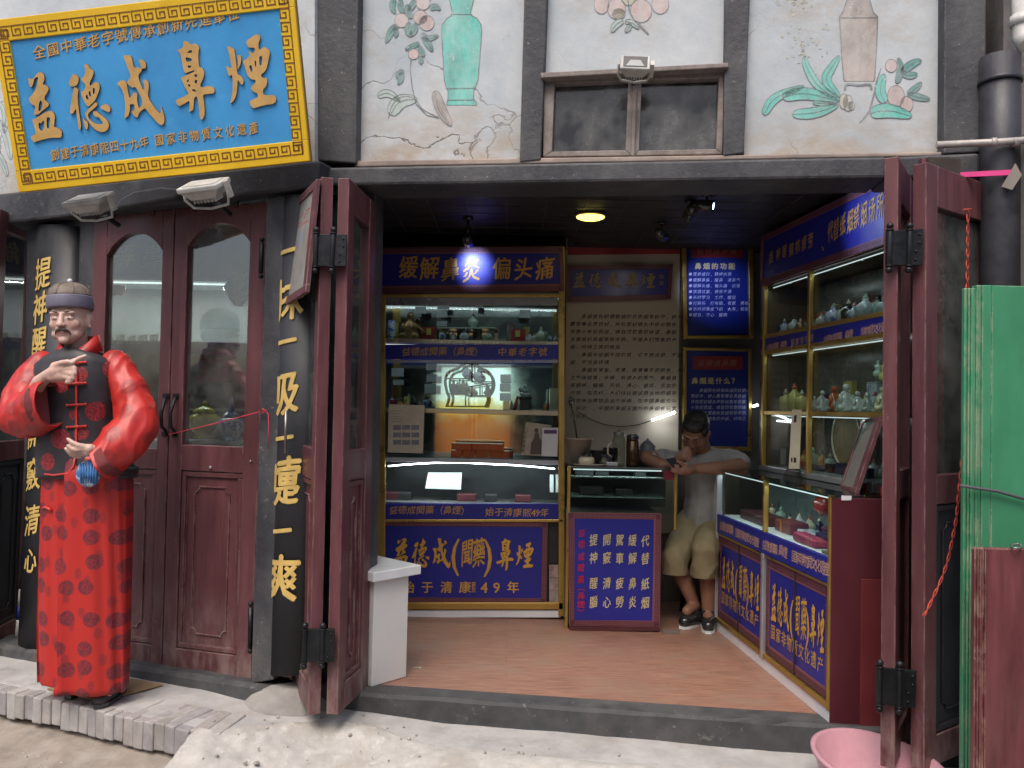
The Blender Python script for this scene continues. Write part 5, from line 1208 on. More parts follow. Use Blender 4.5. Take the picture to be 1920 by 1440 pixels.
for i, (u, v, h, kd, mt) in enumerate(((875, 709, .075, 'round', BLUEW), (897, 715, .085, 'round', BLUEW), (850, 737, .085, 'flask', BLK), (868, 737, .085, 'round', BRONZE), (885, 741, .055, 'round', AMBERP), (913, 741, .07, 'gourd', BRONZE))):
    bottle(SPn.hit(u, v), h, kd, mt, f'miniature vase, {ORD[i]} in the lobed black curio stand', 'miniature vases in the curio stand', 2, cat='miniature vase', name='miniature_vase')
t = thing('incense_stand', 'black lacquer stand with silver beads and a red tassel on the middle shelf', 'stand', zat(Z2, 986, 5.22)); p_ = zat(Z2, 986, 5.22)
b = NB(); wbox(b, p_.x - .035, p_.x + .035, 5.20, 5.26, p_.z, p_.z + .07); wbox(b, p_.x - .045, p_.x + .045, 5.19, 5.27, p_.z + .07, p_.z + .082); build('stand', b, BLK, t, bevel=.004)
b = NB()
for dx, dz in ((-.02, .1), (.0, .095), (.02, .1), (-.01, .12), (.012, .125), (-.03, .13), (0, .15)): ball(b, p_ + V((dx, -.01, dz)), .013)
build('beads', b, ALU, t)
b = NB(); tube(b, [p_ + V((-.05, -.03, .085)), p_ + V((-.06, -.04, .04)), p_ + V((-.068, -.05, .0))], [.004, .01, .014], 8); build('tassel', b, REDLAQ, t)
p_ = zat(Z2, 1040, 5.22); b = NB(); wbox(b, p_.x - .03, p_.x + .03, 5.22, 5.25, p_.z, p_.z + .14); build('white_carton', b, IVORY, None, 'tall off-white carton at the right end of the middle shelf', 'box', G2)
for i, u in enumerate((752, 762)): bottle(zat(Z2, u, 5.2), .05, 'round', AMBERP, f'tiny amber snuff bottle low on the middle shelf, {ORD[i]} of two', G2, 2)
for i, px in enumerate(([(734, 690), (757, 690), (757, 706), (734, 706)], [(737, 712), (757, 712), (757, 722), (737, 722)], [(799, 682), (820, 682), (820, 694), (799, 694)], [(800, 702), (820, 702), (820, 716), (800, 716)], [(796, 720), (818, 720), (818, 738), (796, 738)], [(938, 702), (958, 702), (958, 716), (938, 716)], [(937, 719), (957, 719), (957, 733), (937, 733)], [(937, 737), (957, 737), (957, 751), (937, 751)])):
    card(gs, px, .02, f'small pale price card, {ORD[i]} of eight hung over the middle shelf', 'price card', group='price cards in the back cabinet', mat=M('dim_card', (.36, .38, .40), rough=.6))
# counter deck: notice, red boxes, print, card
mk = [[(745 + 17 * i, 797 + 14 * j), (760 + 17 * i, 797 + 14 * j), (760 + 17 * i, 806 + 14 * j), (745 + 17 * i, 806 + 14 * j)] for i in range(3) for j in range(3)] + [[(740, 770 + 5 * k), (740 + 22 - 3 * (k % 3), 770 + 5 * k), (740 + 22 - 3 * (k % 3), 771 + 5 * k), (740, 771 + 5 * k)] for k in range(5)]
mk = [[(u - 10 + 2, v) for u, v in q] for q in mk]
nb = card(BC, [(729, 758), (796, 760), (793, 850), (727, 848)], .05, 'large white notice with nine small pictures leaning on the back cabinet', 'notice', 'notice', mat=IVORY, marks=mk, th=.006)
rb_ = random.Random(4)
for i, (u0, u1, v0, v1) in enumerate(((846, 866, 836, 848), (862, 886, 827, 848), (880, 902, 838, 848), (895, 918, 836, 848), (915, 945, 838, 848), (868, 890, 848, 860), (892, 915, 849, 860), (917, 942, 849, 860), (940, 963, 843, 860), (845, 866, 849, 860))):
    D = 5.17 + rb_.uniform(0, .06); a_, c_ = at(u0, v1, D), at(u1, v0, D); b = NB(); zb = Z3 + (.0 if v1 > 855 else .045)
    wbox(b, a_.x, c_.x - .003, D, D + .05, zb, zb + .043); build('red_box', b, [REDLAQ], None, f'little dark red gift box, {ORD[i]} of ten heaped on the counter deck', 'gift box', G3, bevel=.004)
pp = thing('portrait_print', 'framed print of a standing robed figure at the right of the deck', 'picture', BC.hit(995, 856))
b = NB(); poly(b, BC, [(986, 791), (1034, 797), (1028, 856), (976, 853)], .0, -.008); build('paper', b, M('sepia_paper', (.36, .31, .23), rough=.6, var=.2, scale=20), pp)
b = NB(); text(b, '一代宗師傳承', BC, (984, 803), (980, 845), 8, .002, sl=0, res=1); poly(b, BC, [(1003, 812), (1010, 812), (1012, 822), (1018, 830), (1020, 852), (994, 852), (996, 830), (1001, 822)], .002, .0005); ball(b, BC.hit(1006, 807, .002), (.012, .001, .015)); build('figure', b, M('sepia_ink', (.10, .075, .06), rough=.7, bmp=0), pp, recalc=False)
b = NB(); poly(b, BC, [(1017, 802), (1047, 802), (1045, 856), (1015, 855)], .022, .018); pay = build('payment_card', b, PAPER, None, 'white payment card with a purple band at the right end of the deck', 'card')
b = NB(); poly(b, BC, [(1020, 806), (1044, 806), (1044, 813), (1020, 813)], .024, .0225); build('band', b, M('purple_print', (.09, .04, .11), rough=.5), pay)
# lit case
for i, px in enumerate(([(803, 886), (866, 886), (864, 918), (797, 916)], [(1031, 890), (1038, 890), (1038, 923), (1031, 923)], [(1042, 890), (1050, 890), (1050, 923), (1042, 923)])):
    card(Plane((0, 5.2, 0), (1, 0, 0)), px, .0, ('wide blank white card standing in the lit case', 'narrow white card at the right end of the lit case', 'narrow white card beside the gold post in the lit case')[i], 'card')
for i, (u, w_) in enumerate(((740, .10), (765, .08), (880, .12), (925, .08), (985, .1))):
    p_ = zat(Z4, u, 5.25); b = NB(); wbox(b, p_.x - w_ / 2, p_.x + w_ / 2, 5.22, 5.32, p_.z, p_.z + .045); build('lacquer_box', b, DARKW if i % 2 else M('dark_red_box', (.09, .02, .025), rough=.4), None, f'low dark box, {ORD[i]} from the left on the floor of the lit case', 'box', G4, bevel=.004)

# ================================================================== wall poster, plaque, framed blue notices
WP = Plane((0, 5.55, 0), (1, 0, 0))
wp = thing('wall_poster', 'big beige wall poster with columns of black text and a red top band', 'poster', WP.hit(1166, 900))
b = NB(); poly(b, WP, [(1050, 463), (1275, 459), (1270, 1000), (1050, 1000)], .0, -.02); build('sheet', b, M('beige_poster_paper', (.46, .40, .31), rough=.6, var=.05, scale=2, bmp=.02), wp)
b = NB(); poly(b, WP, [(1062, 465), (1275, 462), (1275, 476), (1062, 478)], .004, .0005); build('band', b, M('poster_red', (.33, .03, .035), rough=.5), wp)
b = NB()
ROWS = ['  鼻烟是在研磨极细的优质烟草粉中，掺入', '麝香等名贵药材，并在密封蜡丸中陈化数年', '及数十年后而成，嗅自然花香的味道，鼻烟', '主要原料是烟草和中药，不是人们想象的大', '烟、吗啡之类的物品', '  鼻烟与纸烟不同的是，它不用点燃，不冒', '烟，不污染环境', '  鼻烟有黑紫、老黄、嫩黄等不同颜色，大', '之气味醇厚，辛辣，有诱人的芳气，鼻烟具', '有提神、醒脑、开窍、清心、避疫、活血的', '疗效，在古代，人们往往尝试用当地的烟草', '植物来当做物品治疗疾病，在中国鼻烟也叫', '“闻药”，中国的鼻烟王国外的鼻烟有玩赏', '的区别']
for i, r_ in enumerate(ROWS):
    v = 593.5 + i * 14.35
    for j, ch in enumerate(r_):
        if ch == ' ': continue
        X, Y = WP.loc(WP.hit(1074 + j * 10.55, v + (j - 9) * .05, .003)); k = WP.scale(1100, 700); put_glyph(b, ch, WP, X, Y, 9.6 * k, 8.6 * k, .002, sl=.16, res=1, bold=.0)
build('lettering', b, INK_L, wp, recalc=False)
pq = thing('plaque', 'blue plaque with a carved mauve border hung across the beige poster', 'plaque', WP.hit(1163, 565))
bq = banner(pq, WP, [(1063, 497), (1262, 495), (1258, 561), (1063, 566)], [(1070, 506), (1254, 503), (1252, 552), (1070, 556)], .03, name='board', fsize=.034)
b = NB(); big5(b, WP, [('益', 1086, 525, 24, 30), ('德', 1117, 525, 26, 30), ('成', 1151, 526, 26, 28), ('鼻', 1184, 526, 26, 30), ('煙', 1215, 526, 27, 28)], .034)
text(b, '聞藥', WP, (1240, 519), (1240, 531), 9, .034, sl=0, res=1); build('lettering', b, [M('dull_gold_lettering', (.33, .24, .10), rough=.5), DARK_L], bq, recalc=False)
def framed_notice(px, inner, red, lab, title, trow, rows, sub):
    t = thing('framed_notice', lab, 'notice board', WP.hit((px[0][0] + px[1][0]) / 2, px[2][1]))
    b = NB(); bars(b, WP, px, inner, .05, .0); build('frame', b, BRASS, t, bevel=.004)
    b = NB(); poly(b, WP, inner, .03, .01); build('panel', b, ROYAL_D, t)
    b = NB(); rect(b, WP, *red, .034, .031); rd = build('title_band', b, M('dull_red_band', (.25, .02, .025), rough=.5), t)
    b = NB(); text(b, '益德成鼻煙', WP, (red[0] + 16, (red[1] + red[3]) / 2), (red[2] - 18, (red[1] + red[3]) / 2), 13, .0365, sl=.14, res=1); build('lettering', b, M('dim_pink_lettering', (.34, .16, .12), rough=.5), rd, recalc=False)
    b = NB(); text(b, title[0], WP, title[1], title[2], 13, .033, sl=0, bold=.06); build('title', b, CREAM_L, t, recalc=False)
    b = NB()
    for (s, u, v) in rows:
        for j, ch in enumerate(s):
            if ch == ' ': continue
            X, Y = WP.loc(WP.hit(u + j * sub, v, .033)); k = WP.scale(1340, 600); put_glyph(b, ch, WP, X, Y, 7.4 * k, 7.4 * k, .033, sl=.14, res=1, bold=0)
    build('lettering', b, WHITE_L, t, recalc=False)
bul = ['●营养成分，精神抗倦', '●缓解鼻炎，醒鼻 通鼻气', '●缓解头痛，偏头痛 抗晕', '●饮酒过量，神志不清', '●长时学习 工作，醒目', '●打麻将 打电脑，夜累 熬夜', '●长时间乘坐飞机 火车，轮船', '●醒目，守心 醒脑']
framed_notice([(1279, 442), (1412, 446), (1414, 635), (1282, 635)], [(1287, 449), (1403, 451), (1405, 628), (1290, 629)], (1297, 457, 1393, 483), 'framed blue notice with bulleted lines, above the seated man', ('鼻烟的功能', (1309, 499), (1372, 499)), 0, [(r_, 1295, 514 + 10.9 * i) for i, r_ in enumerate(bul)], 8.1)
par = ['  鼻烟是在研磨极细的优质烟', '草粉中，掺入麝香等名贵药材', '并在密封蜡丸中陈化数年及数', '十年后而成，嗅自然花香的味', '道鼻烟主要原料是烟草和中药', '不是人们想象的大烟、吗啡之', '类的物品']
framed_notice([(1281, 651), (1411, 654), (1410, 846), (1281, 844)], [(1288, 657), (1404, 659), (1403, 838), (1288, 836)], (1299, 668, 1393, 693), 'framed blue notice with a paragraph of text, behind the seated man', ('鼻烟是什么？', (1303, 714), (1378, 714)), 0, [(r_, 1299, 732 + 10.6 * i) for i, r_ in enumerate(par)], 8.0)
led_strip('led_strip', [WP.hit(1222, 788, .06), WP.hit(1245, 780, .06), WP.hit(1266, 773, .06)], .008, 'short slanting white light tube in front of the beige poster', .35, (0, -.5, -1))
led_strip('led_strip', [WP.hit(1412, 762, .10), WP.hit(1421, 759, .10)], .008, 'tiny glint of white light tube right of the lower blue notice', .3, (0, -1, -.3))
b = NB(); tube(b, [WP.hit(u, v, .03) for u, v in smooth_pts([(1080, 770), (1110, 788), (1140, 798), (1170, 800), (1200, 796), (1222, 788)])], .0025, 5); build('cable', b, BLK, None, 'thin dark cable sagging across the foot of the beige poster', 'cable')
# ================================================================== small glass counter with the blue board
KD = 4.88; KP = Plane((0, KD, 0), (1, 0, 0)); kc = thing('glass_counter', 'small glass counter faced with a blue lettered board, in front of the seated man', 'counter', KP.hit(1152, 1178))
kx0, kx1 = KP.hit(1066, 900).x, KP.hit(1268, 900).x; kz = KP.hit(1160, 876).z; kzm = KP.hit(1160, 962).z
b = NB(); wbox(b, kx0, kx1, KD, KD + .34, kz - .012, kz); build('top', b, M('dark_glass_top', (.06, .07, .075), rough=.12, bmp=0), kc, bevel=.003)
b = NB(); wbox(b, kx0, kx1, KD + .33, KD + .34, kzm, kz - .013); wbox(b, kx0, KP.hit(1237, 900).x, KD + .01, KD + .33, .02, kzm); build('body', b, M('olive_counter_board', (.10, .095, .08), rough=.5), kc)
for q0 in (.085, .2):
    b = NB(); wbox(b, kx0 + .01, kx1 - .06, KD + .03, KD + .32, kzm + q0, kzm + q0 + .007); build('glass_shelf', b, M('dull_green_glass', (.22, .27, .25), rough=.2, bmp=0), kc)
b = NB(); wbox(b, kx0, kx1 - .02, KD, KD + .004, kzm, kz - .013); build('pane', b, CGLASS, kc)
b = NB(); wbox(b, kx0 - .006, kx0 + .012, KD - .008, KD + .02, .0, kz - .001); build('post', b, BRASS, kc, bevel=.003); b = NB(); wbox(b, kx1 - .012, kx1 + .004, KD - .008, KD + .02, kzm - .09, kz - .013); build('post', b, BRASS, kc, bevel=.003)
b = NB(); wbox(b, kx1 - .075, kx1 - .014, KD - .004, KD - .001, kzm + .2, kz - .014); build('red_tab', b, M('dull_red_tab', (.20, .02, .03), rough=.5), kc)
KB = Plane((0, 4.83, 0), (1, .0, 0))
kb = banner(kc, KB, [(1065, 961), (1240, 963), (1237, 1176), (1068, 1173)], [(1077, 972), (1226, 974), (1223, 1164), (1077, 1163)], .0, fsize=.030, name='front_board')
b = NB()
for s, u in (('提神醒腦', 1113), ('開竅清心', 1138), ('駕車疲勞', 1162), ('緩解鼻炎', 1186), ('代替紙烟', 1210)):
    for j, ch in enumerate(s):
        v = (1012, 1046, 1093, 1128)[j] + (u - 1113) * .02; text(b, ch, KB, (u, v), (u, v + 1), 23, .004, sl=.1, wr=.68, bold=.02)
text(b, '益德成聞藥', KB, (1091, 999), (1089, 1087), 16, .004, sl=.1, wr=.8, mi=1, bold=0); text(b, '︵鼻煙︶', KB, (1090, 1101), (1089, 1149), 15, .004, sl=0, mi=1, bold=0)
build('lettering', b, [CREAM_L, RED_L], kb, recalc=False)
b = NB(); rect(b, KB, 1068, 1174, 1237, 1183, .0, -.04); build('plinth', b, M('dark_red_plinth', (.08, .02, .025), rough=.5), kc)
for i, (u, w_, z_, h_) in enumerate(((1095, .11, .207, .055), (1128, .08, .207, .035), (1170, .1, .092, .04), (1110, .14, .092, .05), (1200, .07, .207, .05))):
    p_ = at(u, 900, KD + .12); b = NB(); wbox(b, p_.x - w_ / 2, p_.x + w_ / 2, KD + .1, KD + .2, kzm + z_ + .001, kzm + z_ + h_); build('dark_case', b, DARKW, None, f'dark little case, {ORD[i]} of five inside the small glass counter', 'box', 'cases inside the small glass counter', bevel=.004)
# things on the small counter
kk = kz + .001
def onk(u, D=5.0): p_ = at(u, 850, D); return V((p_.x, D, kk))
p_ = onk(1086, 5.03); t = thing('plastic_tub', 'beige plastic tub with a dark stick standing in it', 'tub', p_)
b = NB(); lathe(b, p_, [(0, 0), (.055, 0), (.075, .15), (.082, .15), (.082, .16), (.072, .16), (.05, .02), (0, .02)], 20); build('tub', b, M('beige_plastic', (.30, .26, .19), rough=.5), t)
b = NB(); tube(b, [p_ + V((0, 0, .05)), p_ + V((-.03, 0, .25)), p_ + V((-.055, 0, .36))], .005, 6); ball(b, p_ + V((-.058, 0, .38)), (.014, .014, .03)); build('stick', b, BLK, t)
p_ = onk(1100, 4.95); t = thing('teapot', 'squat cream teapot with a dark lid on the small counter', 'teapot', p_)
b = NB(); lathe(b, p_, [(0, 0), (.03, 0), (.048, .02), (.045, .045), (.03, .055)], 18); build('body', b, IVORY, t); b = NB(); lathe(b, p_, [(.034, .054), (.03, .066), (.012, .075), (.012, .085), (0, .088)], 14); build('lid', b, BLK, t)
p_ = onk(1160, 4.99); t = thing('glass_jug', 'clear glass jug with a handle on the small counter', 'jug', p_)
b = NB(); lathe(b, p_, [(.035, 0), (.04, .02), (.04, .15), (.03, .18), (.032, .19)], 18); build('body', b, GLASS('jug_glass', (.75, .78, .72), base=.08), t)
b = NB(); tube(b, [p_ + V((-.038, 0, .14)), p_ + V((-.065, 0, .12)), p_ + V((-.065, 0, .07)), p_ + V((-.04, 0, .05))], .005, 6); build('handle', b, IVORY, t); b = NB(); lathe(b, p_, [(.034, .19), (.034, .2), (.01, .205), (.01, .215), (0, .215)], 14); build('lid', b, STEEL, t)
p_ = onk(1186, 4.97); t = thing('thermos', 'dark upright thermos flask with a bronze sheen beside the glass jug', 'flask', p_)
b = NB(); lathe(b, p_, [(0, 0), (.036, 0), (.038, .01), (.038, .15), (.034, .155)], 20); build('body', b, M('brown_metal', (.10, .055, .03), rough=.2, metal=.7, bmp=0), t); b = NB(); lathe(b, p_, [(.036, .155), (.036, .185), (.03, .19), (0, .19)], 20); build('lid', b, BLK, t)
p_ = onk(1214, 5.08); b = NB(); lathe(b, p_, [(0, 0), (.06, 0), (.07, .04), (.06, .09), (.045, .10), (.05, .115), (.03, .14), (.008, .155), (.008, .165), (0, .166)], 20); build('lidded_pot', b, M('slate_pot', (.12, .13, .15), rough=.4), None, 'dark grey lidded pot half hidden by the seated man\'s forearm', 'pot')
p_ = onk(1107, 4.93); b = NB(); lathe(b, p_, [(0, 0), (.06, 0), (.10, .008), (.098, .011), (.05, .004), (0, .004)], 24, sy=.4); build('tray', b, IVORY, None, 'thin oval tray lying at the front of the small counter', 'tray')
for i, (u, D, w_, h_) in enumerate(((1122, 5.1, .11, .085), (1138, 5.06, .07, .06), (1148, 4.93, .07, .025), (1145, 5.12, .09, .1))):
    p_ = onk(u, D); b = NB(); wbox(b, p_.x - w_ / 2, p_.x + w_ / 2, D, D + .06, kk, kk + h_); build('dark_box', b, (BLK, M('violet_box', (.06, .04, .08), rough=.5), GREYW, BLK)[i], None, ('black box behind the cream teapot', 'dull violet packet among the things on the small counter', 'small grey striped packet in front of the glass jug', 'tall black box beside the glass jug')[i], 'box', 'boxes on the small counter', bevel=.005)
p_ = onk(1133, 4.96); b = NB(); lathe(b, p_, [(0, 0), (.02, 0), (.026, .02), (.02, .04), (.008, .05), (0, .055)], 12); build('small_pot', b, M('olive_glaze', (.12, .12, .09), rough=.3), None, 'tiny olive pot between the teapot and the jug', 'pot')

# ================================================================== right counter, two modules
c0, c1 = onz(1343, 1180, 0), onz(1556, 1356, 0)
RC = Plane(c0, c1 - c0); Lr = (c1 - c0).length; HZ = .94
rc = thing('glass_counter', 'long glass counter with blue lettered panels along the right side', 'counter', (c0 + c1) / 2)
back = -RC.n
def rbox(bm, x0, x1, z0, z1, t0, t1, mi=0): lbox(bm, RC, x0, z0, x1, z1, t0, t1, mi)
xm_ = RC.loc(RC.hit(1433, 1100))[0]; z_st0, z_st1 = RC.loc(RC.hit(1500, 1068))[1], RC.loc(RC.hit(1500, 1024))[1]
b = NB(); rbox(b, 0, Lr, 0, .055, .004, -.03); build('plinth', b, WHITEP, rc, bevel=.002)
b = NB(); rbox(b, 0, Lr, .056, .08, .012, -.02); build('rail', b, BRASS, rc, bevel=.003)
b = NB(); rbox(b, 0, Lr, z_st0 - .016, z_st0 - .004, .006, -.02); build('rail', b, BRASS, rc, bevel=.002)
b = NB(); rbox(b, 0, Lr, .02, z_st0, -.03, -.28); build('body', b, DARKW, rc)
b = NB(); rbox(b, 0, Lr, z_st0, z_st1, .01, -.012); st = build('name_strip', b, ROYAL, rc)
b = NB(); text(b, '益德成聞藥', RC, (1352, 985), (1372, 994), (18, 19), .012, sl=.05, res=1); text(b, '國家非物質文化遺產', RC, (1382, 999), (1420, 1017), (19, 20), .012, sl=.05, res=1, bold=0)
text(b, '益德成聞藥', RC, (1433, 1021), (1454, 1031), (21, 22), .012, sl=.05, res=1, bold=0); text(b, '鼻煙', RC, (1464, 1032), (1472, 1036), 23, .012, sl=.05, res=1, bold=0); text(b, '國家非物質文化遺產', RC, (1489, 1043), (1550, 1067), (24, 28), .012, sl=.05, res=1, bold=0); build('lettering', b, PINK_L, st, recalc=False)
for k, (x0, x1) in enumerate(((.012, xm_ - .02), (xm_ + .02, Lr - .012))):
    def q_(z0, z1, e): return [RC.pt(x0 + e, z1 - e), RC.pt(x1 - e, z1 - e), RC.pt(x1 - e, z0 + e), RC.pt(x0 + e, z0 + e)]
    z0, z1 = .085, z_st0 - .02
    b = NB()
    for (xa, xb, za, zb) in ((x0, x1, z1 - .045, z1), (x0, x1, z0, z0 + .045), (x0, x0 + .04, z0 + .045, z1 - .045), (x1 - .04, x1, z0 + .045, z1 - .045)): rbox(b, xa, xb, za, zb, -.002, -.02)
    o = build('sliding_panel', b, PURP, rc, label=('far blue sliding panel in the shade behind', 'near blue sliding panel with amber characters')[k])
    b = NB(); rbox(b, x0 + .04, x1 - .04, z0 + .045, z1 - .045, -.005, -.02); build('field', b, ROYAL, o)
    b = NB(); A_ = [V((x0 + .006, z1 - .006)), V((x1 - .006, z1 - .006)), V((x1 - .006, z0 + .006)), V((x0 + .006, z0 + .006))]; cc = V(((x0 + x1) / 2, (z0 + z1) / 2))
    for i in range(4):
        a_, c_ = A_[i], A_[(i + 1) % 4]; d_ = (c_ - a_).normalized(); nn = V((d_.y, -d_.x)); nn = nn if nn.dot(cc - a_) > 0 else -nn; fret(b, RC, a_, c_, nn, .034, .0034, -.0006)
    build('key_pattern', b, PURPD, o, recalc=False)
    b = NB(); xmid = (x0 + x1) / 2; rbox(b, xmid - .004, xmid + .004, z0, z1, .002, -.0045); build('seam', b, DARK_L, o)
    b = NB(); ww = x1 - x0 - .08; zc = (z0 + z1) / 2 + .035; n5 = [('益', .09), ('德', .215), ('成', .335), ('鼻', .80), ('煙', .925)]
    for ch, f in n5:
        L3, cx, cy, w0, h0 = BIGLOC[ch]; X = x0 + .04 + f * ww; ch_w, ch_h = ww * .105, .19
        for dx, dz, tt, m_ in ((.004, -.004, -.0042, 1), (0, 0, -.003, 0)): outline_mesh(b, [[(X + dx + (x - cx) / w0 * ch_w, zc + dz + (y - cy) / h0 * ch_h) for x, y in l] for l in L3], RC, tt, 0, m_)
    for ch, f, wv in (('(', .455, 1.1), ('聞', .53, .44), ('藥', .645, .44), (')', .745, 1.1)): put_glyph(b, ch, RC, x0 + .04 + f * ww, zc, .2 * wv * .7, .2, -.003, sl=.0 if ch in '()' else .1, bold=.02 if ch not in '()' else .012)
    for i, ch in enumerate('国家非物质文化遗产'): put_glyph(b, ch, RC, x0 + .04 + ww * (.08 + .84 * i / 8), z0 + .125, .056, .075, -.003, sl=.05, bold=.02)
    build('lettering', b, [AMBER, DARK_L], o, recalc=False)
for q0, q1, q2 in ((-.008, .018, HZ), (xm_ - .014, xm_ + .014, z_st0)):
    b = NB(); rbox(b, q0, q1, .05, q2, .015, -.02); build('post', b, ALU, rc, bevel=.003)
for q0, q1, q2 in ((xm_ - .006, xm_ + .008, z_st1), (Lr - .016, Lr + .004, .05)):
    b = NB(); rbox(b, q0, q1, q2, HZ, .011, -.015); build('post', b, BRASS, rc, bevel=.003)
b = NB(); rbox(b, 0, xm_, z_st1, HZ - .008, -.002, -.007); build('pane', b, CGLASS, rc)
b = NB(); rbox(b, xm_, Lr, z_st1, HZ - .008, -.002, -.007); build('pane', b, CGLASS, rc)
b = NB(); rbox(b, -.01, Lr + .01, HZ - .008, HZ, .01, -.32); build('top', b, TOPGL, rc, bevel=.002)
b = NB(); rbox(b, 0, Lr, z_st0 + .01, z_st1 - .006, -.013, -.28); build('display_floor', b, WHITEP, rc)
b = NB(); rbox(b, 0, Lr, .02, HZ - .01, -.285, -.30); build('back_board', b, M('dark_green_board', (.13, .16, .16), rough=.3), rc)
EPn = Plane(RC.pt(Lr, 0, .0), -RC.n, (0, 0, 1)); 
b = NB(); a_ = RC.pt(Lr + .005, 0, .004); d_ = V((1, -.06, 0)).normalized(); pe = Plane(a_, d_)
lbox(b, pe, 0, 0, .55, HZ - .009, .0, -.02); build('end_panel', b, M('deep_red_veneer', (.075, .014, .02), rough=.4, var=.2, scale=3, stretch=(1, 1, .3), bmp=.1), rc, bevel=.002)
b = NB(); lbox(b, pe, .12, .0, .55, .60, .012, .001); build('end_board', b, M('red_veneer', (.13, .022, .025), rough=.4, var=.2, scale=3), rc, bevel=.002)
b = NB(); poly(b, pe, [(1578, 929), (1597, 930), (1596, 938), (1578, 938)], .004, .001); build('white_sticker', b, WHITEP, rc)
# goods in the right counter
def inr(x, d, z): return RC.pt(x, z, -d)
fz = z_st1 - .005
def rt(px, d): p_ = RC.hit(*px, -d); return V((p_.x, p_.y, fz))
b = NB(); a_ = RC.hit(1506, 1020, -.06); xx = RC.loc(a_)[0]
f = [inr(xx - .10, .05, fz), inr(xx + .14, .05, fz), inr(xx + .14, .05, fz + .035), inr(xx - .10, .05, fz + .045)]; prism(b, f, [p + back * .07 for p in f]); build('red_purse', b, M('red_brocade', (.30, .02, .06), rough=.6, var=.5, scale=30, bmp=.3, bscale=60), None, 'folded crimson brocade purse in the near glass counter', 'purse', bevel=.012, seg=3)
for i, (x0, x1, d0, d1, zz0, zz1, mt, lab) in enumerate(((Lr - .62, Lr - .38, .12, .2, 0, .04, WHITP, 'pale grey low box in the near glass counter'), (Lr - .42, Lr - .04, .12, .27, 0, .055, M('navy_box', (.02, .02, .06), rough=.4), 'navy tray at the back of the near glass counter'), (Lr - .40, Lr - .05, .14, .26, .056, .085, M('dark_red_box', (.09, .02, .025), rough=.4), 'dark red tray lying on the navy tray'), (Lr - .85, Lr - .66, .1, .2, .0, .06, M('brick_red_box', (.17, .04, .03), rough=.4), 'brick red rounded case with an orange stripe at the middle post'), (Lr - .16, Lr - .02, .03, .08, 0, .016, BRONZE, 'flat tan packet beside the crimson purse'), (.15, .5, .08, .2, 0, .05, M('dark_red_box', (.09, .02, .025), rough=.4), 'dark red case in the far glass counter'), (Lr - .25, Lr - .04, .262, .275, .1, .3, REDLAQ, 'upright red picture card at the back of the near glass counter'))):
    b = NB(); lbox(b, RC, x0, fz + zz0, x1, fz + zz1, -d0, -d1); o = build('display_box', b, mt, None, lab, 'box', 'boxes in the right glass counter', bevel=.006)
b = NB(); lbox(b, RC, Lr - .775, fz + .0, Lr - .765 + .01, fz + .061, -.0985, -.0995); build('orange_tag', b, ORNG, None, 'bright orange strip standing on the brick red case', 'tag')
p_ = inr(Lr - .2, .2, fz + .086); b = NB(); ball(b, p_ + V((0, 0, .018)), (.03, .03, .02)); build('crystal', b, GREYW, None, 'lump of white crystal on the dark red tray', 'crystal')
p_ = inr(Lr - .5, .2, fz + .12); b = NB(); ball(b, p_ + V((0, 0, .05)), .05); build('red_ball', b, REDLAQ, None, 'dark red ball ornament hanging at the back of the near counter', 'ornament')
# ================================================================== tall wall unit on the right
r0, r1 = onz(1420, 880, .94), onz(1592, 912, .94); r0.z = r1.z = 0
RU = Plane(r0, r1 - r0); 
def ru(u, v, t=0): return RU.hit(u, v, t)
xu0, xu1 = RU.loc(ru(1428, 700))[0], RU.loc(ru(1700, 700))[0] + .12
wu = thing('wall_unit', 'tall glass-fronted wall unit full of snuff bottles along the right side', 'cabinet', RU.pt((xu0 + xu1) / 2, .94, 0))
def ubox(bm, x0, x1, z0, z1, t0, t1, mi=0): lbox(bm, RU, x0, z0, x1, z1, t0, t1, mi)
SHD = .30
b = NB(); ubox(b, xu0, xu1, .945, 2.33, -SHD, -SHD - .02); ubox(b, xu0 - .02, xu0, .945, 2.33, 0, -SHD); ubox(b, xu1, xu1 + .02, .945, 2.33, 0, -SHD); ubox(b, xu0, xu1, 2.03, 2.33, -.02, -SHD); build('carcass', b, M('dim_brown_board', (.07, .055, .045), rough=.35, var=.3, scale=4), wu)
b = NB(); ubox(b, xu0 + .01, xu1 - .01, .97, 2.02, -SHD + .012, -SHD + .002); build('mirror_back', b, M('grey_back_board', (.17, .16, .14), rough=.25, var=.3, scale=5, bmp=0, spec=.8), wu)
zb0, zb1 = RU.loc(ru(1660, 632))[1], RU.loc(ru(1660, 583))[1]
zs = RU.loc(ru(1600, 776))[1]
for q0 in (zb0, zb1 - .022):
    b = NB(); ubox(b, xu0, xu1, q0, q0 + .022, .006, -SHD); build('shelf', b, BRASS, wu, bevel=.003)
b = NB(); ubox(b, xu0, xu1, zb0 + .0225, zb1 - .0225, .002, -.02); st = build('name_strip', b, ROYAL, wu)
b = NB(); text(b, '益德成聞藥（鼻煙）', RU, (1440, 652), (1476, 644), (13, 14), .004, sl=.05, res=1); text(b, '國家非物質', RU, (1486, 642), (1522, 634), (14, 15), .004, sl=.05, res=1)
text(b, '益德成聞藥', RU, (1548, 637), (1575, 631), (17, 18), .004, sl=.05, res=1, bold=0); text(b, '鼻煙', RU, (1588, 628), (1595, 626), 18, .004, sl=.05, res=1, bold=0); text(b, '非物質文化遺產', RU, (1618, 622), (1664, 611), (19, 22), .004, sl=.05, res=1, bold=0); build('lettering', b, PINK_L, st, recalc=False)
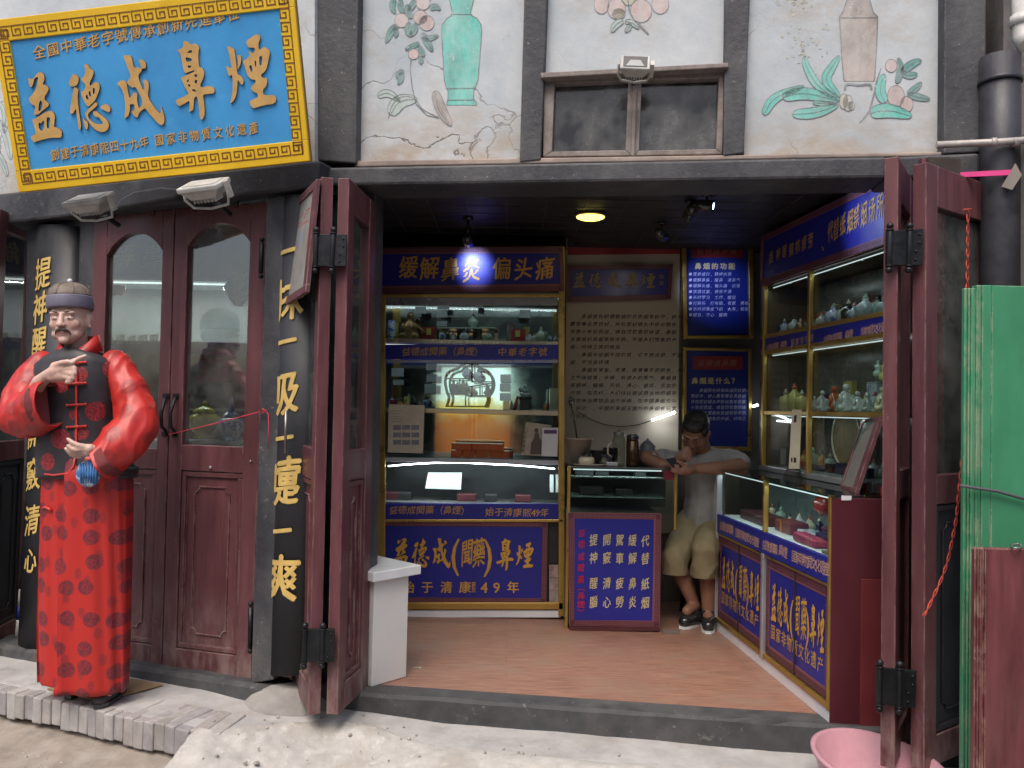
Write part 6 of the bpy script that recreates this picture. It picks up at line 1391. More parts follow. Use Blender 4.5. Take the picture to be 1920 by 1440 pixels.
b = NB(); ubox(b, xu0, xu1, zs - .014, zs + .008, .006, -SHD); build('shelf', b, BRASS, wu, bevel=.003)
b = NB(); ubox(b, xu0, xu1, .942, .97, .01, -SHD); build('bottom_rail', b, M('grey_trim', (.30, .31, .32), rough=.3, metal=.4, bmp=0), wu, bevel=.003)
for u in (1433, 1518, 1675):
    x = RU.loc(ru(u, 700))[0]; b = NB(); ubox(b, x - .012, x + .012, .97, 2.03, .012, -.012); build('post', b, BRASS, wu, bevel=.003)
xs_ = [RU.loc(ru(u, 700))[0] for u in (1433, 1475, 1518, 1608, 1675)]
for (za, zc_) in ((.97, zs - .015), (zs + .009, zb0 - .001), (zb1 + .001, 2.02)):
    for i, (xa, xb) in enumerate(zip(xs_, xs_[1:])):
        b = NB(); ubox(b, xa, xb, za, zc_, -.014 - .005 * (i % 2), -.018 - .005 * (i % 2)); build('pane', b, CGLASS, wu)
hx = [RU.loc(ru(1432, 470))[0], RU.loc(ru(1700, 470))[0]]
HPT = [ru(1432, 437), RU.pt(xu1, 2.33), RU.pt(xu1, 2.03), ru(1432, 532)]
b = NB()
for (za, zc_) in ((2.03, 2.066), (2.294, 2.33)): ubox(b, xu0, xu1, za, zc_, .016, .0)
ubox(b, xu0, xu0 + .035, 2.066, 2.294, .016, 0); hb = build('header', b, PURP, wu)
b = NB(); ubox(b, xu0 + .035, xu1, 2.066, 2.294, .012, 0); build('field', b, ROYAL, hb)
b = NB(); fret(b, RU, V((xu0, 2.034)), V((xu1, 2.034)), V((0, 1)), .034, .0034, .0172); fret(b, RU, V((xu1, 2.326)), V((xu0, 2.326)), V((0, -1)), .034, .0034, .0172); build('key_pattern', b, PURPD, hb, recalc=False)
b = NB()
for ch, u, v, h in (('提', 1446, 482, 24), ('神', 1459, 476, 24), ('醒', 1471, 470, 26), ('脑', 1484, 468, 28), ('抗', 1496, 461, 28), ('疲', 1508, 456, 30), ('劳', 1520, 450, 32), ('、', 1546, 455, 34), ('代', 1557, 433, 42), ('替', 1568, 430, 44), ('纸', 1580, 421, 44), ('烟', 1594, 414, 46), ('禁', 1606, 407, 48), ('烟', 1620, 401, 50), ('场', 1635, 395, 52), ('所', 1650, 386, 54), ('必', 1665, 391, 56), ('备', 1682, 380, 58)):
    X, Y = RU.loc(ru(u, v, .014)); k = RU.scale(u, v); put_glyph(b, ch, RU, X, Y, .056, h * k * .98, .0145, sl=.1, bold=.015)
build('lettering', b, AMBER, hb, recalc=False)
# goods in the wall unit
def inu(u, v, d): return RU.hit(u, v, -d)
def ushelf(u, z, d):
    p_ = RU.hit(u, 700, -d); return V((p_.x, p_.y, z))
GU = 'bottles and figures in the right wall unit'
for i, (u, h, kd, mt) in enumerate(((1455, .09, 'tall', GREYW), (1470, .1, 'flask', BLUEW), (1488, .1, 'round', GREYW), (1500, .08, 'round', BRONZE), (1540, .09, 'round', GREYW), (1562, .12, 'round', BLUEW), (1576, .1, 'tall', GREYW), (1590, .12, 'flask', BLK), (1602, .1, 'round', BLUEW), (1622, .13, 'round', WHITP), (1644, .11, 'tall', GREENJ), (1656, .10, 'flask', GREYW))):
    bottle(ushelf(u, zb1 + .001, .12), h, kd, mt, f'{wn.get(id(mt), "bronze")} snuff bottle, {ORD[i]} from the left on the wall unit\'s upper shelf', GU, i, flatn=.9)
for i, (u, h, kd, mt) in enumerate(((1440, .12, 'flask', YELJ), (1458, .10, 'round', GREENJ), (1474, .13, 'flask', YELJ), (1490, .16, 'tall', YELJ), (1504, .12, 'flask', YELJ), (1524, .08, 'round', GREYW))):
    bottle(ushelf(u, zs + .009, .12), h, kd, mt, f'{wn[id(mt)]} snuff bottle, {ORD[i]} from the left on the wall unit\'s lower shelf', GU, i + 1, flatn=.9)
for i, (u, h, mt, d) in enumerate(((1541, .12, GREYW, .1), (1566, .15, ORNG, .2), (1585, .15, GREYW, .1), (1609, .11, GREYW, .12), (1627, .10, GREYW, .15), (1655, .13, IVORY, .1))):
    figurine(ushelf(u, zs + .009, d), h, mt, f'carved {("grey white", "orange", "large grey white", "small grey white", "smallest grey white", "ivory")[i]} figurine on the lower shelf of the right wall unit', GU, seed=i)
p_ = ushelf(1647, zs + .17, .1); bottle(p_, .085, 'gourd', GREENJ, 'pale green gourd bottle hung on a glass ledge by the folded door', GU, 1); p2 = ushelf(1661, zs + .15, .1); bottle(p2, .11, 'gourd', YELJ, 'bright yellow gourd bottle hung on a glass ledge by the folded door', GU, 3)
b = NB(); ubox(b, RU.loc(p_)[0] - .08, RU.loc(p2)[0] + .1, zs + .144, zs + .149, -.05, -.2); build('glass_ledge', b, CGLASS, wu)
p_ = ushelf(1588, 1.155, .16); b = NB(); q_ = [p_ + RU.ex * (.14 * cos(a)) + V((0, 0, .15 * sin(a))) for a in [k * pi / 16 for k in range(32)]]; fan = thing('round_plate', 'round brown streaked plate with a pale rim standing in the wall unit', 'plate', p_ - V((0, 0, .15)))
prism(b, q_, [p + RU.n * -.01 for p in q_]); build('disc', b, M('streaked_wood', (.20, .13, .06), rough=.5, var=.6, scale=9, stretch=(1, 1, .25)), fan)
b = NB(); tube(b, [p + RU.n * .002 for p in q_] + [q_[0] + RU.n * .002], .006, 6); build('rim', b, IVORY, fan)
# things standing on the right counter top
zt = HZ + .001
def onrc(u, v): p_ = onz(u, v, zt); return p_
cst = thing('card_stand', 'tall narrow cream card in a clear stand on the right counter', 'card stand', onrc(1488, 895)); p_ = onrc(1488, 896); CSP = Plane(p_, (1, -.10, 0))
b = NB(); poly(b, CSP, [(1485, 768), (1503, 768), (1499, 879), (1479, 879)], .0, -.004)
poly(b, CSP, [(1489, 779), (1494, 778), (1493, 792), (1488, 792)], .001, .0003, 1); poly(b, CSP, [(1483, 858), (1486, 858), (1486, 867), (1483, 866)], .001, .0003, 1); poly(b, CSP, [(1488, 858), (1493, 858), (1493, 868), (1488, 867)], .001, .0003, 1)
build('card', b, [IVORY, INK_L], cst)
b = NB(); poly(b, CSP, [(1478, 879), (1500, 880), (1508, 906), (1468, 898)], .0, -.03); build('foot', b, GLASS('acrylic', (.7, .72, .68), base=.1), cst)
lf = parallelogram([(1621, 787), (1655, 782), (1607, 925), (1577, 918)], 3.62); LFP = Plane(lf[3], lf[2] - lf[3], lf[0] - lf[3])
lfo = thing('leaning_frame', 'maroon framed notice leaning back at a slant at the end of the right counter', 'picture frame', lf[3])
def lq(s, t, d): return lf[3] * (1 - s) * (1 - t) + lf[2] * s * (1 - t) + lf[1] * s * t + lf[0] * (1 - s) * t + LFP.n * d
def lr_(bm, s0, t0, s1, t1, d0, d1): prism(bm, [lq(s, t, d0) for s, t in ((s0, t0), (s1, t0), (s1, t1), (s0, t1))], [lq(s, t, d1) for s, t in ((s0, t0), (s1, t0), (s1, t1), (s0, t1))])
b = NB()
for r_ in ((0, 0, 1, .06), (0, .96, 1, 1), (0, .06, .06, .96), (.78, .06, 1, .96)): lr_(b, *r_, .01, -.008)
build('frame', b, MAROON_OLD, lfo, bevel=.002)
b = NB(); lr_(b, .05, .05, .79, .97, .003, -.004); build('paper', b, M('grey_notice_paper', (.20, .19, .17), rough=.6, var=.2, scale=14, stain=(.25, .12, .10), slo=.6, shi=.7, sscale=12), lfo)
p_ = onrc(1640, 905); rbx = thing('red_gift_box', 'bright red gift box with a printed panel behind the leaning frame', 'box', p_); RBP = Plane(p_ + V((0, .06, 0)), (1, -.1, 0))
b = NB(); poly(b, RBP, [(1600, 818), (1655, 818), (1652, 912), (1590, 908)], .0, -.05); build('case', b, M('bright_red_card', (.50, .035, .03), rough=.5, bmp=0), rbx, bevel=.003)
b = NB(); poly(b, RBP, [(1632, 842), (1645, 842), (1644, 900), (1622, 900), (1626, 850)], .002, .0005); build('printed_panel', b, M('tan_print', (.36, .29, .19), rough=.6, var=.3, scale=30), rbx)
b = NB(); 
for i in range(13): ball(b, RBP.hit(1657 + 1.5 * sin(i * .5), 795 + i * 6.4, .015), (.010, .010, .011), seg=10, ring=6)
build('bead_string', b, M('lavender_beads', (.32, .34, .46), rough=.2, bmp=0), None, 'string of lavender beads hanging beside the red gift box', 'beads')
b = NB(); q_ = onrc(1646, 925); wbox(b, q_.x - .03, q_.x + .1, q_.y - .01, q_.y + .05, zt, zt + .045); build('black_box', b, BLK, None, 'black box at the near end of the right counter top', 'box', bevel=.004)
# ================================================================== lamps in the ceiling
dl = thing('ceiling_downlight', 'glowing yellowish round downlight in the dark ceiling', 'ceiling light', at(1107, 411, 4.6))
cz = 2.355; cdl = V((at(1107, 411, 4.6).x, 4.6, cz))
b = NB(); lathe(b, cdl, [(0, -.022), (.06, -.02), (.078, -.012), (.078, -.002), (0, -.002)], 28); build('lens', b, EM('yellow_lens', (1, .80, .16), 2.6), dl)
b = NB(); lathe(b, cdl, [(.079, -.008), (.09, -.006), (.092, .0), (.079, 0)], 28); build('ring', b, BRASS, dl)
L = bpy.data.lights.new('downlight_glow', 'AREA'); L.shape = 'DISK'; L.size = .14; L.energy = 5; L.color = (1, .85, .45); lo = bpy.data.objects.new('downlight_glow', L); COL.objects.link(lo); lo.location = cdl - V((0, 0, .016))
def spot(px, D, target, label, power, col, ang, lit):
    p_ = at(*px, D); p_.z = min(p_.z, 2.30); tgt = V(target); d_ = (tgt - p_).normalized()
    t = thing('spotlight', label, 'spotlight', p_, 'spotlights under the dark ceiling'); rot = d_.to_track_quat('Z', 'Y').to_matrix()
    b = NB(); lathe(b, p_, [(0, -.06), (.02, -.06), (.028, -.03), (.03, .04), (.026, .04), (.02, .02), (0, .02)], 16, tilt=rot); build('head', b, BLK, t)
    b = NB(); lathe(b, p_, [(0, .022), (.022, .022), (.022, .03), (0, .03)], 16, tilt=rot); build('lens', b, EM('spot_lens', col, 30) if lit else STEEL, t)
    b = NB(); tube(b, [p_, V((p_.x, p_.y, 2.358))], .007, 8); lathe(b, V((p_.x, p_.y, 2.345)), [(0, 0), (.03, 0), (.03, .012), (0, .012)], 16); build('stem', b, BLK, t)
    if power:
        L = bpy.data.lights.new('spot_glow', 'SPOT'); L.energy = power; L.color = col; L.spot_size = ang; L.spot_blend = .9; L.shadow_soft_size = .02
        lo = bpy.data.objects.new('spot_glow', L); COL.objects.link(lo); lo.location = p_ + d_ * .05; lo.rotation_euler = d_.to_track_quat('-Z', 'Y').to_euler()
    return t
spot((877, 452), 4.72, BC.hit(890, 503), 'small black spotlight aimed at the long blue banner', 11, (.42, .52, 1), R(52), False)
spot((1240, 440), 4.75, WP.hit(1340, 545), 'small black spotlight aimed at the upper blue notice', 22, (.5, .6, 1), R(34), False)
spot((1325, 385), 4.1, RU.pt(RU.loc(ru(1640, 415))[0], 2.16), 'small spotlight with a bright white face near the right header', 18, (.5, .6, 1), R(46), True)
spot((1294, 383), 4.25, WP.hit(1150, 660), 'small black spotlight next to the bright one, with an added warm beam', 1.8, (1, .9, .72), R(75), False)  # dark lamp; its warm beam is added to brighten the beige poster
# ================================================================== white pedestal, basin
WB = M('scuffed_white_board', (.70, .70, .68), rough=.4, var=.05, scale=4, bmp=.05, stain=(.58, .55, .5), slo=.62, shi=.8)
a_, c_ = onz(697, 1289, 0), onz(762, 1270, 0); d_ = (c_ - a_).normalized(); n_ = V((-d_.y, d_.x, 0)); PD = Plane(a_, d_); hz_ = PD.loc(PD.hit(697, 1090))[1]; wx = (c_ - a_).length
pd = thing('pedestal', 'white box pedestal with a slab top just inside the left of the opening', 'pedestal', a_)
b = NB(); lbox(b, PD, 0, .002, wx, hz_, 0, -.42); build('box', b, WB, pd, bevel=.004)
b = NB(); lbox(b, PD, -.03, hz_ + .001, wx + .05, hz_ + .045, .03, -.44); build('slab', b, M('white_marble_slab', (.72, .74, .76), rough=.15, var=.08, scale=7, bmp=0), pd, bevel=.004)
ba = onz(1640, 1500, -.13); ba = V((1.352, 3.09, -.155)); PINK = M('pink_plastic', (.52, .27, .32), rough=.42, var=.12, scale=6, bmp=.06, stain=(.42, .2, .24), slo=.5, shi=.8)
bs = Matrix.Rotation(R(5), 3, 'Y') @ Matrix.Rotation(R(6), 3, 'X')
b = NB(); lathe(b, ba, [(0, 0), (.16, 0), (.17, .01), (.222, .165), (.236, .168), (.238, .178), (.228, .182), (.216, .178), (.165, .022), (0, .016)], 48, tilt=bs)
build('basin', b, PINK, None, 'pink plastic basin on the ground at the foot of the right folding door', 'basin')
b = NB(); cdp = [onz(*p, -.055) for p in ((88, 1306), (185, 1330), (306, 1298), (210, 1280))]
for p in cdp: p.z = GZ(p.x) + .006
prism(b, [p + V((0, 0, .006)) for p in cdp], cdp); cb_ = build('cardboard', b, M('brown_cardboard', (.33, .22, .12), rough=.85, var=.15, scale=8), None, 'flat square of brown cardboard under the mannequin\'s feet', 'cardboard')
b = NB(); 
for p_, w_, r_ in ((onz(852, 1253, .003), .06, .2), (onz(1262, 1188, .003), .035, .1), (onz(783, 1253, .003), .012, 0)):
    pass

# ================================================================== fill light tubes added inside the cabinets to brighten them, and more goods
def case_tube(name, a, c, r, parent, power, wid=.006):
    b = NB(); tube(b, [a, c], r, 6); build('light_tube', b, EM(name + '_tube', (.88, .94, 1), .7), parent)  # thin glowing tube, added only to go with the fill light
    a, c = V(a), V(c); L = bpy.data.lights.new(name, 'AREA'); L.shape = 'RECTANGLE'; L.size = (c - a).length; L.size_y = wid; L.energy = power; L.color = (.88, .95, 1)
    lo = bpy.data.objects.new(name + '_glow', L); COL.objects.link(lo); x = (c - a).normalized(); z = V((0, 0, 1)); y = z.cross(x).normalized(); z = x.cross(y)
    mt = Matrix((x, y, z)).transposed().to_4x4(); mt.translation = (a + c) / 2 - V((0, 0, r + .004)); lo.matrix_world = mt
case_tube('top_shelf_fill', V((XL + .2, 5.13, bz(555))), V((XR - .03, 5.13, bz(555))), .004, cab, .35)
case_tube('mid_shelf_fill', V((XL + .2, 5.12, bz(648))), V((XR - .03, 5.12, bz(648))), .003, cab, .35)
case_tube('counter_fill', V((kx0 + .03, KD + .04, kz - .02)), V((kx1 - .08, KD + .04, kz - .02)), .004, kc, .5)
a_, c_ = RC.pt(.04, HZ - .02, -.03), RC.pt(Lr - .03, HZ - .02, -.03); case_tube('right_case_fill', a_, c_, .003, rc, 1.3)
for i, z_ in enumerate((zs - .02, zb0 - .006, 2.018)):
    case_tube('wall_unit_fill', RU.pt(xu0 + .04, z_, -.05), RU.pt(xu1 - .04, z_, -.05), .003, wu, (.5, .5, .45)[i])
rg = random.Random(21)
MT = [(GREYW, 'grey white'), (WHITP, 'white'), (BLUEW, 'blue and white'), (GREENJ, 'pale green'), (IVORY, 'ivory'), (AMBERP, 'amber'), (BLK, 'black')]
for z_, sh, du in ((zb1 + .001, 'upper', 0), (zs + .009, 'lower', 4), (.972, 'bottom', 2)):
    for i in range(14):
        u = 1443 + i * 16.2 + du; mt, nm = MT[rg.randrange(7)]
        bottle(ushelf(u, z_, .20 if sh != 'bottom' else .22), rg.uniform(.07, .12), rg.choice(kinds), mt, f'{nm} bottle, {ORD[i]} in the back row of the wall unit {sh} shelf', 'back rows of bottles in the wall unit', i, flatn=.8)
for z_, sh in ((Z1, 'top'), (Z2, 'middle')):
    for i in range(10):
        u = 736 + i * 32; mt, nm = MT[rg.randrange(7)]
        if sh == 'middle' and 815 < u < 935: continue
        bottle(zat(z_, u, 5.34), rg.uniform(.05, .09), rg.choice(kinds), mt, f'{nm} snuff bottle, {ORD[i]} place in the back row of the {sh} shelf', 'back rows of bottles in the back cabinet', i)
for i in range(9):
    x = .25 + i * (Lr - .5) / 8; mt, nm = MT[rg.randrange(7)]
    bottle(RC.pt(x, fz + .001, -.23), rg.uniform(.06, .1), rg.choice(kinds), mt, f'{nm} snuff bottle in the right glass counter, {ORD[i]} from the back', 'bottles in the right glass counter', i)
b = NB(); p_ = onz(783, 1253, .003); prism(b, [p_ + V((x, y, .003)) for x, y in ((-.02, 0), (.012, -.006), (.02, .008), (-.012, .012))], [p_ + V((x, y, .0)) for x, y in ((-.02, 0), (.012, -.006), (.02, .008), (-.012, .012))]); build('paper_scrap', b, IVORY, None, 'tiny scrap of pale paper on the shop floor by the white pedestal', 'scrap')
b = NB(); p_ = onz(1258, 1188, .003); wbox(b, p_.x - .05, p_.x + .05, p_.y - .01, p_.y + .02, .002, .02); build('wood_offcut', b, M('grey_offcut', (.16, .13, .11), rough=.8), None, 'grey wooden offcut on the floor at the corner of the small counter', 'wood scrap')

BX = [(REDLAQ, 'red'), (M('dark_red_box', (.09, .02, .025), rough=.4), 'dark red'), (BLK, 'black'), (YELJ, 'yellow'), (CARD, 'printed'), (WHITP, 'white'), (M('navy_box', (.02, .02, .06), rough=.4), 'navy'), (BRONZE, 'brown')]
for z_, sh, d0, uu in ((zb1 + .001, 'upper', .245, 1446), (zs + .009, 'lower', .25, 1450), (.972, 'bottom', .12, 1438)):
    for i in range(9):
        u = uu + i * 23; p_ = ushelf(u, z_, d0); mt, nm = BX[rg.randrange(8)]; w_, h_ = rg.uniform(.05, .11), rg.uniform(.04, .17) * (.6 if sh == 'bottom' else 1)
        b = NB(); x_ = RU.loc(p_)[0]; lbox(b, RU, x_ - w_ / 2, z_, x_ + w_ / 2, z_ + h_, -d0, -d0 - .035); build('goods_box', b, mt, None, f'{nm} box, {ORD[i]} from the left on the {sh} shelf of the wall unit', 'box', 'boxes in the wall unit', bevel=.003)
for i in range(10):
    u = 738 + i * 31; p_ = zat(Z1, u, 5.37); mt, nm = BX[rg.randrange(8)]; w_, h_ = rg.uniform(.04, .08), rg.uniform(.05, .13)
    b = NB(); wbox(b, p_.x - w_ / 2, p_.x + w_ / 2, 5.37, 5.40, p_.z, p_.z + h_); build('goods_box', b, mt, None, f'{nm} box, {ORD[i]} from the left at the rear of the top shelf', 'box', 'boxes at the rear of the back cabinet', bevel=.003)
for i in range(7):
    u = 738 + i * 13 if i < 5 else 950 + (i - 5) * 26; p_ = zat(Z2, u, 5.25); mt, nm = BX[rg.randrange(8)]; h_ = rg.uniform(.03, .07)
    b = NB(); wbox(b, p_.x - .018, p_.x + .018, 5.25, 5.29, p_.z, p_.z + h_); build('goods_box', b, mt, None, f'small {nm} box, {ORD[i]} from the left low on the middle shelf', 'box', 'boxes on the middle shelf', bevel=.003)
# ================================================================== people
from mathutils.bvhtree import BVHTree
def blobs(bm, pts, rs, step=.35):
    """a swept limb: overlapping balls along a path with changing radius"""
    for (a, ra), (c, rc_) in zip(zip(pts, rs), zip(pts[1:], rs[1:])):
        a, c = V(a), V(c); n = max(1, int((c - a).length / (min(ra, rc_) * step)))
        for i in range(n + 1):
            f = i / n; ball(bm, a.lerp(c, f), ra + (rc_ - ra) * f, seg=12, ring=8)
def fuse(bm, voxel, smooth=6, factor=.5):
    """overlapping solids -> one continuous skin"""
    me = bpy.data.meshes.new('tmp'); bm.to_mesh(me); bm.free()
    o = bpy.data.objects.new('tmp', me); COL.objects.link(o)
    r = o.modifiers.new('r', 'REMESH'); r.mode = 'VOXEL'; r.voxel_size = voxel; r.use_smooth_shade = True
    if smooth:
        s = o.modifiers.new('s', 'SMOOTH'); s.iterations = smooth; s.factor = factor
    m2 = bpy.data.meshes.new_from_object(o.evaluated_get(bpy.context.evaluated_depsgraph_get()))
    b2 = NB(); b2.from_mesh(m2); bpy.data.objects.remove(o); bpy.data.meshes.remove(me); bpy.data.meshes.remove(m2)
    for f in b2.faces: f.smooth = True
    return b2
def folds(bm, amp, freq, stretch=(1, 1, 1), seed=0, ridge=True):
    bm.normal_update(); mv = []
    for v in bm.verts:
        p = V((v.co.x * stretch[0], v.co.y * stretch[1], v.co.z * stretch[2])) * freq + V((seed, seed * 2, 0))
        p += NZ.noise_vector(p * .5) * .6
        n = NZ.noise(p); n = (1 - 2 * abs(n)) if ridge else n
        mv.append(v.normal * amp * n)
    for v, d in zip(bm.verts, mv): v.co += d
def cut(bm, co, no):
    bmesh.ops.bisect_plane(bm, geom=bm.verts[:] + bm.edges[:] + bm.faces[:], plane_co=co, plane_no=no, clear_outer=True)
SKIN = M('waxy_skin', (.60, .40, .325), rough=.42, var=.10, scale=22, bmp=.06, bscale=140, stain=(.56, .30, .25), slo=.5, shi=.75, sscale=9)
SKIN2 = M('tanned_skin', (.26, .13, .08), rough=.5, var=.12, scale=18, bmp=.05, bscale=120)
def satin():
    m, t, b = _nodes('red_brocade_satin'); g = N(t, 'ShaderNodeNewGeometry'); mp = N(t, 'ShaderNodeMapping'); mp.inputs['Scale'].default_value = (1, .01, 1); t.links.new(g.outputs['Position'], mp.inputs[0])
    sx = N(t, 'ShaderNodeSeparateXYZ'); t.links.new(g.outputs['Position'], sx.inputs[0]); cx_ = N(t, 'ShaderNodeCombineXYZ'); t.links.new(sx.outputs[0], cx_.inputs[0]); t.links.new(sx.outputs[2], cx_.inputs[1])
    vo = N(t, 'ShaderNodeTexVoronoi', voronoi_dimensions='2D'); vo.inputs['Scale'].default_value = 9.0; vo.inputs['Randomness'].default_value = .42; t.links.new(cx_.outputs[0], vo.inputs['Vector'])
    nz = N(t, 'ShaderNodeTexNoise'); nz.inputs['Scale'].default_value = 110; nz.inputs['Detail'].default_value = 4; t.links.new(g.outputs['Position'], nz.inputs['Vector'])
    ma = N(t, 'ShaderNodeMath', operation='MULTIPLY_ADD'); ma.inputs[1].default_value = .10; t.links.new(nz.outputs[0], ma.inputs[0]); t.links.new(vo.outputs[0], ma.inputs[2])
    d = N(t, 'ShaderNodeMapRange'); d.inputs[1].default_value = .355; d.inputs[2].default_value = .335; t.links.new(ma.outputs[0], d.inputs[0])
    # small sprigs between the medallions
    mp2 = N(t, 'ShaderNodeMapping'); mp2.inputs['Scale'].default_value = (1.7, 1.0, 1.0); mp2.inputs['Rotation'].default_value = (0, 0, R(32)); mp2.inputs['Location'].default_value = (.31, .17, 0); t.links.new(cx_.outputs[0], mp2.inputs[0])
    v2 = N(t, 'ShaderNodeTexVoronoi', voronoi_dimensions='2D'); v2.inputs['Scale'].default_value = 8; v2.inputs['Randomness'].default_value = .5; t.links.new(mp2.outputs[0], v2.inputs['Vector'])
    m2 = N(t, 'ShaderNodeMath', operation='MULTIPLY_ADD'); m2.inputs[1].default_value = .30; t.links.new(nz.outputs[0], m2.inputs[0]); t.links.new(v2.outputs[0], m2.inputs[2])
    d2 = N(t, 'ShaderNodeMapRange'); d2.inputs[1].default_value = .36; d2.inputs[2].default_value = .32; t.links.new(m2.outputs[0], d2.inputs[0])
    m3 = N(t, 'ShaderNodeMath', operation='MULTIPLY'); m3.inputs[1].default_value = .6; t.links.new(d2.outputs[0], m3.inputs[0])
    mx = N(t, 'ShaderNodeMath', operation='MAXIMUM'); t.links.new(d.outputs[0], mx.inputs[0]); t.links.new(m3.outputs[0], mx.inputs[1])
    pr_ = N(t, 'ShaderNodeMapRange'); pr_.inputs[1].default_value = .42; pr_.inputs[2].default_value = .58; pr_.inputs[3].default_value = .55; pr_.inputs[4].default_value = 1; t.links.new(nz.outputs[0], pr_.inputs[0])
    mm = N(t, 'ShaderNodeMath', operation='MULTIPLY'); t.links.new(mx.outputs[0], mm.inputs[0]); t.links.new(pr_.outputs[0], mm.inputs[1])
    c = mixc(t, mm.outputs[0], (.50, .024, .018, 1), (.12, .022, .034, 1)); t.links.new(c, b.inputs['Base Color'])
    b.inputs['Roughness'].default_value = .46; b.inputs['Sheen Weight'].default_value = .0; b.inputs['Sheen Tint'].default_value = (1, .4, .3, 1); b.inputs['Specular IOR Level'].default_value = .6
    bump(t, b, nz.outputs[0], .08, .002); return m
SATIN = satin()
SATIN_S = SATIN.copy(); SATIN_S.name = 'red_brocade_sleeve'
for n_ in SATIN_S.node_tree.nodes:
    if n_.type == 'MIX' and n_.data_type == 'RGBA': n_.inputs[7].default_value = (.30, .026, .022, 1)
HATC = M('faded_brown_silk', (.16, .125, .10), rough=.6, var=.3, scale=30, bmp=.3, bscale=80, stain=(.26, .22, .19), sscale=12)
HATB = M('grey_violet_band', (.16, .15, .20), rough=.55, var=.15, scale=20, bmp=.1)
HAIRG = M('greying_hair', (.07, .06, .055), rough=.7, var=.4, scale=60, bmp=.4, bscale=200)
HAIRB = M('black_hair', (.014, .012, .012), rough=.55, var=.4, scale=80, bmp=.5, bscale=220)
EYEW = M('eye_white', (.34, .28, .25), rough=.2, bmp=0); EYED = M('dark_iris', (.03, .018, .012), rough=.15, bmp=0); LIP = M('lip', (.36, .13, .11), rough=.45, bmp=0)
PIP = M('red_piping', (.60, .05, .04), rough=.45, var=.1, bmp=.05)
# ------------------------------------------------------------------ the mannequin
MD = 3.62
def m(u, v, dy=0): return at(u, v, MD + dy)
MK = MD / F
man = thing('mannequin', 'mannequin of a moustached old man in red brocade robe, black vest and skullcap', 'mannequin', V((m(160, 1300).x, MD, -.03)))
def headframe(c, fwd_, up_):
    f = V(fwd_).normalized(); u_ = V(up_); r_ = f.cross(u_).normalized(); r_ = -r_ if r_.x < 0 else r_; u2 = (u_ - f * u_.dot(f)).normalized()
    rot = Matrix((r_, f, u2)).transposed(); return (lambda x, y, z: V(c) + r_ * x + f * y + u2 * z), rot
def head_blobs(bm, H, rot, old=True, ears=True, s=1.0):
    E = lambda x, y, z, rx, ry, rz: ball(bm, H(x * s, y * s, z * s), (rx * s, ry * s, rz * s), rot=rot, seg=18, ring=12)
    E(0, -.018, .035, .075, .092, .083); E(0, .010, -.025, .068, .075, .075); E(0, .03, -.06, .052, .052, .05)
    for q in (-1, 1):
        E(q * .036, .052, -.024, .027, .026, .026); E(q * .030, .073, .024, .024, .014, .008); E(q * .030, .0735, .000, .0165, .009, .0095)
        E(q * .030, .070, -.016, .018, .010, .007); E(q * .045, .035, -.066, .016, .03, .022)
        E(q * .0125, .094, -.028, .0088, .010, .0078)
        if ears: 
            E(q * .077, -.012, -.006, .008, .017, .030); E(q * .083, -.020, .002, .006, .012, .020); E(q * .078, -.008, -.034, .007, .009, .010)
    for i in range(9):
        f = i / 8; E(0, .080 + .022 * f, .018 - .044 * f, .0085 + .004 * f, .010, .010)
    E(0, .100, -.025, .0115, .011, .010); E(0, .076, -.046, .024, .012, .012); E(0, .084, -.056, .021, .008, .0045); E(0, .083, -.066, .018, .009, .006); E(0, .074, -.092, .022, .016, .017); E(0, .066, -.078, .03, .016, .014)
def face_details(parent, H, rot, lids=.5, s=1.0, brow=HAIRG, white=None):
    b = NB()
    for q in (-1, 1): ball(b, H(q * .030 * s, .0795 * s, -.001 * s), (.0115 * s, .004 * s, .0030 * s), rot=rot, mi=0); ball(b, H((q * .030 - .001) * s, .0822 * s, -.001 * s), (.0045 * s, .0022 * s, .0030 * s), rot=rot, mi=1)
    build('eyes', b, [white or EYEW, EYED], parent, recalc=False)
    b = NB()
    for q in (-1, 1): tube(b, [H(q * x * s, y * s, z * s) for x, y, z in ((.014, .0865, .026), (.026, .0865, .031), (.038, .080, .031), (.049, .068, .026))], [.003 * s, .0042 * s, .0036 * s, .0015 * s], 6)
    build('eyebrows', b, brow, parent)
    b = NB(); tube(b, [H(x * s, y * s, z * s) for x, y, z in ((-.021, .080, -.0595), (-.010, .0905, -.0605), (0, .0925, -.0612), (.010, .0905, -.0605), (.021, .080, -.0595))], [.001 * s, .003 * s, .0034 * s, .003 * s, .001 * s], 6); build('lips', b, LIP, parent)
HC = m(131, 598, -.02); H, HR = headframe(HC, (.10, -1, -.07), (-.06, 0, 1))
bm = NB(); head_blobs(bm, H, HR)
blobs(bm, [H(0, -.02, -.06), m(147, 668, .03), m(150, 720, .03)], [.055, .052, .07])
# plain body core under the clothes and the arms that carry the hands
blobs(bm, [m(150, 720, .03), m(155, 880, .02)], [.085, .09], .5)
blobs(bm, [m(135, 880, .02), m(130, 1100, .02), m(135, 1290, .0)], [.06, .05, .03], .5); blobs(bm, [m(180, 880, .02), m(195, 1100, .02), m(200, 1295, -.02)], [.06, .05, .03], .5)
blobs(bm, [m(150, 700, .03), m(82, 702, .04), m(46, 772, -.02), m(74, 716, -.16), m(90, 704, -.185)], [.06, .034, .034, .029, .025])
blobs(bm, [m(150, 700, .03), m(208, 700, .04), m(250, 792, .0), m(196, 846, -.16), m(178, 845, -.19)], [.06, .034, .034, .029, .024])
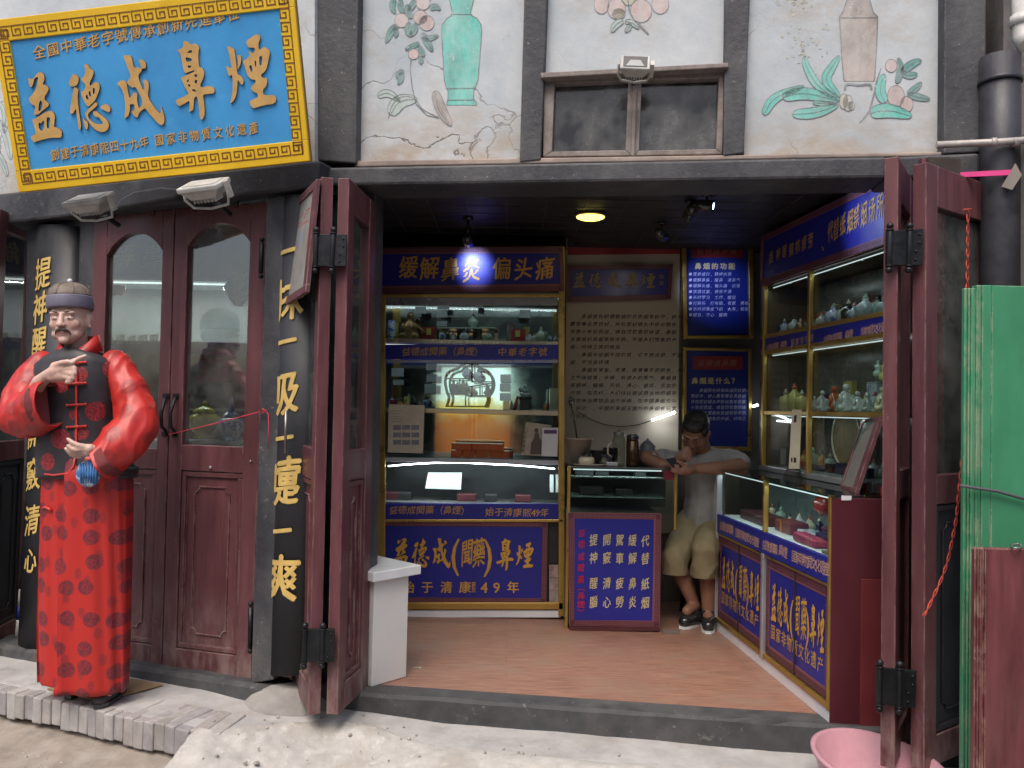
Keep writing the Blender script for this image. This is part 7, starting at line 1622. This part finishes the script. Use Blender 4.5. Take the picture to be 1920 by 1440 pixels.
# pointing hand
hd = -.20
def hnd(*p): return [m(u, v, hd + d) for u, v, d in p]
blobs(bm, hnd((90, 704, .01), (104, 697, 0), (118, 692, 0)), [.025, .029, .030]); blobs(bm, hnd((100, 706, .005), (116, 704, 0)), [.026, .027]); blobs(bm, hnd((104, 688, .0), (120, 684, 0)), [.022, .021])
blobs(bm, hnd((122, 683, -.01), (140, 676, -.016), (151, 671, -.018), (160, 667, -.018)), [.0125, .0105, .0095, .0075])
blobs(bm, hnd((124, 691, -.012), (140, 690, -.026), (141, 700, -.03), (131, 701, -.026)), [.012, .0105, .0098, .0085])
blobs(bm, hnd((122, 699, -.012), (137, 699, -.026), (138, 709, -.028), (129, 710, -.024)), [.0115, .0102, .0095, .0082])
blobs(bm, hnd((118, 707, -.010), (131, 708, -.022), (132, 716, -.024), (124, 717, -.02)), [.0105, .0095, .0088, .0075])
blobs(bm, hnd((103, 687, -.012), (115, 680, -.026), (127, 678, -.032), (137, 680, -.032)), [.0135, .0115, .0105, .0085])
# upturned open hand
blobs(bm, hnd((178, 845, .01), (166, 845, 0), (155, 845, 0)), [.024, .026, .024]); blobs(bm, hnd((168, 841, -.01), (156, 841, -.012)), [.02, .019])
blobs(bm, hnd((156, 841, -.02), (144, 844, -.03), (135, 842, -.034), (127, 836, -.034)), [.011, .0098, .009, .0075])
blobs(bm, hnd((154, 845, -.012), (141, 849, -.018), (131, 847, -.022), (123, 841, -.022)), [.0112, .0098, .009, .0075])
blobs(bm, hnd((155, 850, -.002), (143, 854, -.006), (133, 852, -.01), (126, 846, -.012)), [.0108, .0095, .0088, .0072])
blobs(bm, hnd((160, 853, .008), (149, 857, .006), (140, 856, .002), (134, 851, 0)), [.010, .009, .0082, .007])
blobs(bm, hnd((160, 838, -.018), (147, 835, -.03), (136, 830, -.034), (127, 823, -.034)), [.013, .0112, .0102, .008])
body = build('body', fuse(bm, .0042, 5), SKIN, man, recalc=False)
face_details(man, H, HR, brow=M('faint_brow', (.22, .15, .12), rough=.7, bmp=0))
b = NB(); 
for q in (-1, 1): tube(b, [H(q * x, y, z) for x, y, z in ((.001, .0975, -.0455), (.010, .0965, -.0475), (.020, .0885, -.0515), (.028, .079, -.060), (.031, .074, -.072))], [.0042, .0055, .0050, .0036, .0010], 7)
build('moustache', b, HAIRG, man)
b = NB()
ball(b, H(0, -.09, .005), (.055, .02, .035), rot=HR); build('hair', b, HAIRG, man)
# skullcap
hb_ = lambda x, y, z: H(x, y, z)
tl = Matrix.Rotation(R(-4), 3, 'Y'); tl = HR @ Matrix.Rotation(R(5), 3, 'X')
hat = build('hat', (lambda b: (lathe(b, H(0, -.012, .048), [(.094, .042), (.092, .055), (.082, .078), (.062, .096), (.036, .106), (.014, .109), (0, .110)], 36, sx=.93, sy=1.08, tilt=tl), [None for f in [0]], b)[2])(NB()), HATC, man)
b = NB(); lathe(b, H(0, -.012, .048), [(.0955, -.008), (.0985, .0), (.0985, .042), (.0965, .047), (.09, .047), (.09, -.008)], 36, sx=.93, sy=1.08, tilt=tl); build('band', b, HATB, hat)
b = NB()
for k in range(8):
    a = 2 * pi * k / 8 + .2
    tube(b, [H(0, -.012, .048) + tl @ V((r_ * .93 * cos(a), r_ * 1.08 * sin(a), z + .001)) for r_, z in ((.0945, .044), (.0925, .055), (.0825, .078), (.0625, .096), (.0365, .106), (.01, .110))], .0022, 5)
build('seams', b, HATC, hat)
b = NB(); ball(b, H(0, -.012, .048) + tl @ V((0, 0, .118)), .011); build('knob', b, WHITP, hat)
b = NB(); ball(b, H(-.012, .086, .07), (.011, .005, .011), rot=HR); build('badge', b, M('dull_gold_badge', (.4, .3, .12), rough=.4, metal=.5, bmp=0), hat)
# robe skirt
def ring(cu, v, hw, dep, n=72, dy=.02, tilt=0, fn=None):
    out = []
    for k in range(n):
        a = 2 * pi * k / n; x = cos(a); y = sin(a); x = abs(x) ** .85 * (1 if x > 0 else -1)
        p = m(cu, v, dy) + V((x * hw * MK, -dep * (abs(y) ** .9) * (1 if y > 0 else -1), 0)); p.z += tilt * x * hw * MK
        if fn: p = fn(p, a, v)
        out.append(p)
    return out
slit = 128
def robefn(p, a, v):
    front = sin(a) > -.25; f = (v - 880) / 420
    uu = 960 + (p.x / p.y) * F
    fo = .011 * f * sin(6 * a + 1.3 + .4 * f) + .007 * f * sin(11 * a + .5) + .004 * sin(17 * a + 4 * f)
    if front and uu > slit + 1: p.y -= .032
    elif front: p.y += .012 * f
    p.y -= fo * (1 if front else -1); p.x += .3 * fo
    if v > 1280 and front and uu <= slit: p.z += .022
    return p
RR = [(164, 850, 70, .10), (165, 885, 80, .118), (164, 930, 82, .118), (162, 1000, 83, .114), (160, 1080, 84, .108), (158, 1160, 85, .102), (157, 1230, 85, .096), (156, 1288, 84, .090)]
rows_ = []
for (a_, c_) in zip(RR, RR[1:]):
    for i in range(5):
        f = i / 5; q = [a_[j] + (c_[j] - a_[j]) * f for j in range(4)]; rows_.append(ring(*q, fn=robefn))
rows_.append(ring(*RR[-1], fn=robefn))
bm = NB(); loft(bm, rows_, cap=True); robe = build('robe', bm, SATIN, man)
# vest
def vestfn(p, a, v):
    p.y -= .004 * sin(5 * a + v * .03); p.z -= .05 * abs(cos(a)) ** 2 * max(0, 1 - (v - 652) / 60); return p
VR = [(149, 652, 40, .07, -.05), (148, 660, 66, .088, .06), (148, 672, 78, .102, .05), (147, 695, 76, .116, .02), (147, 730, 72, .122, 0), (148, 780, 70, .122, 0), (151, 830, 74, .128, 0), (160, 868, 84, .136, 0), (165, 893, 88, .142, 0)]
rows_ = []
for a_, c_ in zip(VR, VR[1:]):
    for i in range(4):
        f = i / 4; q = [a_[j] + (c_[j] - a_[j]) * f for j in range(5)]; rows_.append(ring(q[0], q[1], q[2], q[3], tilt=q[4], fn=vestfn))
rows_.append(ring(*VR[-1][:4], fn=vestfn)); bm = NB(); loft(bm, rows_, cap=True); folds(bm, .004, 9, (1, 1, .5), 3); bm.normal_update()
vb = BVHTree.FromBMesh(bm)
def onv(u, v, off=.006):
    d = ray(u, v).normalized(); h = vb.ray_cast(CAM, d)
    return (h[0] - d * off) if h[0] is not None else m(u, v, -.12)
def vest_mat():
    mt, t, b = _nodes('black_silk_vest'); g = N(t, 'ShaderNodeNewGeometry'); last = None
    nz = N(t, 'ShaderNodeTexNoise'); nz.inputs['Scale'].default_value = 130; nz.inputs['Detail'].default_value = 4; t.links.new(g.outputs['Position'], nz.inputs['Vector'])
    for u, v, r_ in ((85, 664, 17), (184, 645, 17), (210, 692, 17), (180, 771, 18), (148, 702, 15), (116, 722, 14), (113, 823, 18), (152, 812, 13), (89, 866, 16), (139, 778, 9), (205, 850, 16), (100, 745, 0)):
        if not r_: continue
        ds = N(t, 'ShaderNodeVectorMath', operation='DISTANCE'); ds.inputs[1].default_value = onv(u, v, 0); t.links.new(g.outputs['Position'], ds.inputs[0])
        lt = N(t, 'ShaderNodeMath', operation='LESS_THAN'); lt.inputs[1].default_value = r_ * MK; t.links.new(ds.outputs['Value'], lt.inputs[0])
        if last is None: last = lt.outputs[0]
        else:
            mx = N(t, 'ShaderNodeMath', operation='MAXIMUM'); t.links.new(last, mx.inputs[0]); t.links.new(lt.outputs[0], mx.inputs[1]); last = mx.outputs[0]
    nr = N(t, 'ShaderNodeMapRange'); nr.inputs[1].default_value = .46; nr.inputs[2].default_value = .54; t.links.new(nz.outputs[0], nr.inputs[0])
    red = mixc(t, nr.outputs[0], (.33, .022, .026, 1), (.13, .012, .018, 1)); f, _ = noise_fac(t, 8, (1, 1, 1), 4, .6, .3, .7); blk = mixc(t, f, (.016, .013, .017, 1), (.035, .03, .036, 1))
    t.links.new(mixc(t, last, blk, red), b.inputs['Base Color']); b.inputs['Roughness'].default_value = .5; b.inputs['Sheen Weight'].default_value = .08
    bump(t, b, nz.outputs[0], .06, .002); return mt
vest = build('vest', bm, vest_mat(), man)
b = NB()
tube(b, [onv(143, v) for v in (690, 700, 720, 745, 770, 800, 830, 855)] , .0048, 6)
tube(b, [onv(u, v) for u, v in ((141, 855), (138, 875), (128, 888), (100, 891), (84, 889))], .0048, 6)
for v in (680, 719, 759, 800):
    tube(b, [onv(126 if v > 690 else 140, v + 1, .009), onv(143, v, .013), onv(160, v - 1, .009)], .0052, 6); ball(b, onv(145, v, .015), .0075); ball(b, onv(160, v - 1, .01), .006); ball(b, onv(126 if v > 690 else 140, v + 1, .01), .006)
build('frog_closures', b, PIP, vest)
# standing collar
b = NB(); n = 44; o_, i_ = [], []
for k in range(n + 1):
    a = pi * .5 + .10 + (2 * pi - .20) * k / n; c_ = m(148, 652, .01); fr_ = max(0, sin(a))
    low = c_ + V((.094 * cos(a), -.102 * sin(a), -.060 * fr_ - .010)); hi = c_ + V((.076 * cos(a), -.080 * sin(a) + .006, .058 - .075 * fr_ ** 1.5)); o_.append((low, hi))
vv = [[b.verts.new(p) for p in (l, h_, h_ + (V((c_.x, c_.y, h_.z)) - h_) * .07, l + (V((c_.x, c_.y, l.z)) - l) * .07)] for l, h_ in o_]
for a_, c2 in zip(vv, vv[1:]):
    for j in range(4): b.faces.new((a_[j], c2[j], c2[(j + 1) % 4], a_[(j + 1) % 4])).smooth = True
b.faces.new(vv[0]); b.faces.new(vv[-1][::-1]); build('collar', b, SATIN_S, man)
# sleeves
DARKIN = M('cuff_inner_shade', (.20, .035, .035), rough=.7, bmp=0)  # dark red that paints in the shade inside the cuff
def sleeve(path, rs, cutc, cutn, seed):
    bm = NB(); blobs(bm, path, rs, .22); bm = fuse(bm, .0065, 8); folds(bm, .017, 3.6, (1.2, 1, 1), seed, ridge=False); folds(bm, .012, 6.5, (1.7, .8, .7), seed + 5); folds(bm, .004, 15, (1.6, .8, .7), seed + 9)
    cut(bm, cutc, cutn); bm.normal_update()
    # hem: roll the open edge inwards so that it has thickness, and close the dark inside
    ed = [e for e in bm.edges if e.is_boundary]
    r = bmesh.ops.extrude_edge_only(bm, edges=ed); nv = [g for g in r['geom'] if isinstance(g, bmesh.types.BMVert)]
    for v in nv: v.co = cutc + (v.co - cutc) * .93
    ed2 = [e for e in r['geom'] if isinstance(e, bmesh.types.BMEdge)]
    r = bmesh.ops.extrude_edge_only(bm, edges=ed2); nv = [g for g in r['geom'] if isinstance(g, bmesh.types.BMVert)]
    for v in nv: v.co -= V(cutn) * .05
    fs = [g for g in r['geom'] if isinstance(g, bmesh.types.BMFace)]
    for f in fs: f.material_index = 1
    ed3 = [e for e in r['geom'] if isinstance(e, bmesh.types.BMEdge) and e.is_boundary]
    r = bmesh.ops.holes_fill(bm, edges=ed3, sides=0)
    for f in r['faces']: f.material_index = 1
    return build('sleeve', bm, [SATIN_S, DARKIN], man, recalc=False)
sleeve([m(77, 686, .03), m(60, 710, .01), m(45, 748, -.02), m(42, 780, -.04), m(66, 774, -.10), m(92, 758, -.15), m(115, 748, -.19)], [.052, .064, .078, .086, .086, .086, .086], m(94, 757, -.165), V((.96, -.12, .16)).normalized(), 1)
sleeve([m(216, 684, .03), m(236, 716, .02), m(254, 760, .0), m(258, 798, -.03), m(225, 838, -.11), m(195, 860, -.15), m(165, 880, -.19)], [.054, .064, .074, .082, .082, .082, .082], m(186, 866, -.165), V((-.84, -.14, -.52)).normalized(), 4)
# belt, pouch, shoes
b = NB(); rows_ = [ring(168, v, 84 + e * .6, .128 + e * MK) for v, e in ((874, 0), (874, 4), (886, 4.5), (886, 0))]; loft(b, rows_, cap=False); build('belt', b, M('black_belt', (.015, .015, .017), rough=.5), man)
b = NB(); pc_ = m(166, 888, -.175); rows_ = []
ball(b, pc_, (.052, .022, .056), seg=24, ring=14)
for k in range(7): tube(b, [m(150 + 5.2 * k, 868, -.19), m(151 + 4.9 * k, 888, -.202), m(153 + 4.2 * k, 906, -.19)], [.004, .006, .003], 6, mi=1)
pch = build('pouch', b, [M('blue_white_brocade', (.50, .58, .66), rough=.5, var=.3, scale=40, stain=(.05, .17, .42), slo=.48, shi=.54, sscale=26, bmp=.2), M('blue_brocade', (.06, .19, .45), rough=.5, var=.3, scale=40, bmp=.2)], man)
SHOE = M('dark_cloth_shoe', (.055, .045, .052), rough=.7, var=.2, scale=20, bmp=.2)
for (u0, v0, u1, v1) in ((222, 1296, 188, 1326), (158, 1290, 134, 1308)):
    a_, c_ = onz(u0, v0, -.02), onz(u1, v1, -.03); a_.z = c_.z = GZ(c_.x) + .014; b = NB(); d_ = (c_ - a_)
    blobs(b, [a_ + V((0, 0, .035)), a_ + d_ * .5 + V((0, 0, .028)), c_ + V((0, 0, .018))], [.042, .040, .030], .3); s_ = build('shoe', fuse(b, .006, 5), SHOE, man, recalc=False)
    b = NB(); pts = []; t_ = d_.normalized(); sd_ = V((-t_.y, t_.x, 0)); 
    ol = [a_ - t_ * .04 + sd_ * .02, a_ - t_ * .04 - sd_ * .02] + [a_ + d_ * f - sd_ * w_ for f, w_ in ((0, .038), (.5, .042), (1, .034))] + [c_ + t_ * .03 - sd_ * .015, c_ + t_ * .03 + sd_ * .015] + [a_ + d_ * f + sd_ * w_ for f, w_ in ((1, .034), (.5, .042), (0, .038))]
    prism(b, [p + V((0, 0, .006)) for p in ol], [p - V((0, 0, .012)) for p in ol]); build('sole', b, BLK, s_)
# small toggle of red cord at the side of the robe
b = NB(); tube(b, [m(80, 953, -.06), m(84, 951, -.08), m(92, 954, -.09), m(96, 958, -.09)], .006, 6); build('side_toggle', b, PIP, robe)
# ------------------------------------------------------------------ the seated man
def P(u, v, D): return at(u, v, D)
boy = thing('person', 'man in a grey T-shirt and khaki shorts sitting with a phone behind the small counter', 'person', V((P(1318, 1000, 5.12).x, 5.12, 0)))
HS = P(1303, 812, 4.98); H2, HR2 = headframe(HS, (-.40, -.66, -.64), (-.14, -.6, .8))
bm = NB(); head_blobs(bm, H2, HR2, s=1.0)
sl_, sr_ = P(1284, 868, 5.10), P(1372, 866, 5.10)
blobs(bm, [H2(0, -.03, -.05), P(1322, 862, 5.12)], [.058, .065]); blobs(bm, [P(1322, 870, 5.13), P(1322, 930, 5.17), P(1318, 985, 5.2)], [.11, .11, .12], .3)
blobs(bm, [sl_, P(1322, 866, 5.12), sr_], [.055, .075, .06], .3)
wl, wr = P(1262, 872, 4.93), P(1302, 879, 4.90)
blobs(bm, [sl_, P(1212, 858, 5.02), P(1240, 872, 4.95), wl], [.052, .045, .042, .029]); blobs(bm, [sr_, P(1390, 872, 4.98), P(1345, 878, 4.92), wr], [.056, .047, .042, .029])
# hand under the chin
blobs(bm, [wl, P(1274, 862, 4.90), P(1282, 856, 4.885)], [.028, .032, .032])
for i, (u, v) in enumerate(((1290, 846), (1293, 851), (1294, 857), (1292, 863))): blobs(bm, [P(1282, 853 + i * 3, 4.88), P(u, v, 4.868), P(u + 1, v - 6, 4.872), P(u - 4, v - 8, 4.88)], [.0112, .010, .0092, .008])
blobs(bm, [P(1276, 855, 4.885), P(1281, 845, 4.875), P(1287, 839, 4.875)], [.013, .011, .009])
# hand round the phone
blobs(bm, [wr, P(1290, 882, 4.87), P(1281, 882, 4.86)], [.028, .031, .029])
for i in range(4): blobs(bm, [P(1281, 876 + i * 4.2, 4.858), P(1272, 873 + i * 4.6, 4.842), P(1264, 871 + i * 4.6, 4.842), P(1259, 869.5 + i * 4.4, 4.85)], [.0112, .0100, .0092, .008])
blobs(bm, [P(1288, 876, 4.86), P(1278, 868, 4.845), P(1268, 865, 4.84)], [.013, .011, .009])
hipl, hipr = P(1300, 988, 5.20), P(1338, 990, 5.20); kl, kr = P(1264, 1048, 4.99), P(1322, 1032, 4.90); al, ar = P(1302, 1135, 5.02), P(1328, 1152, 4.96)
blobs(bm, [hipl, kl, P(1284, 1090, 5.02), al], [.09, .058, .052, .034]); blobs(bm, [hipr, kr, P(1327, 1085, 4.95), ar], [.09, .058, .052, .034])
blobs(bm, [al, P(1288, 1146, 4.95)], [.036, .03]); blobs(bm, [ar, P(1328, 1168, 4.87)], [.036, .03])
build('body', fuse(bm, .0048, 5), SKIN2, boy, recalc=False); face_details(boy, H2, HR2, brow=HAIRB, white=HAIRB)
bm = NB(); E = lambda x, y, z, rx, ry, rz: ball(bm, H2(x, y, z), (rx, ry, rz), rot=HR2)
E(0, -.026, .052, .081, .092, .081); E(0, .036, .088, .062, .05, .036); E(0, -.07, .0, .066, .045, .07)
for q in (-1, 1): E(q * .066, .0, .038, .016, .05, .034)
bm = fuse(bm, .006, 3); folds(bm, .005, 45, (1, 1, 1), 2, ridge=False); build('hair', bm, HAIRB, boy, recalc=False)
TEE = M('grey_tshirt', (.30, .30, .28), rough=.85, var=.12, scale=10, bmp=.2, bscale=90)
bm = NB(); blobs(bm, [P(1322, 872, 5.12), P(1322, 930, 5.16), P(1318, 978, 5.19)], [.118, .116, .128], .25); blobs(bm, [sl_, P(1322, 868, 5.12), sr_], [.070, .09, .075], .3)
blobs(bm, [sl_, sl_.lerp(P(1212, 858, 5.02), .62)], [.068, .062], .25); blobs(bm, [sr_, sr_.lerp(P(1390, 872, 4.98), .75)], [.074, .066], .25)
bm = fuse(bm, .008, 6); folds(bm, .009, 11, (1, 1, .7), 8); build('t_shirt', bm, TEE, boy, recalc=False)
SHORT = M('khaki_shorts', (.22, .175, .095), rough=.85, var=.15, scale=10, bmp=.2, bscale=80)
bm = NB(); blobs(bm, [hipl, kl, kl + V((.01, .01, -.14))], [.112, .076, .080], .25); blobs(bm, [hipr, kr, kr + V((.0, .01, -.14))], [.112, .076, .080], .25); blobs(bm, [hipl, P(1318, 975, 5.2), hipr], [.118, .13, .118], .3)
bm = fuse(bm, .008, 6); folds(bm, .008, 10, (1, 1, 1), 12); cut(bm, V((0, 0, min(kl.z, kr.z) - .085)), V((0, 0, -1))); build('shorts', bm, SHORT, boy, recalc=False)
for a_, c_ in ((al, P(1284, 1149, 4.93)), (ar, P(1328, 1172, 4.845))):
    a2 = V((a_.x, a_.y, .05)); c2 = V((c_.x, c_.y, .04)); b = NB(); blobs(b, [a2 + V((0, .03, 0)), a2 + V((0, -.02, .0)), c2], [.045, .048, .038], .3); blobs(b, [a2 + V((0, 0, .04)), a2], [.042, .046]); b = fuse(b, .007, 4); cut(b, V((0, 0, .018)), V((0, 0, -1)))
    s_ = build('shoe', b, BLK, boy, recalc=False); b = NB(); t_ = (c2 - a2).normalized(); sd_ = V((-t_.y, t_.x, 0)); L_ = (c2 - a2).length
    prism(b, [V((p.x, p.y, .018)) for p in (a2 - t_ * .07 + sd_ * .03, a2 - t_ * .07 - sd_ * .03, a2 - sd_ * .044, c2 - sd_ * .036, c2 + t_ * .04 - sd_ * .016, c2 + t_ * .04 + sd_ * .016, c2 + sd_ * .036, a2 + sd_ * .044)], [V((p.x, p.y, .003)) for p in (a2 - t_ * .07 + sd_ * .03, a2 - t_ * .07 - sd_ * .03, a2 - sd_ * .044, c2 - sd_ * .036, c2 + t_ * .04 - sd_ * .016, c2 + t_ * .04 + sd_ * .016, c2 + sd_ * .036, a2 + sd_ * .044)]); build('sole', b, WHITEP, s_)
# phone and stool
ph = parallelogram([(1247, 860), (1264, 857), (1280, 876), (1263, 879)], 4.84); PHP = Plane(ph[3], ph[2] - ph[3], ph[0] - ph[3])
fo_ = thing('phone', 'dark smartphone held in the seated man\'s hands', 'phone', ph[3]); b = NB(); prism(b, [p + PHP.n * .004 for p in ph], [p - PHP.n * .004 for p in ph]); build('case', b, BLK, fo_, bevel=.002)
cc_ = sum(ph, V((0, 0, 0))) / 4; b = NB(); prism(b, [cc_ + (p - cc_) * .9 + PHP.n * .0055 for p in ph], [cc_ + (p - cc_) * .9 + PHP.n * .0042 for p in ph]); build('screen', b, M('dim_screen', (.03, .035, .04), rough=.1, bmp=0), fo_)
sp_ = P(1320, 1010, 5.24); st_ = thing('stool', 'dark round stool under the seated man', 'stool', V((sp_.x, 5.24, 0)))
b = NB(); lathe(b, V((sp_.x, 5.24, .37)), [(0, 0), (.16, 0), (.17, .02), (.16, .045), (0, .05)], 24); build('seat', b, DARKW, st_)
for k in range(4):
    a = pi / 4 + k * pi / 2; b = NB(); tube(b, [V((sp_.x + .12 * cos(a), 5.24 + .12 * sin(a), .37)), V((sp_.x + .16 * cos(a), 5.24 + .16 * sin(a), 0.002))], .014, 8); build('leg', b, DARKW, st_)
